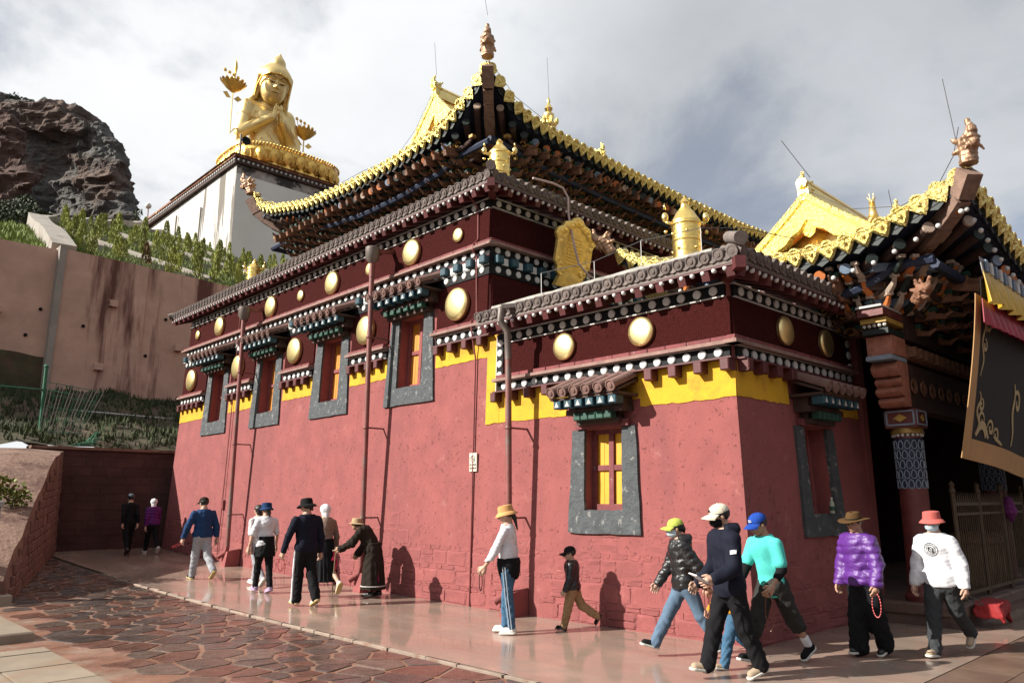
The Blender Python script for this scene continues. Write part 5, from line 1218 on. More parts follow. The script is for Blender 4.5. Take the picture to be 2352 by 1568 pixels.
# ---------------- fallen wire fence
m_gwire = mat('green_fence_wire', (.05, .2, .11), .5, .3, var=.2, vs=6)
m_wire = mat('grey_wire', (.28, .26, .22), .5, .6, var=.2, vs=6)
gf = thing('wire_fence', 'collapsed green wire fence panel leaning from a green post', 'fence', (5.9, 27, hz(5.9, 27)))
MB().tube([(5.88, 27, 3.6), (5.84, 27, 5.95)], .05, 8).build('post', m_gwire, gf); MB().sphere((5.84, 27, 5.98), .07, 8, 5).build('post_cap', m_gwire, gf); MB().sphere((5.85, 27, 3.72), .38, 10, 6, 0, (1.2, .8, .6)).build('concrete_footing', m_palec, gf)
A_, B_, C_, D_ = Vector((5.85, 26.95, 5.5)), Vector((7.35, 27.2, 5.35)), Vector((7.0, 26.9, 3.95)), Vector((5.75, 26.9, 3.95))
for k in range(17):
    t = k / 16; MB().tube([A_.lerp(B_, t) + Vector((.25 * t, 0, .0)), D_.lerp(C_, t)], .012, 4, 0).build('fence_wire', m_wire if k % 3 else m_gwire, gf)
for k in range(5):
    t = k / 4; MB().tube([A_.lerp(D_, t), B_.lerp(C_, t) + Vector((.25 * (1 - t), 0, 0))], .012, 4).build('fence_wire', m_gwire, gf)
MB().tube([(4.5, 27, 5.25), (5.84, 27, 5.25), (6.6, 27.1, 5.2)], .03, 6).build('fence_rail', m_gwire, gf)
nr = thing('net_roll', 'bundle of green plastic netting lying on the wall top', 'netting', (6.9, 25.9, 3.45))
rn = random.Random(3); mb = MB()
for k in range(16): mb = MB(); mb.tube([(6.1 + rn.uniform(0, .3), 25.7, 3.45), (6.8 + rn.uniform(0, .2), 25.7 + rn.uniform(-.2, .2), 3.5 + rn.uniform(0, .12)), (7.15 + rn.uniform(-.1, .1), 25.75, 3.55 + rn.uniform(0, .4))], .012, 4); mb.build('net_strand', m_gwire, nr)
MB().tube([(7.2, 30, 5.0), (12, 30.4, 4.95)], .03, 5).build('white_pipe', m_white); tag(bpy.data.objects['white_pipe'], 'thin white pipe lying along the grass bank', 'pipe')
lamp = thing('street_lamp', 'slim lamp post with a white globe beside the white plinth', 'street lamp', (24.8, 80, 30.3))
MB().tube([(24.8, 80, 29.5), (24.75, 80, 31.6)], .06, 8).build('pole', m_pipe, lamp); MB().sphere((24.72, 80, 31.95), .32, 12, 8).build('globe', m_white, lamp, 'all')
# ---------------- white plinth building under the statue
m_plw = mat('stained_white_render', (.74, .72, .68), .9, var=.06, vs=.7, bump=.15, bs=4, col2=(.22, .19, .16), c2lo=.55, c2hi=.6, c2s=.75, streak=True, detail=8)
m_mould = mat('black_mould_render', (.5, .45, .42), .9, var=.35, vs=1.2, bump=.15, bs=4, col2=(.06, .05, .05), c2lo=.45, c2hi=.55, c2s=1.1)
m_plr = mat('shade_lifted_render', (1., .98, .93), .9, var=.06, vs=.5, bump=.15, bs=4)  # white render, albedo raised to stand in for sky light on the shaded face
m_brownroof = mat('red_brown_roof', (.3, .11, .06), .8, var=.3, vs=2, bump=.3, bs=5, col2=(.6, .42, .2), c2lo=.55, c2hi=.62, c2s=2)
pl = thing('statue_plinth', 'large white-rendered plinth building with black mould stains under the golden statue', 'plinth', (28, 66, 21))
X0, X1, Y0, Y1, ZT = 23.2, 34.4, 55.0, 79.0, 27.75
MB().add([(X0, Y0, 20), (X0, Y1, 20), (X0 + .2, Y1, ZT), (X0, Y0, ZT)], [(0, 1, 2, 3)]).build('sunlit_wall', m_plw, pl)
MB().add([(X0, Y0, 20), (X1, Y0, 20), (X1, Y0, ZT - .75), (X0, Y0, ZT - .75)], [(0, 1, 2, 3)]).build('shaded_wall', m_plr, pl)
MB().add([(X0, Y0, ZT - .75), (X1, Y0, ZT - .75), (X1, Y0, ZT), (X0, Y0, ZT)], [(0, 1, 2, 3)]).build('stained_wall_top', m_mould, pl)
MB().box(X0 + .25, X1, Y0 + .05, Y1, 19, ZT - .05).build('core', m_plr, pl)
MB().box(X0 - .25, X0 - .002, Y0 - .2, Y1, ZT + .02, ZT + .5).box(X0 - .002, X1, Y0 - .25, Y0 - .002, ZT + .02, ZT + .5).build('cornice_band', m_darkwood, pl)
bd = MB().sphere((0, 0, 0), .11, 6, 4).mesh('cornice_bead', m_white)
for k in range(60): inst('cornice_bead', bd, T(X0 - .26, Y0 - .05 + k * .4, ZT + .28), pl)
for k in range(25): inst('cornice_bead', bd, T(X0 + k * .4, Y0 - .26, ZT + .28), pl)
MB().box(X0 - .35, X1 + .3, Y0 - .35, Y1 + .3, ZT + .5, ZT + .68).build('cornice_slab', m_brownroof, pl)
mb = MB().hexa([(X0 - .5, Y0 - .5, ZT + .68), (X1 + .4, Y0 - .5, ZT + .68), (X1 + .4, Y0 + 13, ZT + .68), (X0 - .5, Y0 + 13, ZT + .68), (X0 + .1, Y0 + .1, ZT + .86), (X1 - .2, Y0 + .1, ZT + .86), (X1 - .2, Y0 + 12.4, ZT + .86), (X0 + .1, Y0 + 12.4, ZT + .86)])
mb.build('roof_skirt', m_brownroof, pl)
for (y, z1) in ((61.5, 26), (67.0, 26.8), (73.5, 26.5)): MB().tube([(X0 - .1, y, 21.5), (X0 - .05, y, z1)], .08, 8).build('downspout', m_palec, pl)
sp = thing('loudspeaker_post', 'small post with a black speaker on the corner of the plinth roof', 'loudspeaker', (23.3, 55, 28.3))
MB().tube([(23.25, 54.75, 28.4), (23.25, 54.75, 30.2)], .09, 8).build('post', m_palec, sp); MB().lathe([(.12, 0), (.36, .35), (.36, .42), (.05, .3)], 12, 0, T(23.55, 54.8, 29.6) @ RX(pi / 2)).build('speaker', m_black, sp)
# ---------------- lotus throne
CX, CY, ZB = 29.2, 60.2, ZT + .8
SA, SB = 4.85, 4.2
def sup(a, k=1., e=.62):
    c, s = cos(a), sin(a); return (SA * k * math.copysign(abs(c) ** e, c), SB * k * math.copysign(abs(s) ** e, s))
th = thing('lotus_throne', 'golden double lotus throne beneath the seated statue', 'throne', (CX, CY, ZB))
mb = MB(); n = 64; vs = []; prof = [(1.0, 0), (1.0, .1), (.93, .6), (.9, .95), (.93, 1.1), (1.0, 1.9), (.98, 2.35), (.9, 2.45)]
for k, z in prof:
    for j in range(n): x, y = sup(2 * pi * j / n, k); vs.append((CX + x, CY + y, ZB + z))
mb.add(vs, [(i * n + j, i * n + (j + 1) % n, (i + 1) * n + (j + 1) % n, (i + 1) * n + j) for i in range(len(prof) - 1) for j in range(n)] + [tuple((len(prof) - 1) * n + j for j in range(n))])
mb.build('throne_core', m_golddeep, th)
def petal(up):
    mb = MB(); vs = []; n = 8; m = 6
    for j in range(m + 1):
        v = j / m; w = .62 * sin(pi * (.18 + .74 * (1 - v) ** 1.1)) ; 
        for i in range(n + 1):
            u = i / n * 2 - 1; vs.append((u * w, -.16 - .42 * (1 - u * u) * sin(pi * min(1, .15 + v * .8)), 1.45 * v))
    mb.add(vs, [(j * (n + 1) + i, j * (n + 1) + i + 1, (j + 1) * (n + 1) + i + 1, (j + 1) * (n + 1) + i) for j in range(m) for i in range(n)])
    mb.sphere((0, -.48, .68), .24, 10, 6, 0, (1, .6, 1.2))
    for s_ in (.82, 1.0):
        pts = [(s_ * .55 * cos(a), -.42 + .1 * abs(cos(a)), .25 + s_ * 1.15 * sin(a)) for a in [pi * k / 10 for k in range(11)]]; mb.tube(pts, .05, 5)
    return mb.mesh('lotus_petal', m_golddeep, True)
pu = petal(1)
def ring(cnt, k, z, h, flip):
    for j in range(cnt):
        # equal arc spacing by table
        a = arc[int((j + .5) / cnt * len(arc)) % len(arc)]; x, y = sup(a, k); x2, y2 = sup(a + .02, k); t = Vector((x2 - x, y2 - y, 0)).normalized(); out = Vector((t.y, -t.x, 0))
        inst('lotus_petal', pu, frame((CX + x, CY + y, ZB + z), t, -out, (0, 0, 1)) @ SC(.86, .8, h * (-1 if flip else 1)), th)
pts_ = [sup(2 * pi * k / 2000) for k in range(2000)]; cum = [0]
for k in range(1, 2000): cum.append(cum[-1] + sqrt((pts_[k][0] - pts_[k - 1][0]) ** 2 + (pts_[k][1] - pts_[k - 1][1]) ** 2))
arc = [2 * pi * np.searchsorted(cum, cum[-1] * q / 1000) / 2000 for q in range(1000)]
ring(26, .93, .92, 1.02, False); ring(26, .95, .9, .66, True)
bdm = MB().sphere((0, 0, 0), .12, 6, 4).mesh('throne_bead', m_golddeep)
for k in range(110): x, y = sup(arc[int(k / 110 * 1000)], 1.0); inst('throne_bead', bdm, T(CX + x, CY + y, ZB + 2.42), th)
# ---------------- seated golden statue (faces -y)
SZ = ZB + 2.38
def flip(P): return P  # local: x right of viewer, -y front, z up
def st_body(P):
    lap = uni([rc(P, (-2.35, -1.5, .45), (2.35, -1.5, .45), .6, .6), el(P, (0, -.2, .45), (2.7, 2.1, .7)), rc(P, (-2.5, -1.0, .5), (-.6, .5, .8), .75, .85), rc(P, (2.5, -1.0, .5), (.6, .5, .8), .75, .85)], .45)
    tor = uni([el(P, (0, .2, 1.6), (1.5, 1.15, 1.5)), el(P, (0, .15, 3.3), (1.72, 1.15, 1.5)), el(P, (0, -.25, 3.9), (1.35, .9, .8)), rc(P, (-1.6, .25, 4.75), (1.6, .25, 4.75), .55, .55), rc(P, (0, .2, 4.9), (0, .05, 5.9), .8, .6)], .45)
    d = su(lap, tor, .35)
    ra = uni([rc(P, (-1.75, .2, 4.65), (-2.3, .0, 2.35), .6, .5), rc(P, (-2.3, -.05, 2.3), (-.5, -1.6, 3.5), .5, .31)], .12)
    la = uni([rc(P, (1.75, .2, 4.65), (2.3, .0, 2.45), .68, .62), rc(P, (2.3, -.05, 2.4), (.55, -1.6, 3.45), .62, .33)], .15)
    gap = rc(P, (-1.45, -.6, 3.2), (-1.5, -.4, 2.6), .16, .16)
    d = su(d, ra, .06); d = su(d, la, .12); d = ss(d, gap, .1)
    # robe over one shoulder: raised diagonal folds, hem on the right upper arm
    f = np.abs(((P[:, 0] * .8 + P[:, 2] * .8 - .5) % .7) - .35); on = (P[:, 1] < 1.0) & (P[:, 2] > .8) & (P[:, 2] < 4.2) & (P[:, 0] > -1.5 + .85 * (P[:, 2] - 1.2))
    d = d - np.where(on, .09 * np.clip(1 - f / .15, 0, 1), 0)
    g2 = np.abs((np.sqrt((P[:, 0]) ** 2 + (P[:, 1] + .2) ** 2) * 1.1 + P[:, 2] * .5) % .6 - .3); d = d - np.where(P[:, 2] < .95, .07 * np.clip(1 - g2 / .14, 0, 1), 0)
    hem = np.abs((P - np.array((-1.95, .1, 3.7))) @ np.array((.25, .05, .97))); d = d - np.where((P[:, 0] < -1.3), .1 * np.clip(1 - hem / .09, 0, 1), 0)
    robe = uni([rc(P, (1.75, .0, 4.4), (2.4, -.2, .9), .6, .72), rc(P, (2.4, -.3, 1.2), (2.0, -1.6, .3), .55, .45)], .3)
    sl = rc(P, (-2.35, .15, 2.2), (-2.6, .2, .9), .42, .2)
    return su(su(d, robe, .25), sl, .2)
HC = 6.75; HS = 1.22
def st_head(P):
    q = (P - np.array((0, -.15, HC))) / HS
    d = uni([el(q, (0, .05, .25), (.96, 1.0, 1.05)), el(q, (0, -.12, -.35), (.84, .84, .85)), el(q, (0, -.3, -.72), (.52, .5, .42))], .25)
    d = su(d, rc(q, (0, -.98, .28), (0, -1.1, -.08), .06, .11), .1); d = su(d, rc(q, (-.11, -1.0, -.12), (.11, -1.0, -.12), .075, .075), .07)
    for s in (-1, 1):
        d = su(d, rc(q, (s * .95, .1, .2), (s * .98, .12, -.75), .17, .15), .08)
        d = ss(d, el(q, (s * .4, -1.05, .2), (.26, .16, .1)), .1); d = su(d, el(q, (s * .4, -.9, .2), (.25, .1, .09)), .03)
    d = su(d, rc(q, (-.18, -.92, -.4), (.18, -.92, -.4), .05, .05), .04); d = su(d, rc(q, (-.13, -.9, -.5), (.13, -.9, -.5), .06, .06), .04)
    return ss(d, rc(q, (-.2, -1.0, -.45), (.2, -1.0, -.45), .02, .02), .03) * HS
def st_hat(P):
    q = (P - np.array((0, -.05, HC + .1))) / HS
    dome = uni([el(q, (0, .08, .5), (1.14, 1.2, .8)), rc(q, (0, .1, .75), (0, .06, 1.35), 1.0, .52), rc(q, (0, .06, 1.25), (0, .02, 2.1), .34, .03)], .22)
    dome = np.maximum(dome, .42 - q[:, 2] - .25 * np.clip(-q[:, 1], 0, 1))
    side = uni([rc(q, (-1.0, .12, .6), (-1.05, .2, -1.0), .26, .24), rc(q, (1.0, .12, .6), (1.05, .2, -1.0), .26, .24), rc(q, (-1.05, .2, -1.0), (-1.55, .2, -1.55), .24, .12), rc(q, (1.05, .2, -1.0), (1.3, .1, -1.7), .24, .12), rc(q, (-.45, .72, .4), (-.6, .7, -1.3), .5, .5), rc(q, (.45, .72, .4), (.6, .7, -1.3), .5, .5)], .15)
    return su(dome, side, .12) * HS
def st_hand(sx):
    def fn(P):
        ds = [rc(P, (sx * .4, -1.66, 3.5), (sx * .22, -1.72, 3.95), .25, .22)]
        for k in range(4):
            b = np.array((sx * (.36 - .12 * k), -1.78 - .02 * k, 4.05 - .04 * k)); m = b + np.array((-sx * .06, -.12, .34 - .03 * k)); t = m + np.array((-sx * .1, .02 - .06 * k, .24 - .1 * k)); ds += [rc(P, b, m, .09, .08), rc(P, m, t, .08, .05)]
        ds += [rc(P, (sx * .2, -1.8, 3.7), (0, -1.95, 3.95), .1, .07), rc(P, (0, -1.95, 3.95), (-sx * .02, -1.95, 4.15), .07, .05)]
        return uni(ds, .06)
    return fn
bs_ = thing('golden_statue', 'huge golden seated statue in a pointed hat with hands raised at the chest', 'statue', (CX, CY, SZ))
SM = T(CX - .95, CY + .75, SZ) @ SC(1.06, 1.06, 1.17)
HM = SM @ T(0, .1, HC - 1) @ RX(radians(20)) @ RZ(radians(-12)) @ T(0, -.1, 1 - HC)
inst('body', meshnp('body', [snets(st_body, (-3.6, -2.7, -.15), (3.6, 2.3, 6.2), .085)], [m_goldpale]), SM, bs_)
inst('head', meshnp('head', [snets(st_head, (-1.7, -1.8, 5.0), (1.7, 1.4, 8.4), .055)], [m_goldpale]), HM, bs_)
inst('pointed_hat', meshnp('pointed_hat', [snets(st_hat, (-2.3, -1.8, 4.3), (2.3, 1.8, 9.6), .07)], [m_goldpale]), HM, bs_)
for sx in (-1, 1): inst('hand', meshnp('hand', [snets(st_hand(sx), (-.8, -2.4, 3.1), (.8, -1.3, 4.9), .04)], [m_goldpale]), SM, bs_)
# dark lines of the painted eyes, brows and mouth on the face
m_facel = mat('dark_bronze_line', (.2, .12, .03), .6, .2)
for sx in (-1, 1):
    def fq(x, y, z): return (x * HS, y * HS - .15, z * HS + HC)
    for nm, pts, r in (('eyelid', [(sx * .16, -1.0, .14), (sx * .4, -.98, .1), (sx * .68, -.8, .2)], .045), ('eyebrow', [(sx * .12, -1.04, .4), (sx * .38, -.98, .56), (sx * .72, -.78, .44)], .04)):
        inst(nm, MB().tube([fq(*p) for p in pts], [r * .5, r, r * .4], 6).mesh(nm, m_facel), HM, bs_)
inst('mouth_line', MB().tube([fq(-.24, -1.0, -.45), fq(0, -1.06, -.48), fq(.24, -1.0, -.45)], [.02, .035, .02], 6).mesh('mouth_line', m_facel), HM, bs_)
def hq(x, y, z): return (x * HS, y * HS - .05, z * HS + HC + .1)
for sx in (-1, 1): inst('hat_rim', MB().tube([hq(sx * .02, -1.17, .62), hq(sx * .6, -1.02, .55), hq(sx * .98, -.62, .3), hq(sx * 1.1, -.15, -.3), hq(sx * 1.1, -.02, -1.0)], .08, 6).mesh('hat_rim', m_golddeep), HM, bs_)
def lotus_spray(sx, top):
    o = Vector((sx * 3.3, -.2, 0)); mb = MB()
    mb.tube([(sx * 2.1, -.6, 2.6), o + Vector((-.3 * sx, 0, 2.2)), o + Vector((0, 0, 1.8)), o + Vector((0, 0, 3.9 + top))], [.06, .06, .06, .06], 6)
    st_ = mb.build('lotus_stalk', m_goldpale, bs_); setp(st_, bs_, SM)
    def sub(name, m): e = m.build(name, m_golddeep, st_); setp(e, st_, SM)
    c = o + Vector((0, 0, 4.2 + top)); mb = MB()
    for k in range(16):   # fluted open blossom
        a = 2 * pi * k / 16; rr = 1.05; p = c + Vector((rr * cos(a), rr * .7 * sin(a), .35)); s = Vector((-sin(a), cos(a) * .7, 0)) * .2
        mb.add([c + Vector((.15 * cos(a), .1 * sin(a), -.35)), p - s, p + Vector((cos(a) * .1, sin(a) * .1, .14)), p + s], [(0, 1, 2, 3)])
    mb.lathe([(.15, -.4), (.6, -.1), (1.0, .28), (.95, .34), (.1, .3)], 14, 0, T(*c) @ SC(1, .7, 1)); sub('lotus_blossom', mb)
    for (dx, dz) in ((-.55, -.6), (.55, -.75)):
        mb = MB(); p = c + Vector((dx * .2, 0, -.9)); q = c + Vector((dx * 1.5, 0, dz)); m_ = (p + q) / 2; mb.add([p, m_ + Vector((0, 0, .28)), q, m_ - Vector((0, 0, .22)), m_ + Vector((0, .12, 0))], [(0, 1, 4), (1, 2, 4), (2, 3, 4), (3, 0, 4), (0, 3, 2, 1)]); sub('lotus_leaf', mb)
    for k in range(5):
        x = (k - 2) * .33; hh = .95 - .12 * abs(k - 2) * (1 if k > 2 else -.6); mb = MB(); mb.tube([c + Vector((x * .8, 0, .25)), c + Vector((x * 1.1, 0, hh))], .03, 5); mb.sphere(c + Vector((x * 1.15, 0, hh + .1)), .15, 8, 5, 0, (1, .5, 1)); sub('lotus_bud', mb)
    if sx < 0: mb = MB(); mb.lathe([(.02, 0), (.06, .3), (.1, .7), (.17, 1.1), (.13, 1.4), (.01, 1.75)], 8, 0, T(c.x + .1, c.y, c.z + .6)); sub('upright_blade', mb)
lotus_spray(-1, 1.3); lotus_spray(1, -.5)
# ---------------- cliffs
m_cliff = mat('dark_red_cliff', (.15, .1, .08), .95, var=.35, vs=.16, bump=1, bs=.8, bdist=.8, col2=(.15, .145, .135), c2lo=.43, c2hi=.54, c2s=.07, detail=9, stretch=(1, 1, 2.2))
m_cliff2 = mat('red_cliff', (.12, .07, .055), .95, var=.3, vs=.2, bump=1, bs=.9, bdist=.8, col2=(.11, .055, .04), c2lo=.5, c2hi=.64, c2s=.06, detail=9)
Fh = np.array((sin(radians(44)), cos(radians(44)), 0)); Rh = np.array((cos(radians(44)), -sin(radians(44)), 0))
def cl(P): return P @ Rh, P @ Fh, P[:, 2]
def strata(P, a=1):
    r, f, z = cl(P); n1 = npn(P * np.array((1, 1, .5)), .09, 4); n2 = npn(P, .28, 6); v = r + f * .5
    led = np.abs(np.sin(z * .42 + 1.1 * n1 + .05 * v)) ** .35; return a * (1.4 * n1 + .45 * n2 + .6 * (led - .7) + .25 * np.sin(z * 2.3 + n2 * 2 + 1) + 2.2 * np.clip(.22 - np.abs(np.sin(v * .17 + 1.5 * n1 + .5 * n2)), 0, 1) * 4)
def cliff1(P):
    r, f, z = cl(P)
    r = r + .65 * np.maximum(0, f - 151) * 0; top = np.interp(r, [-150, -116, -106, -96, -90, -84.5, -82], [91, 90, 89, 86, 81.5, 77.5, 70])
    edge = np.interp(z, [30, 52, 60, 65, 70, 76, 80], [-73, -77.5, -80.5, -81.8, -83, -84, -86])
    front = 151 + np.clip((62 - z), -30, 30) * -.1 + 5 * np.exp(-((r + 100) / 8.0) ** 2) * (z < 80)
    h = (z - top + 3); w = (r + .65 * (f - 151) - edge + 1.8); d = (np.sqrt(np.maximum(h, 0) ** 2 + np.maximum(w, 0) ** 2 + np.maximum(front + 3 - f, 0) ** 2) - 3) * .9
    inner = np.maximum(np.maximum(h, w), front + 3 - f); d = np.where(inner < 0, inner - 2.7, d)
    return np.maximum(d, f - 186) + strata(P, .62) - 1.1
def cliff2(P):
    r, f, z = cl(P)
    edge = np.interp(z, [20, 44, 49, 58, 65, 69, 71], [-68, -74.5, -76.5, -79.8, -82.8, -88, -96])
    h = z - 69; w = r + 1.2 * (f - 118) - edge + 3; g = 121 - f; inner = np.maximum(np.maximum(h, w), g)
    d = np.where(inner < 0, inner - 3, np.sqrt(np.maximum(h, 0) ** 2 + np.maximum(w, 0) ** 2 + np.maximum(g, 0) ** 2) - 3)
    return np.maximum(d * .9, f - 142) + strata(P, .5) - .8
def fracture(me):
    from mathutils import noise as mn
    n = len(me.vertices); co = np.empty(n * 3, np.float32); no = np.empty(n * 3, np.float32); me.vertices.foreach_get('co', co); me.vertices.foreach_get('normal', no); co = co.reshape(-1, 3); no = no.reshape(-1, 3)
    for i in range(n):
        x, y, z = co[i]; p = Vector((x * .11, y * .11, z * .2)); w = mn.noise_vector(p * 1.4) * .5
        d = mn.voronoi(p + w)[0]; c1 = min(.4, d[1] - d[0]); d2 = mn.voronoi(Vector((x * .3, y * .3, z * .75)) + w)[0]; c2 = min(.3, d2[1] - d2[0])
        s = mn.noise(Vector((x * .05, y * .05, z * .8))); s2 = mn.fractal(Vector((x * .5, y * .5, z * .9)), 1.0, 2.0, 4)
        co[i] += no[i] * (3.2 * (c1 - .2) + 1.5 * (c2 - .15) + .7 * s + .25 * s2)
    me.vertices.foreach_set('co', co.ravel()); me.update(); me.polygons.foreach_set('use_smooth', np.zeros(len(me.polygons), bool))
def cmesh(name, fn, r0, r1, f0, f1, z0, z1, h, m):
    def loc(Q): return fn(Q[:, :1] * Rh + Q[:, 1:2] * Fh + Q[:, 2:3] * np.array((0, 0, 1.)))
    v, q = snets(loc, (r0, f0, z0), (r1, f1, z1), h); v = v[:, :1] * Rh + v[:, 1:2] * Fh + v[:, 2:3] * np.array((0, 0, 1.)); me = meshnp(name, [(v, q[:, ::-1])], [m]); fracture(me); o = inst(name, me, Matrix.Identity(4)); o['kind'] = 'structure'; return o
cmesh('rock_cliff', cliff1, -140, -68, 144, 190, 28, 96, .6, m_cliff)
cmesh('red_rock_cliff', cliff2, -118, -62, 113, 145, 20, 78, .6, m_cliff2)
# scrub on the cliff top
rb = random.Random(12)
for k in range(7):
    u = -121 + k * 3.4 + rb.uniform(-1, 1); p = u * Rh + (155 + rb.uniform(0, 4)) * Fh; zt2 = float(np.interp(u, [-116, -106, -96], [90.3, 89.3, 86.3])) - .4
    t = thing('scrub_bush', 'dark scrub bush on the cliff skyline, %s from the left' % ORD[k], 'bush', (p[0], p[1], zt2), 0, 'scrub bushes along the cliff top'); mb = MB(); leaves(mb, (p[0], p[1], zt2 + .8), rb.uniform(.8, 1.8), 90, rb, .5); mb.build('foliage', m_leaf, t)
# ring of far hills, added out of view to cut low sky light
mb = MB(); vs = []; nn = 72
for k in range(nn + 1):
    a = radians(95 + 250 * k / nn); hgt = 55 + 22 * sin(k * .55) + 12 * sin(k * 1.3 + 1); dx, dy = sin(a), cos(a)
    for d, z in ((150, -1), (230, hgt * .4), (330, hgt), (460, hgt * .9), (600, -1)): vs.append((dx * d, dy * d, z + 3 * sin(k * 2.1 + d)))
mb.add(vs, [(k * 5 + j, (k + 1) * 5 + j, (k + 1) * 5 + j + 1, k * 5 + j + 1) for k in range(nn) for j in range(4)])
tag(mb.build('sky_blocking_hills', m_cliff2, None, True), kind='structure')
# ============================================================ fixtures on and around the temple
def downpipe(label, y, xb, zt_, funnel=True):
    t = thing('downpipe', label, 'downpipe', (xb, y, gz(y)))
    z0 = gz(y); mb = MB(); r = .054
    if funnel:
        mb.tube([(xb, y, z0 + .42), (xb + .01, y, zt_ - .45)], r, 12); mb.build('pipe', m_pipe, t, True)
        MB().tube([(xb + .01, y, zt_ - .5), (xb + .01, y, zt_ - .12)], r * 1.12, 12).build('pipe_joint', m_pipe, t, True)
        MB().lathe([(.075, 0), (.15, .1), (.155, .34), (.14, .35), (.13, .16), (.05, .1)], 18, 0, T(xb + .01, y, zt_ - .18)).build('rain_hopper', m_pipeg, t, True)
        MB().bar((xb + .01, y, zt_ + .08), (9.3, y, zt_ + .2), .09, .09).build('spout', m_pipe, t)
    else:
        mb.tube([(xb, y, z0 + .42), (xb, y, 4.2)], r, 12); mb.build('pipe', m_pipe, t, True); MB().tube([(xb, y, 4.14), (xb - .02, y, 4.62), (xb - .16, y + .02, 4.78), (xb - .14, y + .02, 5.0)], [r * 1.08, r * 1.1, r * 1.2, r * 1.2], 12).build('pipe_elbow', m_pipeg, t, True)
        MB().bar((xb - .14, y + .02, 5.03), (9.2, y - .5, 5.12), .09, .07).build('gutter', m_pipeg, t)
    MB().tube([(xb, y, z0 + .5), (xb - .02, y + .02, z0 + .34), (xb - .16, y + .16, z0 + .22)], r * 1.1, 10).build('outlet', m_redstone, t, True)
    MB().hexa([(xb - .1, y - .13, z0 - .02), (9.0, y - .13, z0 - .02), (9.0, y + .13, z0 - .02), (xb - .1, y + .13, z0 - .02), (xb - .04, y - .11, z0 + .36), (9.02, y - .11, z0 + .42), (9.02, y + .11, z0 + .42), (xb - .04, y + .11, z0 + .36)]).build('base_block', m_redstone, t)
    for z in ((1.5, 3.3, 5.2) if funnel else (1.55, 3.0)):
        MB().bar((xb, y, z), (9.02 + bz(z), y, z), .03, .03).build('wall_clamp', m_pipe, t); MB().lathe([(r + .008, -.025), (r + .012, 0), (r + .008, .025)], 12, 0, T(xb, y, z)).build('clamp_ring', m_pipe, t)
m_pipeg = mat('grey_brown_pipe', (.22, .18, .16), .5, .3, var=.25, vs=4, bump=.15, bs=30)
m_pipe2 = mat('red_painted_pipe', (.26, .055, .052), .6, var=.25, vs=4)
downpipe('rusty downpipe with a rain hopper between the first two windows at the far left', 19.5, 8.72, 6.82)
downpipe('rusty downpipe with a rain hopper beside the tallest middle window', 13.35, 8.72, 7.0)
downpipe('downpipe with a bent grey elbow where the front block meets the main wall', 9.1, 8.70, 4.6, False)
m_goldsm = mat('smooth_gilding', (.92, .64, .2), .33, 1., var=.15, vs=9, bump=.35, bs=26, bdist=.02)
m_goldpq = mat('plaque_gilding', (.85, .6, .18), .45, .9, var=.2, vs=9, bump=.3, bs=26, bdist=.02)
# gilded victory banners on the roofs
def victory(label, x, y, z, h, r):
    t = thing('victory_banner', label, 'roof ornament', (x, y, z), 0, 'gilded cylinders standing on the roofs')
    Mx = T(x, y, z) @ SC(r, r, h)
    inst('drum', MB().lathe([(1.0, 0), (1.03, .02), (.93, .04), (.95, .2), (1.0, .22), (.96, .24), (.98, .42), (1.03, .44), (.98, .46), (1.0, .62), (1.06, .64), (1.06, .68), (1.0, .69), (.62, .8), (.34, .86), (.3, .9), (.36, .92), (.2, .96), (.05, 1.0)], 24).mesh('drum', m_goldsm, True), Mx, t)
    for sx in (-1, 1):
        e = MB(); d = Vector((.72, -.69, 0)) * sx
        e.sphere((d.x * r * 1.45, d.y * r * 1.45, h * .74), r * .26, 8, 6, 0, (1, 1, 1.5)); e.tube([(d.x * r * .9, d.y * r * .9, h * .66), (d.x * r * 1.4, d.y * r * 1.4, h * .68)], r * .12, 6); e.sphere((d.x * r * 1.45, d.y * r * 1.45, h * .56), r * .14, 6, 4)
        e.tube([(d.x * r * 1.45, d.y * r * 1.45, h * .84), (d.x * r * 1.45, d.y * r * 1.45, h * .92)], [r * .12, .005], 6); inst('ear', e.mesh('ear', m_gold, 'all'), T(x, y, z), t)
    for k in range(10):
        a = 2 * pi * k / 10; inst('drum_boss', MB().sphere((0, 0, 0), r * .12, 6, 4).mesh('drum_boss', m_goldsm, 'all'), T(x + r * .99 * cos(a), y + r * .99 * sin(a), z + h * (.33 if k % 2 else .53)), t)
victory('tall gilded cylinder on the front block roof near the corner', 9.75, 6.2, 5.15, 1.32, .22)
victory('short gilded cylinder on the corner of the upper block roof', 9.62, 10.3, 7.92, .98, .21)
victory('small gilded cylinder at the far left end of the upper block roof', 9.5, 20.75, 7.9, .92, .2)
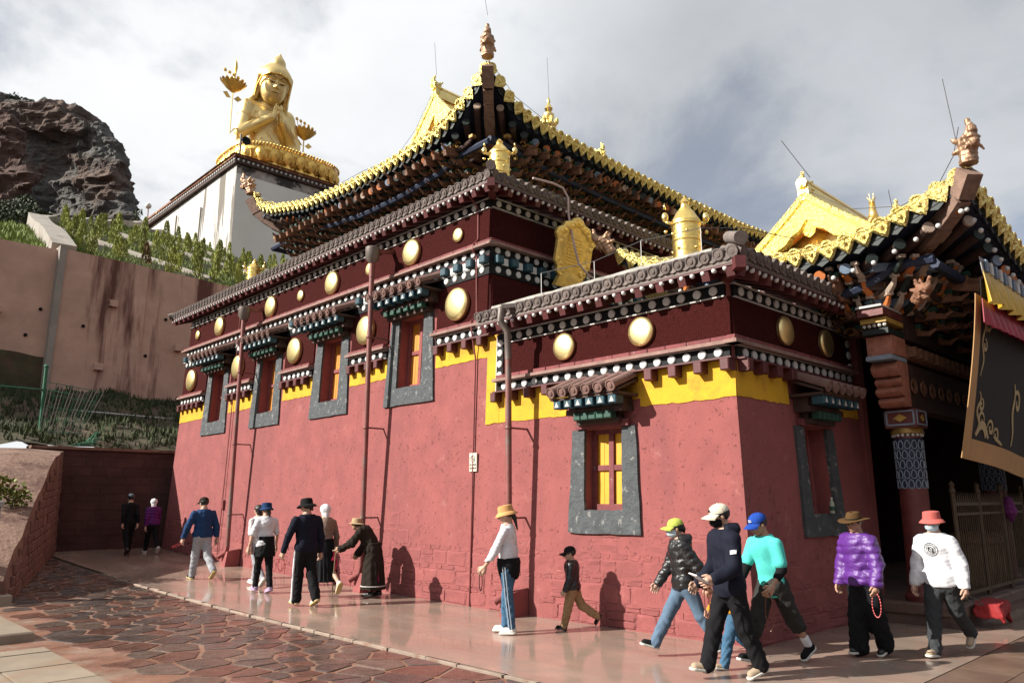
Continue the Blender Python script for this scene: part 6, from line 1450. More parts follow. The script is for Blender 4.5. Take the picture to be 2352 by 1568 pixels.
# gilded plaque hung on the short upper wall
pq = thing('gilded_plaque', 'large embossed golden plaque with a scrolled outline leaning from the short upper wall', 'plaque', (11.05, 9.6, 6.1))
out = [(-.36, 0), (-.33, .1), (-.42, .16), (-.42, .26), (-.52, .36), (-.52, .78), (-.6, .9), (-.55, 1.02), (-.42, 1.08), (-.36, 1.18), (-.2, 1.22), (-.12, 1.3), (0, 1.34)]
out = out + [(-x, z) for x, z in out[-2::-1]]
PQM = frame((11.07, 9.84, 6.1), (1, 0, 0), (0, -.22, .975), (0, -.975, -.22))
def pqp(sc, dz): return [((x) * sc, (z - .66) * sc + .66, dz) for x, z in out]
n = len(out); vs = pqp(1, 0) + pqp(1, .06) + pqp(.93, .085) + pqp(.74, .07) + pqp(.7, .045)
MB().add(vs, [tuple(range(n))[::-1]] + [(k * n + i, k * n + (i + 1) % n, (k + 1) * n + (i + 1) % n, (k + 1) * n + i) for k in range(4) for i in range(n)] + [tuple(4 * n + i for i in range(n))]).build('plate', m_goldpq, pq)
for o in pq.children: setp(o, pq, PQM)
rq = random.Random(2)
for i in range(0, n):
    x, z = out[i]; x *= .83; z = (z - .66) * .83 + .66
    o = MB().sphere((x, z, .07), .052, 8, 5, 0, (1, 1, .6)).build('plaque_boss', m_goldpq, pq); setp(o, pq, PQM)
for k in range(9):
    o = MB().bev(-.2, .2, .36 + k * .065, .395 + k * .065, .04, .062, .006).build('text_line', m_goldpq, pq); setp(o, pq, PQM)
MB().hexa([(-.45, -.12, 0), (.45, -.12, 0), (.45, -.12, .1), (-.45, -.12, .1), (-.36, .08, 0), (.36, .08, 0), (.36, .08, .09), (-.36, .08, .09)]).build('plinth', m_goldpq, pq)
setp([o for o in pq.children if o.name.startswith('plinth')][0], pq, PQM)
# conduits and wires
def wire(name, label, pts, r, m, cat='cable', group=None):
    o = MB().tube(pts, r, 6).build(name, m); tag(o, label, cat, group); return o
m_cond = mat('pinkish_conduit', (.5, .25, .24), .6); m_wirek = mat('dark_wire', (.06, .06, .065), .6)
wire('conduit', 'pale pink conduit that loops from the tiled eave down over the golden plaque', [(10.0, 9.75, 8.0), (10.5, 9.68, 8.02), (10.75, 9.64, 7.98), (10.88, 9.62, 7.8), (10.88, 9.62, 7.45), (10.9, 9.55, 7.0), (10.92, 9.5, 6.7), (11.0, 9.48, 6.4), (11.25, 9.45, 6.22), (11.5, 9.4, 6.12)], .022, mat('pale_conduit', (.68, .5, .48), .6))
wire('conduit', 'thin red conduit running down the long wall past the two discs to the ground', [(8.9, 10.55, 7.7), (9.26, 10.52, 7.4), (9.24, 10.5, 6.75), (9.12, 10.5, 6.62), (9.1, 10.5, 6.5), (9.2, 10.49, 6.4), (9.2, 10.48, 5.2), (9.05, 10.47, 5.1), (9.06, 10.46, 4.9), (9.15, 10.45, 4.4), (9.07, 10.42, 2.0), (9.0, 10.4, .06)], .016, m_pipe2)
wire('conduit', 'thin red conduit beside the far left downpipe', [(9.25, 20.9, 7.3), (9.16, 20.8, 5), (9.1, 20.75, 3.5), (8.98, 20.7, .3)], .014, m_pipe2)
o = MB().bev(-.07, .07, -.12, .12, 0, .07, .01).build('meter_box', m_pipe2); setp(o, None, OA(20.72, 1.75, .0)); tag(o, 'small red junction box on the conduit beside the far left downpipe', 'junction box')
# wires along the roofs and lightning rods
for (lab, pts) in (('thin lightning wire strung above the left slope of the upper gilded roof', [(GX - .15, 16.6, 13.85), (GX - .2, 17.4, 12.85), (12.4, 17.9, 12.0), (10.05, 15.9, 10.2), (10.02, 17.5, 10.18), (10.02, 19.4, 10.42), (10.02, 20.9, 10.75), (10.02, 22.0, 11.4)]),
                   ('thin lightning wire strung above the right slope of the upper gilded roof', [(10.1, 11.2, 11.3), (11, 11.25, 10.75), (12.5, 11.3, 10.45), (16, 11.3, 10.32), (22, 11.3, 10.35), (25, 11.3, 10.7)]),
                   ('thin wire strung along the front block roof between short pegs', [(9.0, 8.6, 5.6), (9.2, 7.6, 5.62), (9.25, 6.7, 5.75), (9.35, 5.7, 5.72), (9.9, 5.3, 5.75), (11.3, 5.2, 5.9)]),
                   ('wire hanging from the porch gable to the corner dragon', [(12.95, 5.6, 7.3), (12.9, 4.9, 6.75), (12.3, 3.9, 6.35), (11.7, 3.2, 6.25), (11.4, 2.85, 6.55), (11.3, 2.72, 6.9)])):
    wire('lightning_wire', lab, pts, .006, m_wirek)
for k, (x, y, z, h, lab) in enumerate(((9.9, 10.98, 12.15, .55, 'lightning rod on the front corner dragon'), (12.9, 16.6, 14.4, 1.1, 'lightning rod on the upper gable dragon'), (17.7, 16.4, 14.4, 2.6, 'lightning rod beside the central roof finial'), (12.9, 5.55, 7.55, .75, 'lightning rod leaning from the porch gable dragon'), (14.2, 4.6, 6.6, .8, 'lightning rod behind the gilded deer'), (11.3, 2.75, 6.4, 1.35, 'lightning rod leaning beside the porch corner dragon'))):
    lean = (.12, .12) if k == 5 else ((-.28, .35) if k == 3 else (-.05, .06)); wire('lightning_rod', 'thin ' + lab, [(x, y, z), (x + lean[0], y + lean[1], z + h)], .0065, m_wirek, 'lightning rod')
for k, y in enumerate((8.6, 7.6, 6.7, 5.7)): pass
pegs = thing('wire_pegs', 'row of short white pegs that carry the wire on the front block roof', 'wire pegs', (9.2, 7, 5.2))
for (x, y, z) in ((9.0, 8.6, 5.6), (9.2, 7.6, 5.62), (9.25, 6.7, 5.75), (9.35, 5.7, 5.72)): MB().tube([(x, y, 5.25), (x, y, z)], .007, 5).build('peg', m_white, pegs)
# small no-smoking notice on the long wall
m_sign = mat('notice_board_white', (.75, .68, .56), .6, var=.05); m_ink = mat('grey_ink', (.12, .11, .1), .7)
ns = thing('notice_sign', 'small cream no-smoking notice fixed to the long wall above a thin red pole', 'sign', (9.0, 10.42, 2.35))
SGM = OA(10.42, 2.5, .04)
o = MB().bev(-.1, .1, -.165, .165, -.02, .0, .004).build('board', m_sign, ns); setp(o, ns, SGM)
o = MB().tube([(.055 * cos(a), .06 + .055 * sin(a), .003) for a in [2 * pi * k / 20 for k in range(21)]], .006, 5).tube([(-.038, .098, .003), (.038, .022, .003)], .005, 5).bev(-.03, .03, .053, .066, 0, .004, .001).build('symbol', m_ink, ns); setp(o, ns, SGM)
try:
    for (txt, zz) in (('禁止吸烟', -.06), ('请勿吸烟', -.12)):
        fc = bpy.data.curves.new('notice_text', 'FONT'); fc.body = txt; fc.size = .042; fc.align_x = 'CENTER'; fc.extrude = .001
        to = bpy.data.objects.new('notice_text', fc); COL.objects.link(to); me = bpy.data.meshes.new_from_object(to); bpy.data.objects.remove(to); me.materials.clear(); me.materials.append(m_ink)
        inst('notice_text', me, SGM @ T(0, zz, .002), ns)
except Exception as ex: print('text', ex)
# ============================================================ PEOPLE
m_skin = mat('skin', (.62, .38, .27), .6, var=.08, vs=12)
m_skind = mat('tanned_skin', (.5, .28, .18), .6, var=.08, vs=12)
m_hair = mat('black_hair', (.012, .01, .009), .45, var=.3, vs=40, bump=.3, bs=80)
m_lip = mat('lips', (.35, .12, .1), .5); m_eye = mat('eye_dark', (.02, .013, .01), .3)
def V3(*a): return np.array(a, float)
def rotx(a): c, s = cos(a), sin(a); return np.array([[1, 0, 0], [0, c, -s], [0, s, c]])
def roty(a): c, s = cos(a), sin(a); return np.array([[c, 0, s], [0, 1, 0], [-s, 0, c]])
def rotz(a): c, s = cos(a), sin(a); return np.array([[c, -s, 0], [s, c, 0], [0, 0, 1]])
D2 = pi / 180
class Pose:
    """joint positions for a figure of height h that faces +y; x is its right"""
    def __init__(s, h, lean=2, twist=0, legs=((20, 8), (-18, 22)), arms=((-15, 8, 12), (18, 8, 15)), head=(0, 0), sh=.102, hipw=.05, crouch=0, neck_fwd=0, bend=0):
        s.h = h; T_ = rotz(twist * D2) @ rotx(-lean * D2)
        s.R = T_
        pel = V3(0, 0, 0)
        s.hip = [pel + V3(sx * hipw * h, 0, -.01 * h) for sx in (-1, 1)]
        s.knee = []; s.ank = []; s.toe = []; s.fpitch = []
        for (a, k), hp_ in zip(legs, s.hip):
            d = V3(0, sin(a * D2), -cos(a * D2)); kn = hp_ + d * .245 * h; a2 = (a - k) * D2; an = kn + V3(0, sin(a2), -cos(a2)) * .245 * h; s.knee.append(kn); s.ank.append(an)
            s.fpitch.append(a - k)
        low = []
        for i in range(2):
            fp = s.fpitch[i]; pt = -max(-60, min(28, (fp * .9 if fp < -8 else fp * .6)))   # trailing foot rolls on its toe
            pt = fp * 1.0 if fp < -12 else fp * .55
            pt = max(-62, min(22, pt)); s.fpitch[i] = pt
            d = V3(0, cos(pt * D2), sin(pt * D2)); up = V3(0, -sin(pt * D2), cos(pt * D2)); heel = s.ank[i] - up * .04 * h - d * .03 * h; toe = s.ank[i] - up * .04 * h + d * .115 * h
            s.toe.append((heel, toe, d, up)); low.append(min(heel[2], toe[2]))
        dz = -min(low)
        s.pel = pel + V3(0, 0, dz); mv = V3(0, 0, dz)
        s.hip = [q + mv for q in s.hip]; s.knee = [q + mv for q in s.knee]; s.ank = [q + mv for q in s.ank]; s.toe = [(a + mv, b + mv, d, u) for a, b, d, u in s.toe]
        up = T_ @ V3(0, 0, 1); fw_ = T_ @ V3(0, 1, 0); rt = T_ @ V3(1, 0, 0); s.up, s.fw, s.rt = up, fw_, rt
        B_ = rotx(-bend * D2); up2 = T_ @ B_ @ V3(0, 0, 1); s.up2 = up2; s.fw2 = T_ @ B_ @ V3(0, 1, 0)
        s.waist = s.pel + up * .10 * h; s.chest = s.waist + up2 * .13 * h; s.neck = s.chest + up2 * .085 * h
        s.sho = [s.chest + up2 * .045 * h + rt * sx * sh * h for sx in (-1, 1)]
        s.elb = []; s.wri = []; s.hdir = []
        for sx, (a, ab, e), q in zip((-1, 1), arms, s.sho):
            R_ = rotz(twist * D2) @ rotx(a * D2) @ roty(-sx * ab * D2); d = R_ @ V3(0, 0, -1)
            el_ = q + d * .172 * h; R2 = rotz(twist * D2) @ rotx((a + e) * D2) @ roty(-sx * ab * .4 * D2); d2 = R2 @ V3(0, 0, -1); wr = el_ + d2 * .15 * h
            s.elb.append(el_); s.wri.append(wr); s.hdir.append((d2, R2))
        yaw, pit = head; s.HR = rotz((twist * .5 + yaw) * D2) @ rotx(-pit * D2); s.hd = s.neck + (up2 * .092 + s.fw2 * (.014 + neck_fwd)) * h
def legs_d(p, P, r0, r1, r2, k, stop=1.0):
    h = p.h; ds = []
    for i in range(2):
        a = p.ank[i] * stop + p.knee[i] * (1 - stop) if stop < 1 else p.ank[i]
        ds.append(uni([rc(P, p.hip[i], p.knee[i], r0 * h, r1 * h), rc(P, p.knee[i], a, r1 * h, r2 * h)], .012 * h))
    return su(ds[0], ds[1], k * h)
def torso_d(p, P, w, dpt, hipw, belly=1.):
    h = p.h
    def sec(q, c, wx, wy, wz):   # ellipsoid in the torso frame
        return el(q, c, (wx * h, wy * h, wz * h), p.R)
    return uni([sec(P, p.pel + p.up * .02 * h, hipw, dpt * .95, .085), sec(P, p.waist + p.up * .02 * h, w * .88, dpt * .9 * belly, .1), sec(P, p.chest, w * .98, dpt, .115), sec(P, p.chest + p.up2 * .045 * h, w * .8, dpt * .8, .07)], .03 * h)
def arms_d(p, P, r0, r1, r2, i=None, stop=1.):
    h = p.h; ds = []
    for j in ((0, 1) if i is None else (i,)):
        w_ = p.elb[j] + (p.wri[j] - p.elb[j]) * stop if stop > 0 else None
        d = rc(P, p.sho[j], p.elb[j] if stop > 0 else p.elb[j], r0 * h, r1 * h)
        if stop > 0: d = su(d, rc(P, p.elb[j], w_, r1 * h, r2 * h), .012 * h)
        ds.append(d)
    return ds[0] if len(ds) == 1 else np.minimum(ds[0], ds[1])
def bbox(pts, m): A = np.array(pts); return A.min(0) - m, A.max(0) + m
def head_fn(p, s):   # q in head units: 1 = head half height .068h
    def fn(P):
        q = (P - p.hd) @ p.HR / s
        d = uni([el(q, (0, -.08, .28), (.72, .88, .74)), el(q, (0, .12, -.25), (.58, .62, .68)), el(q, (0, .34, -.66), (.3, .28, .26))], .22)
        d = su(d, rc(q, (0, .72, .12), (0, .93, -.22), .06, .13), .1)
        d = su(d, rc(q, (-.1, .8, -.25), (.1, .8, -.25), .08, .08), .06)
        for sx in (-1, 1):
            d = ss(d, el(q, (sx * .27, .84, .12), (.19, .16, .11)), .09); d = su(d, el(q, (sx * .27, .62, .1), (.13, .13, .1)), .03)
            d = su(d, el(q, (sx * .7, -.02, .02), (.08, .16, .23)), .05); d = su(d, el(q, (sx * .3, .62, -.12), (.18, .14, .12)), .12)
        d = su(d, rc(q, (-.17, .68, -.5), (.17, .68, -.5), .055, .055), .05); d = su(d, rc(q, (-.13, .66, -.6), (.13, .66, -.6), .065, .065), .05)
        return d * s
    return fn
def hand_mesh(p, j, h, grip):
    """palm, four unequal curled fingers and a thumb leaving the side of the palm"""
    w = p.wri[j]; d, R2 = p.hdir[j]; sx = (-1, 1)[j]; x = R2 @ V3(1, 0, 0) * -sx; y = R2 @ V3(0, 1, 0)   # palm faces the thigh (x), thumb forward (y)
    L = .1 * h; ds = []
    def fn(P):
        ds = [rc(P, w + d * .06 * L, w + d * .45 * L + y * .1 * L, .2 * L, .2 * L), rc(P, w + d * .15 * L - y * .1 * L, w + d * .45 * L - y * .16 * L, .17 * L, .17 * L)]
        for k in range(4):
            o = (k - 1.5) * .16; ln = (.40, .46, .43, .34)[k] * L; b = w + d * .5 * L - y * o * L; c = grip + .06 * k
            m_ = b + (d * cos(c * .6) + x * sin(c * .6)) * ln * .5; t = m_ + (d * cos(c * 1.7) + x * sin(c * 1.7)) * ln * .55
            ds.append(np.minimum(rc(P, b, m_, .085 * L, .075 * L), rc(P, m_, t, .075 * L, .055 * L)))
        a = w + d * .2 * L + y * .2 * L; m_ = a + (d * .55 + y * .6 + x * .25) * .28 * L; t = m_ + (d * .8 + y * .15 + x * .4) * .26 * L
        ds.append(np.minimum(rc(P, a, m_, .1 * L, .085 * L), rc(P, m_, t, .085 * L, .06 * L)))
        return uni(ds, .03 * L)
    lo, hi = bbox([w, w + d * L], .06 * h); return snets(fn, lo, hi, .005 * max(.8, h / 1.6))
def body_fn(p, skinlegs):
    h = p.h
    def fn(P):
        d = torso_d(p, P, .084, .056, .082); d = su(d, legs_d(p, P, .043, .033, .022, .02), .02 * h)
        d = su(d, rc(P, p.neck - p.up2 * .03 * h, p.hd - p.HR @ V3(0, .02 * h, .02 * h), .036 * h, .032 * h), .02 * h)
        d = su(d, arms_d(p, P, .03, .023, .016), .012 * h)
        for hl, to, dd, uu in p.toe: d = np.minimum(d, rc(P, hl + dd * .03 * h + uu * .03 * h, to - dd * .03 * h + uu * .018 * h, .022 * h, .018 * h))
        return d
    return fn
PEOPLE = []
def person(label, loc, rz, h, pose, top, bottom, shoes, skin=None, hair=None, hat=None, extras=(), group=None, hands=(.5, .5), seed=0, hk=1.):
    p = Pose(h, **pose); root = thing('person', label, 'person', loc, rz, group); skin = skin or m_skin; Mw = WM[root.name]; s = .0715 * h * hk
    def part(name, me, par=None): o = inst(name, me, Mw, par or root); return o
    allp = p.hip + p.knee + p.ank + p.sho + p.elb + p.wri + [p.hd, p.pel] + [t[1] for t in p.toe]
    lo, hi = bbox(allp, .12 * h)
    pcs = [snets(body_fn(p, 0), lo, hi, .016 * h)]
    lo2, hi2 = bbox([p.hd], .105 * h); pcs.append(snets(head_fn(p, s), lo2 - .02 * (hk > 1), hi2 + .02 * (hk > 1), .0062 * h / 1.6))
    for j in (0, 1):
        if hands[j] is not None: pcs.append(hand_mesh(p, j, h, hands[j]))
    body = part('body', meshnp('body', [(np.concatenate([v for v, q in pcs]), np.concatenate([q + sum(len(pcs[i][0]) for i in range(k)) for k, (v, q) in enumerate(pcs)]))], [skin]))
    # eyes, brows, mouth
    HM = np.eye(4); HM[:3, :3] = p.HR * s; HM[:3, 3] = p.hd; HMx = Mw @ Matrix(HM.tolist())
    e = MB()
    for sx in (-1, 1): e.sphere((sx * .27, .735, .1), .07, 8, 5, 0, (1.5, .5, .6)); e.tube([(sx * .12, .86, .27), (sx * .28, .84, .32), (sx * .44, .74, .27)], [.02, .035, .015], 5)
    inst('eyes', e.mesh('eyes', m_eye), HMx, root)
    inst('mouth', MB().tube([(-.17, .71, -.55), (0, .755, -.54), (.17, .71, -.55)], [.012, .03, .012], 5).mesh('mouth', m_lip), HMx, root)
    # clothes
    for q in (top, bottom): q(p, part, seed, Mw)
    for i in range(2):
        sm, sole, kind = shoes; hl, to, dd, uu = p.toe[i]
        def up_(P): 
            d = uni([rc(P, hl + uu * .028 * h + dd * .02 * h, to + uu * .022 * h - dd * .035 * h, .027 * h, .025 * h), rc(P, p.ank[i] + uu * .005 * h, hl + uu * .035 * h + dd * .03 * h, .026 * h, .03 * h)], .02 * h)
            return np.maximum(d, .012 * h - (P - hl) @ uu)
        lo, hi = bbox([hl, to, p.ank[i] + uu * .03 * h], .05 * h); sh = part('shoe', meshnp('shoe', [snets(up_, lo, hi, .0075 * h / 1.6)], [sm]))
        def so_(P): return np.maximum(rc(P, hl + uu * .012 * h + dd * .018 * h, to + uu * .012 * h - dd * .03 * h, .031 * h, .031 * h), np.abs((P - hl) @ uu - .007 * h) - .0085 * h)
        o = inst('sole', meshnp('sole', [snets(so_, lo, hi, .0065 * h / 1.6)], [sole]), Mw); setp(o, sh, Mw.copy())
    if hair: hair(p, part, s, HMx, root)
    if hat: hat(p, part, s, HMx, root)
    for x in extras: x(p, part, s, HMx, root, Mw)
    return root, p
# ---------------- garments
def fold(P, h, a, seed, sc=14): return a * h * (npn(P * np.array((1, 1, .55)), sc / h * 1.6, seed) + .55 * npn(P * np.array((.9, .9, 1.4)), sc / h * 3.6, seed + 31))
def jacket(m, w=.112, d_=.078, hipw=.105, arm=(.04, .035, .03), low=.02, puff=0., hood=False, sleeve=1., wrink=.0055, collar=True, belly=1., flare=0., trim=None, name='jacket', seam=None):
    def go(p, part, seed, Mw):
        h = p.h
        def fn(P):
            P2 = P
            d = torso_d(p, P, w, d_, hipw, belly); bot = p.pel - p.up * low * h
            # the skirt of the garment hangs below the waist
            d = su(d, el(P, bot + p.up * .05 * h, (hipw * h * (1 + flare), d_ * h * (1.0 + flare), .1 * h), p.R), .03 * h)
            for j in (0, 1):
                e_ = p.elb[j]; w_ = p.elb[j] + (p.wri[j] - p.elb[j]) * min(1, max(0, sleeve - .5) * 2 * .97)
                if sleeve > .5: da = su(rc(P, p.sho[j], e_, arm[0] * h, arm[1] * h), rc(P, e_, w_, arm[1] * h, arm[2] * h), .012 * h)
                else: da = rc(P, p.sho[j], p.sho[j] + (e_ - p.sho[j]) * sleeve * 2, arm[0] * h, arm[0] * h * 1.02)
                if puff:
                    ax = (P - p.sho[j]) @ (p.elb[j] - p.sho[j]) / np.linalg.norm(p.elb[j] - p.sho[j]); da = da - puff * h * (np.abs(np.sin(ax * 62 / h)) ** .5 - .5)
                d = su(d, da, .018 * h)
            if collar: d = su(d, rc(P, p.neck - p.up2 * .02 * h, p.neck + p.up2 * .025 * h + p.fw2 * .008 * h, .052 * h, .047 * h), .02 * h)
            if hood: d = su(d, uni([el(P, p.neck - p.fw2 * .045 * h + p.up2 * .012 * h, (.085 * h, .06 * h, .055 * h), p.R), rc(P, p.neck - p.rt * .05 * h + p.up2 * .0 * h, p.neck + p.rt * .05 * h, .05 * h, .05 * h)], .02 * h), .015 * h)
            if puff:
                ax = (P - p.pel) @ p.up; d = d - puff * h * (np.abs(np.sin(ax * 52 / h + .5 * np.sin(P[:, 0] * 9))) ** .5 - .5)
            d = d + fold(P, h, wrink, seed)
            d = np.maximum(d, -((P - bot) @ p.up))   # cut hem
            d = np.maximum(d, (P - p.hd) @ p.up2 + .072 * h - np.where(hood, .03 * h * ((P - p.hd) @ p.fw2 < .0), 0)) 
            return d
        lo, hi = bbox(p.sho + p.elb + p.wri + [p.pel - p.up * (low + .02) * h, p.neck, p.hd], .105 * h)
        o = part(name, meshnp(name, [snets(fn, lo, hi, .0115 * h / 1.6)], [m])); p.jfn = fn; p.jo = o
        return o
    return go
def trousers(m, r=(.062, .046, .034), seat=.098, wrink=.005, stop=1., cuff=None, bag=.02, stripe=None, stripe_side=-1, name='trousers'):
    def go(p, part, seed, Mw):
        h = p.h
        def fn(P):
            d = legs_d(p, P, *r, bag, stop); d = su(d, el(P, p.pel - p.up * .005 * h, (seat * h, .078 * h, .085 * h), p.R), .03 * h)
            d = d + fold(P, h, wrink, seed + 3, 17) + .0022 * h * np.sin(P[:, 2] / h * 90 + 5 * np.sin(P[:, 0] * 25 + P[:, 1] * 14)) * (P[:, 2] < .3 * h)
            return np.maximum(d, (P - p.pel) @ p.up - .09 * h)
        lo, hi = bbox(p.hip + p.knee + p.ank + [p.pel], .11 * h)
        o = part(name, meshnp(name, [snets(fn, lo, hi, .0115 * h / 1.6)], [m]))
        if stripe is not None:
            i = 0 if stripe_side < 0 else 1
            for off in ((0,) if stripe[1] == 1 else (-.009, .009)):
                mb = MB(); x = V3(stripe_side, 0, 0); pts = [p.hip[i] + x * (r[0] + .004) * h, p.hip[i] * .5 + p.knee[i] * .5 + x * ((r[0] + r[1]) / 2 + .004) * h, p.knee[i] + x * (r[1] + .004) * h, p.knee[i] * .5 + p.ank[i] * .5 + x * ((r[1] + r[2]) / 2 + .004) * h, p.ank[i] + x * (r[2] + .003) * h]
                mb.tube([Vector((q + V3(0, off * h * 1.2, 0)).tolist()) for q in pts], (.012 if stripe[1] == 1 else .0035) * h, 6); q = inst('side_stripe', mb.mesh('side_stripe', stripe[0]), Mw); setp(q, o, Mw.copy())
    return go
def skirt(m, z1, r1, r0=.1, wrink=.006, name='skirt', pleat=0, trimm=None, fwd=0):
    def go(p, part, seed, Mw):
        h = p.h; base = V3(p.pel[0], p.pel[1] * .5 + (p.ank[0][1] + p.ank[1][1]) * .25, z1 * h)
        def fn(P):
            t = np.clip((p.pel[2] + .06 * h - P[:, 2]) / (p.pel[2] + .06 * h - base[2]), 0, 1); c = p.pel + t[:, None] * (base - p.pel); rr = (r0 + (r1 - r0) * t ** .8) * h
            a = np.arctan2(P[:, 1] - c[:, 1], P[:, 0] - c[:, 0]); d = (np.sqrt((P[:, 0] - c[:, 0]) ** 2 + ((P[:, 1] - c[:, 1]) * 1.15) ** 2) - rr) * .85
            d = d - pleat * h * np.sin(a * 14 + 2 * np.sin(a * 3)) * t + fold(P, h, wrink, seed + 2)
            return np.maximum(d, np.maximum(P[:, 2] - p.pel[2] - .1 * h, base[2] - P[:, 2]))
        lo = V3(-.24 * h, -.3 * h, base[2] - .03 * h); hi = V3(.24 * h, .3 * h, p.pel[2] + .13 * h)
        o = part(name, meshnp(name, [snets(fn, lo, hi, .0115 * h / 1.6)], [m]))
        if trimm:
            mb = MB(); zz = base[2] + .045 * h; t = (p.pel[2] + .06 * h - zz) / (p.pel[2] + .06 * h - base[2]); rr = (r0 + (r1 - r0) * t ** .8) * h + .008 * h; c = p.pel + t * (base - p.pel)
            mb.tube([(c[0] + rr * cos(a), c[1] + rr / 1.15 * sin(a), zz) for a in [2 * pi * k / 28 for k in range(29)]], .007 * h, 5, 0, False); q = inst('hem_trim', mb.mesh('hem_trim', trimm), Mw); setp(q, o, Mw.copy())
    return go
def nothing(*a): pass
def layers(*g):
    def go(p, part, seed, Mw):
        for k, q in enumerate(g): q(p, part, seed + 5 * k, Mw)
    return go
# ---------------- hair and hats (head units)
def hair_cap(m=None, tail=None, long=0):
    def go(p, part, s, HMx, root):
        def fn(q):
            d = el(q, (0, -.14, .32), (.79, .9, .78)); d = np.maximum(d, np.minimum(q[:, 1] - .42 + .0 * q[:, 2], q[:, 2] * -1 + .42)); d = np.maximum(d, -(q[:, 2] + .35 + long))
            if long: d = su(d, el(q, (0, -.45, -.35), (.6, .42, .5 + long)), .15)
            if tail: d = su(d, uni([rc(q, (0, -.85, .1), tail[0], .26, .26), rc(q, tail[0], tail[1], .26, .08)], .1), .1)
            return d + .02 * npn(q, 9, 2)
        lo = [-1.2, -2.0, -3.2 if tail else -1.4]; inst('hair', meshnp('hair', [snets(fn, lo, [1.2, 1.0, 1.3], .07)], [m or m_hair]), HMx, root)
    return go
def cap(m, brimm=None, logo=None, back=False):
    def go(p, part, s, HMx, root):
        n = 20; mb = MB(); prof = [(.84, .36), (.85, .48), (.81, .7), (.66, .95), (.4, 1.11), (.12, 1.17), (.01, 1.18)]
        mb.lathe(prof, 22, 0, T(0, -.1, 0) @ SC(.94, 1.08, 1)); mb.sphere((0, -.1, 1.19), .06, 6, 4)
        for k in range(6): a = k * pi / 3; mb.tube([(.94 * r * cos(a) * 1.012, -.1 + 1.08 * r * sin(a) * 1.012, z) for r, z in prof[:-1]], .012, 4)
        o = inst('cap', mb.mesh('cap', m, True), HMx, root)
        b = MB(); vs = []; k = 12; sg = -1 if back else 1
        for j, (rr, dz) in enumerate(((.9, 0), (1.25, -.03), (1.55, -.1), (1.72, -.16))):
            for i in range(k + 1):
                a = radians(25 + 130 * i / k); w = sin(a); vs.append((.9 * cos(a) * (1 - .03 * j), sg * (-.1 + .95 * w + (rr - .9) * max(0, w) ** .6 * .98), .4 + dz - .13 * cos(a) ** 2 * (1 + .6 * j)))
        q = len(vs); vs += [(x, y, z - .045) for x, y, z in vs]; f = [(j * (k + 1) + i, j * (k + 1) + i + 1, (j + 1) * (k + 1) + i + 1, (j + 1) * (k + 1) + i) for j in range(3) for i in range(k)]
        f += [tuple(q + v for v in t[::-1]) for t in f] + [(3 * (k + 1) + i, 3 * (k + 1) + i + 1, q + 3 * (k + 1) + i + 1, q + 3 * (k + 1) + i) for i in range(k)]
        e = inst('cap_brim', b.add(vs, f).mesh('cap_brim', brimm or m, True), HMx); setp(e, o, HMx.copy())
        if logo is not None:
            l = MB()
            for i in range(4): l.bar((-.22 + .11 * i, .86 - .02 * abs(i - 1.5), .64), (-.16 + .11 * i, .8 - .02 * abs(i - 1.5), .8), .03, .06)
            l.tube([(-.26 + .04 * i, .9 - .004 * (i - 6) ** 2, .6) for i in range(13)], .022, 4); e = inst('cap_logo', l.mesh('cap_logo', logo), HMx); setp(e, o, HMx.copy())
    return go
def bucket(m, crown=(.84, .72), hgt=.72, brim=1.35, drop=.34, z0=.3, band=None, name='bucket_hat', curl=0., pinch=False):
    def go(p, part, s, HMx, root, z0=z0 + .1):
        def ring(r, z, k=24): return [(r * cos(2 * pi * j / k) * .95, -.08 + r * sin(2 * pi * j / k) * 1.06, z + curl * (abs(cos(2 * pi * j / k)) ** 2 if r > .95 else 0) + .025 * sin(6 * pi * j / k + r * 4) * (r > .95) - (.16 * (abs(cos(2 * pi * j / k)) < .5) if pinch and r < .5 else 0)) for j in range(k)]
        k = 24; rows = [ring(brim, z0 - drop - .03), ring(brim, z0 - drop), ring((brim + crown[0]) / 2, z0 - drop * .35), ring(crown[0], z0), ring(crown[0] * .97, z0 + hgt * .5), ring(crown[1], z0 + hgt * .94), ring(crown[1] * .85, z0 + hgt), ring(.35, z0 + hgt + .05), ring(.02, z0 + hgt + .05)]
        under = [ring((brim + crown[0]) / 2 - .02, z0 - drop * .35 - .04), ring(crown[0] - .02, z0 - .04)]
        mb = MB(); vs = [v for r in rows for v in r]; f = [(i * k + j, i * k + (j + 1) % k, (i + 1) * k + (j + 1) % k, (i + 1) * k + j) for i in range(len(rows) - 1) for j in range(k)]
        b = len(vs); vs += [v for r in under for v in r]; f += [(j, b + j, b + (j + 1) % k, (j + 1) % k) for j in range(k)] + [(b + j, b + k + j, b + k + (j + 1) % k, b + (j + 1) % k) for j in range(k)]
        o = inst(name, mb.add(vs, f).mesh(name, m, True), HMx, root)
        if band is not None:
            q = MB(); c = ring(crown[0] * 1.015, z0 + .04); c2 = ring(crown[0] * 1.0, z0 + .18); q.add(c + c2, [(j, (j + 1) % k, k + (j + 1) % k, k + j) for j in range(k)]); e = inst('hat_band', q.mesh('hat_band', band), HMx); setp(e, o, HMx.copy())
    return go
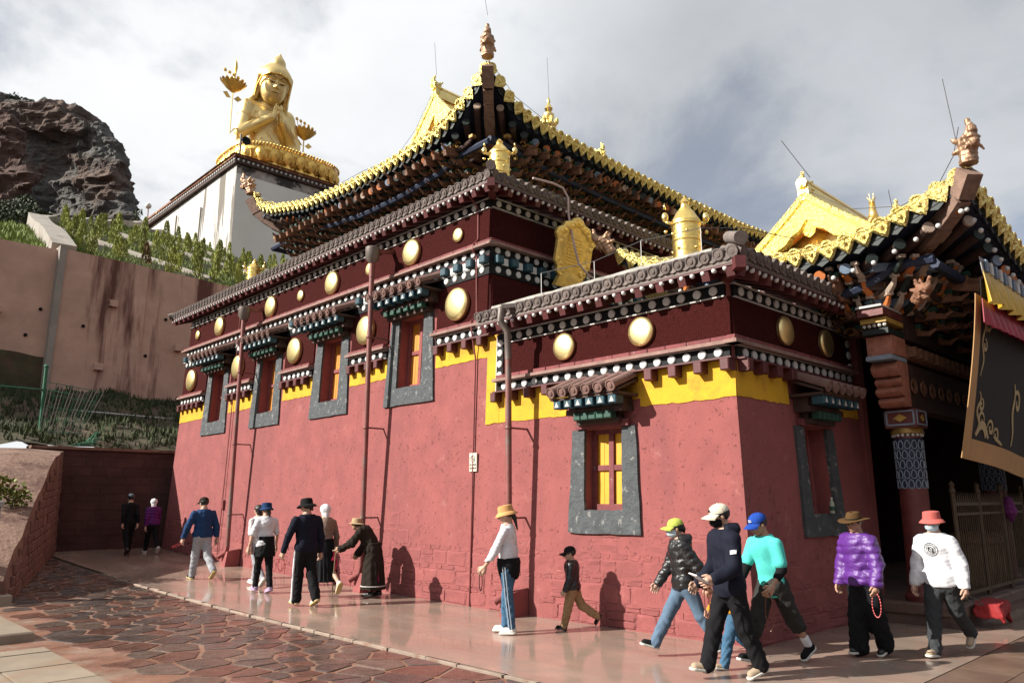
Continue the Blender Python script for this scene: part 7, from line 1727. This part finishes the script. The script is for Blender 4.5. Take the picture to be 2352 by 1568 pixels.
def headscarf(m, tailz=-1.6):
    def go(p, part, s, HMx, root):
        def fn(q):
            d = uni([el(q, (0, -.12, .3), (.84, .98, .86)), el(q, (0, -.3, -.5), (.62, .55, .6)), rc(q, (0, -.6, -.4), (.1, -.75, tailz), .42, .3)], .2); d = np.maximum(d, (q[:, 1] - .45 - .25 * (q[:, 2] > .5)))
            return d + .03 * npn(q, 5, 7)
        inst('headscarf', meshnp('headscarf', [snets(fn, [-1.2, -1.6, -2.2], [1.2, 1.1, 1.4], .07)], [m]), HMx, root)
    return go
def mask(m):
    def go(p, part, s, HMx, root, Mw):
        def fn(q): return np.maximum(np.maximum(uni([el(q, (0, .12, -.3), (.66, .78, .62)), el(q, (0, .5, -.3), (.4, .5, .4))], .2), np.abs(q[:, 2] + .38) - .42), .12 - q[:, 1]) + .012 * np.sin(q[:, 2] * 26)
        inst('face_mask', meshnp('face_mask', [snets(fn, [-1, 0, -1.2], [1, 1.3, .3], .045)], [m]), HMx, root)
        o = MB()
        for sx in (-1, 1): o.tube([(sx * .6, .3, -.12), (sx * .74, -.05, .12)], .02, 4)
        inst('mask_strap', o.mesh('mask_strap', m), HMx, root)
    return go
def beads(m, j, L=.2, dx=(0, 0)):
    def go(p, part, s, HMx, root, Mw):
        h = p.h; w = p.wri[j] + p.hdir[j][0] * .06 * h; mb = MB(); pts = []
        for k in range(25):
            a = 2 * pi * k / 24; q = w + V3(.035 * h * sin(a) + dx[0] * (1 - cos(a)) / 2, dx[1] * (1 - cos(a)) / 2, -L * h * (1 - cos(a)) / 2); pts.append(q)
        mb.tube([Vector(q.tolist()) for q in pts], .003 * h, 5, 0, False)
        for q in pts[::1]: mb.sphere(q.tolist(), .0048 * h, 5, 4)
        o = thing('prayer_beads', '', 'prayer beads', Mw @ Vector(w.tolist())); inst('bead_string', mb.mesh('bead_string', m), Mw, o); o['label'] = beads_label[0]; return o
    return go
beads_label = ['']

def onto(p, o, dr, off=.004):
    """drop points onto the garment surface along -dr"""
    P = np.array([o + dr * (.2 * p.h - k * .004 * p.h) for k in range(60)]); v = p.jfn(P); i = np.argmax(v < 0)
    return P[max(0, i - 1)] + dr * off
# ring lettering of the round emblem, laid on the cloth letter by letter
def ring_text(p, txt, c, r, a0, a1, size, up):
    out = []
    for k, ch in enumerate(txt):
        a = a0 + (a1 - a0) * k / max(1, len(txt) - 1); fc = bpy.data.curves.new('letter', 'FONT'); fc.body = ch; fc.size = size; fc.align_x = 'CENTER'; fc.align_y = 'CENTER'; o = bpy.data.objects.new('letter', fc); COL.objects.link(o); me = bpy.data.meshes.new_from_object(o); bpy.data.objects.remove(o); rot = a - pi / 2 if up else a + pi / 2
        vs = []
        for v in me.vertices:
            x = v.co.x * cos(rot) - v.co.y * sin(rot) + r * cos(a); z = v.co.x * sin(rot) + v.co.y * cos(rot) + r * sin(a); vs.append(onto(p, c - p.rt * x + p.up2 * z, p.fw2, .005).tolist())
        out.append((vs, [tuple(q.vertices) for q in me.polygons]))
    return out
def emblem(m):
    def go(p, part, s, HMx, root, Mw):
        h = p.h; c = p.chest + p.up2 * -.008 * h; mb = MB()
        def q(x, z): return Vector(onto(p, c + p.rt * x * h + p.up2 * z * h, p.fw2).tolist())
        for r, w in ((.047, .0017), (.031, .0015)): mb.tube([q(r * cos(a), r * sin(a)) for a in [2 * pi * k / 22 for k in range(23)]], w * h, 4, 0, False)
        for vs, fs in ring_text(p, 'STARBUCKS', c, .039 * h, radians(160), radians(20), .0165 * h, True) + ring_text(p, 'COFFEE', c, .039 * h, radians(222), radians(318), .0165 * h, False): mb.add(vs, fs)
        for sx in (-1, 1): mb.tube([q(sx * .004, .018), q(sx * .017, .008), q(sx * .015, -.012), q(sx * .005, -.02)], .004 * h, 4)
        mb.tube([q(-.006, .0), q(.006, .0)], .003 * h, 4); mb.tube([q(-.005, -.011), q(.005, -.011)], .002 * h, 4)
        o = inst('round_emblem', mb.mesh('round_emblem', m), Mw); setp(o, p.jo, Mw.copy())
    return go
def arm_patch(m):
    def go(p, part, s, HMx, root, Mw):
        h = p.h; a = p.sho[0] * .55 + p.elb[0] * .45; ax = (p.elb[0] - p.sho[0]); ax /= np.linalg.norm(ax); side = np.cross(ax, p.fw); side /= np.linalg.norm(side); side = side if side @ p.rt < 0 else -side; mb = MB(); vs = []
        dr = side * .8 + p.fw * .45; dr /= np.linalg.norm(dr)
        for j in range(3):
            for i in range(5): vs.append(onto(p, a + p.fw * (i - 2) * .011 * h + ax * (j - 1) * .012 * h, dr, .006).tolist())
        mb.add(vs, [(j * 5 + i, j * 5 + i + 1, j * 5 + i + 6, j * 5 + i + 5) for j in range(2) for i in range(4)]); o = inst('sleeve_patch', mb.mesh('sleeve_patch', m), Mw); setp(o, p.jo, Mw.copy())
    return go
def socks(m):
    def go(p, part, s, HMx, root, Mw):
        for i in range(2):
            def fn(P): return rc(P, p.ank[i] * .72 + p.knee[i] * .28, p.ank[i], .03 * p.h, .028 * p.h)
            lo, hi = bbox([p.ank[i], p.ank[i] * .72 + p.knee[i] * .28], .05 * p.h); part('sock', meshnp('sock', [snets(fn, lo, hi, .01)], [m]))
    return go
def arm_sleeve(m):
    def go(p, part, s, HMx, root, Mw):
        for i in range(2):
            a = p.sho[i] * .35 + p.elb[i] * .65; b = p.elb[i] * .55 + p.wri[i] * .45
            def fn(P): return su(rc(P, a, p.elb[i], .035 * p.h, .034 * p.h), rc(P, p.elb[i], b, .034 * p.h, .029 * p.h), .01 * p.h)
            lo, hi = bbox([a, b, p.elb[i]], .05 * p.h); part('arm_sleeve', meshnp('arm_sleeve', [snets(fn, lo, hi, .01)], [m]))
    return go
def waist_tie(m, z0=.06, z1=-.1, r=.112):
    def go(p, part, s, HMx, root, Mw):
        h = p.h
        def fn(P):
            t = (P - p.pel) @ p.up; d = el(P, p.pel - p.up * .0 * h, (r * h, r * .86 * h, .17 * h), p.R) + fold(P, h, .008, 4); return np.maximum(d, np.maximum(t - z0 * h, z1 * h - t - .02 * h * np.sin(P[:, 0] * 30)))
        lo, hi = bbox([p.pel], .2 * h); part('tied_jacket', meshnp('tied_jacket', [snets(fn, lo, hi, .012)], [m]))
    return go
def strap_ribbons(m, items):
    def go(p, part, s, HMx, root, Mw):
        h = p.h
        for (x, y, z0, z1, w) in items:
            n = 6; vs = []
            for k in range(n + 1):
                t = k / n; ww = w * (.6 + .6 * t); vs += [((x - ww + .012 * sin(t * 5)) * h, y * h + p.pel[1] - .03 * h * t, lerp(z0, z1, t) * h), ((x + ww + .012 * sin(t * 5)) * h, y * h + p.pel[1] - .03 * h * t - .01 * h, lerp(z0, z1, t) * h)]
            q = len(vs); vs += [(a, b + .008, c) for a, b, c in vs]
            f = [(2 * k, 2 * k + 1, 2 * k + 3, 2 * k + 2) for k in range(n)]; f += [tuple(q + v for v in t[::-1]) for t in f]; part('sash_ribbon', MB().add(vs, f).mesh('sash_ribbon', m))
    return go
# ---------------- cloth materials
def cm(n, c, r=.85, **k): return mat(n, c, r, var=k.pop('var', .12), vs=k.pop('vs', 12), bump=k.pop('bump', .25), bs=k.pop('bs', 60), bdist=.006, spec=.12, **k)
c_black = cm('black_fabric', (.013, .013, .015)); c_navy = cm('navy_fleece', (.022, .06, .16)); c_dknavy = cm('dark_navy_knit', (.014, .016, .03)); c_grey = cm('light_grey_trouser', (.42, .43, .46)); c_dgrey = cm('dark_grey_denim', (.055, .06, .065))
c_white = cm('white_cotton', (.85, .86, .9)); c_bluejean = cm('blue_denim', (.07, .16, .27), bs=90); c_paljean = cm('pale_blue_denim', (.13, .2, .29), bs=90); c_purple = mat('purple_nylon', (.125, .03, .26), .42, var=.15, vs=14, bump=.35, bs=34, bdist=.02); c_purd = cm('plum_quilted_nylon', (.13, .02, .17), .5)
c_teal = cm('turquoise_jersey', (.11, .68, .62)); c_blackn = mat('black_nylon', (.014, .014, .016), .33, var=.2, vs=14, bump=.4, bs=34, bdist=.02); c_leather = mat('black_leather', (.012, .012, .015), .3, var=.2, vs=10, bump=.2, bs=30)
c_tan = cm('tan_cargo', (.4, .25, .13)); c_strp = cm('pale_stripe_tape', (.5, .55, .6)); c_lime = cm('lime_cotton', (.55, .63, .12)); c_creamc = cm('cream_cotton', (.78, .72, .58)); c_blue = cm('royal_blue_cotton', (.02, .08, .42)); c_navyhat = cm('navy_denim_hat', (.02, .055, .15)); c_brownhat = cm('brown_felt', (.12, .065, .025)); c_coral = cm('coral_cotton', (.62, .15, .13)); c_orangehat = cm('apricot_cotton', (.72, .4, .16)); c_tanhat = cm('straw_tan_felt', (.5, .36, .21))
c_lav = cm('lavender_plush', (.55, .4, .58)); c_soleW = mat('white_rubber', (.75, .73, .66), .6, var=.1); c_soleY = mat('tan_rubber', (.65, .5, .22), .6, var=.1); c_soleB = mat('black_rubber', (.02, .02, .02), .6); c_beige = cm('beige_suede', (.5, .38, .27)); c_whsh = mat('white_leather_shoe', (.8, .76, .72), .45, var=.08)
c_beadr = mat('red_beads', (.55, .03, .04), .35); c_beadb = mat('brown_beads', (.2, .06, .03), .4); c_maskb = cm('pale_blue_mask', (.6, .75, .82), .8); c_maskk = cm('black_mask', (.012, .012, .013)); c_mag = cm('magenta_sash', (.5, .02, .2)); c_brownpat = mat('brown_patterned_sleeve', (.3, .2, .15), .85, var=.6, vs=70); c_floral = mat('floral_white_cotton', (.75, .73, .72), .85, var=.2, vs=30, col2=(.25, .3, .4), c2lo=.6, c2hi=.63, c2s=34); c_sash = cm('pink_red_sash', (.75, .05, .12)); c_orangek = cm('orange_fleece', (.75, .33, .03)); c_charcoal = cm('charcoal_cotton', (.045, .045, .042)); c_wool = cm('dark_brown_wool', (.03, .022, .017)); c_grcap = cm('slate_cap', (.12, .14, .17)); c_wood = mat('cane_wood', (.3, .19, .1), .6)
WALK = dict(lean=4, legs=((24, 4), (-20, 24)), arms=((-16, 8, 14), (20, 8, 16)))
def pose(**k): d = dict(WALK); d.update(k); return d
def put(x, y): return (x, y, gz(y) + .002)
sh_black = (c_black, c_soleW, 0); sh_white = (c_whsh, c_soleW, 0); sh_lav = (c_lav, c_lav, 0); sh_beige = (c_beige, c_soleW, 0); sh_boot = (c_leather, c_soleB, 0); sh_tan = (c_whsh, c_soleY, 0)
person('person in dark clothes and a slate cap walking away inside the shaded passage', put(7.61, 23.54), radians(-4), 1.63, pose(legs=((-16, 20), (18, 6)), arms=((-28, 4, 30), (-28, 4, 30))), jacket(c_black), trousers(c_black), sh_boot, hair=hair_cap(), hat=cap(c_grcap), seed=1)
person('person in a plum quilted jacket and white head cloth inside the shaded passage', put(8.27, 23.59), radians(-2), 1.53, pose(legs=((20, 6), (-20, 26))), jacket(c_purd, puff=.006, hipw=.112), trousers(c_black), sh_white, hair=None, hat=headscarf(c_white, -.9), seed=2)
beads_label[0] = 'loop of red prayer beads in the left hand of the walker in the blue fleece'
person('stout person in a blue fleece jacket, grey trousers and dark cap walking away', put(7.15, 17.29), radians(4), 1.73, pose(lean=3, legs=((14, 4), (-18, 26)), arms=((8, 22, 10), (-12, 16, 14)), head=(12, 8), sh=.122), jacket(c_navy, w=.128, d_=.095, hipw=.122, arm=(.047, .042, .034), belly=1.1), trousers(c_grey, r=(.068, .05, .04)), (c_black, c_soleY, 0), hair=hair_cap(), hat=cap(c_wool), extras=[beads(c_beadr, 0, .05, (-.16, .06))], seed=3)
person('person in a pale flowered top half hidden behind the woman in the blue bucket hat', put(7.57, 15.45), radians(6), 1.62, pose(legs=((-14, 30), (20, 5))), jacket(c_floral, hipw=.1, sleeve=.45), trousers(c_grey), sh_white, hair=hair_cap(long=.4), hat=None, seed=4)
person('woman in a white top, blue bucket hat, black leggings and lavender plush shoes', put(7.19, 14.38), radians(-4), 1.62, pose(lean=2, legs=((16, 8), (-6, 8)), arms=((0, 20, 14), (10, 18, 12)), head=(-12, 6)), layers(jacket(c_white, w=.108, d_=.08, hipw=.105, sleeve=.42, low=.06, flare=.12, wrink=.007, name='blouse'), skirt(c_black, .42, .125, .105, name='wrap_skirt')), trousers(c_black, r=(.056, .042, .033)), sh_lav, hair=hair_cap(tail=((.35, -.85, -.5), (.4, -.8, -1.3))), hat=bucket(c_navyhat, (.92, .85), .8, 1.25, .35, .28), seed=5)
beads_label[0] = 'loop of red prayer beads hanging from the hand of the dark-sweatered walker'
person('person in a dark sweater, black bucket hat and black trousers with white side stripe', put(6.93, 12.34), radians(0), 1.72, pose(lean=3, legs=((10, 6), (-10, 16)), arms=((10, 20, 8), (-6, 12, 12)), head=(14, 8), sh=.122), jacket(c_dknavy, w=.125, d_=.088, hipw=.115, low=.05, arm=(.046, .04, .033), name='sweater'), trousers(c_black, r=(.066, .052, .046), stripe=(c_white, 1), stripe_side=-1), sh_tan, hair=hair_cap(tail=((.2, -.8, -.3), (.3, -.9, -.6))), hat=bucket(c_black, (.9, .78), .82, 1.45, .38, .3, curl=.06), extras=[beads(c_beadr, 0, .13)], seed=6)
person('person with white headscarf, patterned sleeves and black robe with pink sash', put(7.81, 13.2), radians(-6), 1.66, pose(lean=4, legs=((12, 8), (-22, 34)), arms=((6, 10, 20), (4, 16, 14))), layers(jacket(c_brownpat, w=.112, d_=.082, hipw=.1, name='blouse'), skirt(c_black, .17, .145, .1, pleat=.006, name='robe')), nothing, sh_tan, hair=None, hat=headscarf(c_white, -1.75), extras=[strap_ribbons(c_sash, [(.05, -.115, .5, .4, .018), (.075, -.12, .42, .3, .012), (.09, -.12, .26, .22, .012)])], seed=7)
def cane(p, part, s, HMx, root, Mw):
    w = p.wri[0] + p.hdir[0][0] * .07 * p.h; o = thing('walking_cane', 'thin wooden walking cane in the left hand of the bent old woman', 'cane', Mw @ Vector((w[0], w[1], 0)))
    inst('shaft', MB().tube([(w[0] + .03, w[1] + .06, 0), (w[0], w[1], w[2])], .011, 6).mesh('shaft', c_wood), Mw, o); inst('handle', MB().tube([(w[0], w[1] - .05, w[2] + .01), (w[0], w[1] + .06, w[2] + .015)], .015, 6).mesh('handle', c_wood), Mw, o)
person('bent old woman in black robe, tan hat and magenta sash leaning on a cane', put(8.42, 12.5), radians(32), 1.5, dict(lean=20, bend=16, legs=((6, 14), (-2, 12)), arms=((30, 22, 34), (16, 14, 22)), head=(-10, -4), neck_fwd=.02), layers(jacket(c_wool, w=.125, d_=.095, hipw=.125, arm=(.055, .052, .045), low=.04, wrink=.008, name='robe_top'), skirt(c_wool, .1, .17, .115, pleat=.008, trimm=m_edge, name='robe_skirt')), nothing, sh_boot, skin=m_skind, hair=hair_cap(), hat=bucket(c_tanhat, (.9, .8), .75, 1.4, .18, .25), extras=[cane, strap_ribbons(c_mag, [(-.06, -.095, .5, .2, .022), (.06, -.095, .5, .2, .024)])], seed=8)
beads_label[0] = 'dark prayer beads trailing from the hand of the woman in striped jeans'
person('woman in an apricot bucket hat, white blouse, waist-tied black jacket and striped jeans', put(7.62, 7.98), radians(28), 1.66, pose(lean=1, legs=((-4, 3), (8, 6)), arms=((22, 14, 12), (-4, 8, 10)), head=(16, 12), sh=.105), jacket(c_white, w=.1, d_=.07, hipw=.092, arm=(.037, .034, .03), low=-.04, sleeve=.86, name='blouse'), trousers(c_bluejean, r=(.064, .043, .033), wrink=.006, stripe=(c_strp, 2), stripe_side=-1), sh_white, hair=hair_cap(tail=((.1, -.95, -.5), (.0, -1.0, -1.9))), hat=bucket(c_orangehat, (.9, .8), .72, 1.3, .42, .32), extras=[waist_tie(c_black), beads(c_black, 0, .14)], seed=9)
person('small boy in a black cap, black leather jacket and tan trousers by the wall', put(8.49, 7.56), radians(36), 1.1, pose(lean=3, legs=((16, 4), (-24, 34)), arms=((4, 12, 20), (-8, 12, 20)), head=(14, 10)), jacket(c_leather, w=.125, d_=.1, hipw=.125, arm=(.05, .046, .04), low=.05, wrink=.006), trousers(c_tan, r=(.072, .056, .046), wrink=.008), (c_black, c_soleB, 0), hair=hair_cap(), hat=cap(c_black), seed=10, hk=1.22)
beads_label[0] = 'dark prayer beads swinging from the hand of the woman in the lime cap'
person('woman in a lime cap, face mask, black puffer jacket and pale blue jeans striding left', put(7.99, 5.35), radians(50), 1.53, pose(lean=6, legs=((-24, 6), (30, 2)), arms=((-34, 8, 12), (20, 8, 14)), head=(0, 6)), jacket(c_blackn, w=.118, d_=.092, hipw=.112, arm=(.047, .042, .036), low=.05, puff=.007, hood=True), trousers(c_paljean, r=(.064, .05, .042)), (c_black, c_soleW, 0), hair=hair_cap(tail=((0, -.9, -.1), (0, -.95, -.5))), hat=cap(c_lime), extras=[mask(c_maskb), beads(c_beadb, 0, .17)], seed=11)
def booklet(p, part, s, HMx, root, Mw):
    w = p.wri[0] + p.hdir[0][0] * .07 * p.h; Mx = Mw @ T(w[0] - .01, w[1] + .07, w[2] + .05) @ RX(.5) @ RZ(.3); o = thing('paper_booklet', 'small white booklet in the hand of the tall walker in black', 'booklet', Mx.translation)
    inst('cover', MB().bev(-.06, .06, -.09, .09, 0, .008, .002).mesh('cover', c_white), Mx, o); inst('page_block', MB().box(-.056, .056, -.086, .086, .009, .014).mesh('page_block', c_white), Mx, o)
beads_label[0] = 'brown prayer beads hanging below the white booklet of the tall walker'
person('tall walker in a cream cap, black mask, hooded navy coat and black trousers', put(7.37, 4.39), radians(58), 1.67, pose(lean=4, legs=((-14, 8), (20, 4)), arms=((6, 8, 62), (4, 8, 40)), head=(-4, 12), sh=.12), jacket(c_dknavy, w=.124, d_=.095, hipw=.118, arm=(.05, .046, .038), low=.07, hood=True, wrink=.006, name='hooded_coat'), trousers(c_black, r=(.068, .056, .048), wrink=.006), sh_beige, hair=hair_cap(), hat=cap(c_creamc, logo=c_maskk), extras=[mask(c_maskk), arm_patch(c_white), booklet, beads(c_beadb, 0, .2)], seed=12)
person('child in an orange hood and blue jeans half hidden behind the tall walker', put(7.85, 4.66), radians(60), 1.14, pose(legs=((20, 6), (-20, 28))), jacket(c_orangek, w=.125, d_=.1, hipw=.12, hood=True), trousers(c_bluejean, r=(.07, .055, .045)), sh_beige, hair=hair_cap(), hat=headscarf(c_orangek, -.8), seed=13, hk=1.2)
beads_label[0] = 'long brown prayer beads hanging from the hand of the man in the turquoise shirt'
person('man in a royal blue cap, turquoise T-shirt, black arm sleeves and dark rolled trousers', put(8.38, 4.45), radians(74), 1.63, pose(lean=10, legs=((-30, 4), (26, 6)), arms=((-4, 10, 52), (18, 10, 10)), head=(-6, 20), neck_fwd=.01), jacket(c_teal, w=.114, d_=.08, hipw=.104, sleeve=.36, low=.08, arm=(.046, .042, .04), collar=False, wrink=.006, name='t_shirt'), trousers(c_charcoal, r=(.068, .056, .054), stop=.32, wrink=.008), (c_black, c_soleW, 0), skin=m_skind, hair=hair_cap(), hat=cap(c_blue, logo=c_white), extras=[arm_sleeve(c_black), socks(c_white), beads(c_beadb, 0, .24)], seed=14)
beads_label[0] = 'loop of red prayer beads in the left hand of the woman in the purple jacket'
person('woman in a brown felt hat, shiny purple quilted jacket and wide black trousers', put(9.49, 3.88), radians(76), 1.56, pose(lean=4, legs=((-8, 14), (8, 6)), arms=((4, 16, 18), (0, 14, 18)), head=(2, 8)), jacket(c_purple, w=.13, d_=.1, hipw=.128, arm=(.054, .05, .042), low=.05, puff=.007, wrink=.007, belly=1.1), trousers(c_black, r=(.074, .066, .066), bag=.05, wrink=.007), (c_leather, c_soleW, 0), skin=m_skind, hair=hair_cap(tail=((.1, -.8, -.5), (.1, -.85, -.9))), hat=bucket(c_brownhat, (.84, .66), .78, 1.65, .1, .28, band=c_wool, name='felt_hat', curl=.16, pinch=True), extras=[beads(c_beadr, 0, .17)], seed=15)
beads_label[0] = 'thin dark cord of beads in the left hand of the walker in the white sweatshirt'
person('person in a coral bucket hat, pale mask and white sweatshirt with a round emblem', put(10.15, 3.25), radians(84), 1.6, pose(lean=2, legs=((-26, 22), (12, 2)), arms=((-8, 16, 16), (4, 14, 10)), head=(4, 4)), jacket(c_white, w=.124, d_=.09, hipw=.114, arm=(.05, .047, .038), low=.05, wrink=.006, name='sweatshirt'), trousers(c_dgrey, r=(.064, .053, .045), wrink=.006), sh_beige, hair=hair_cap(), hat=bucket(c_coral, (.9, .82), .74, 1.3, .38, .34), extras=[mask(c_maskb), emblem(c_charcoal), beads(c_black, 0, .05, (-.18, .08))], seed=16)
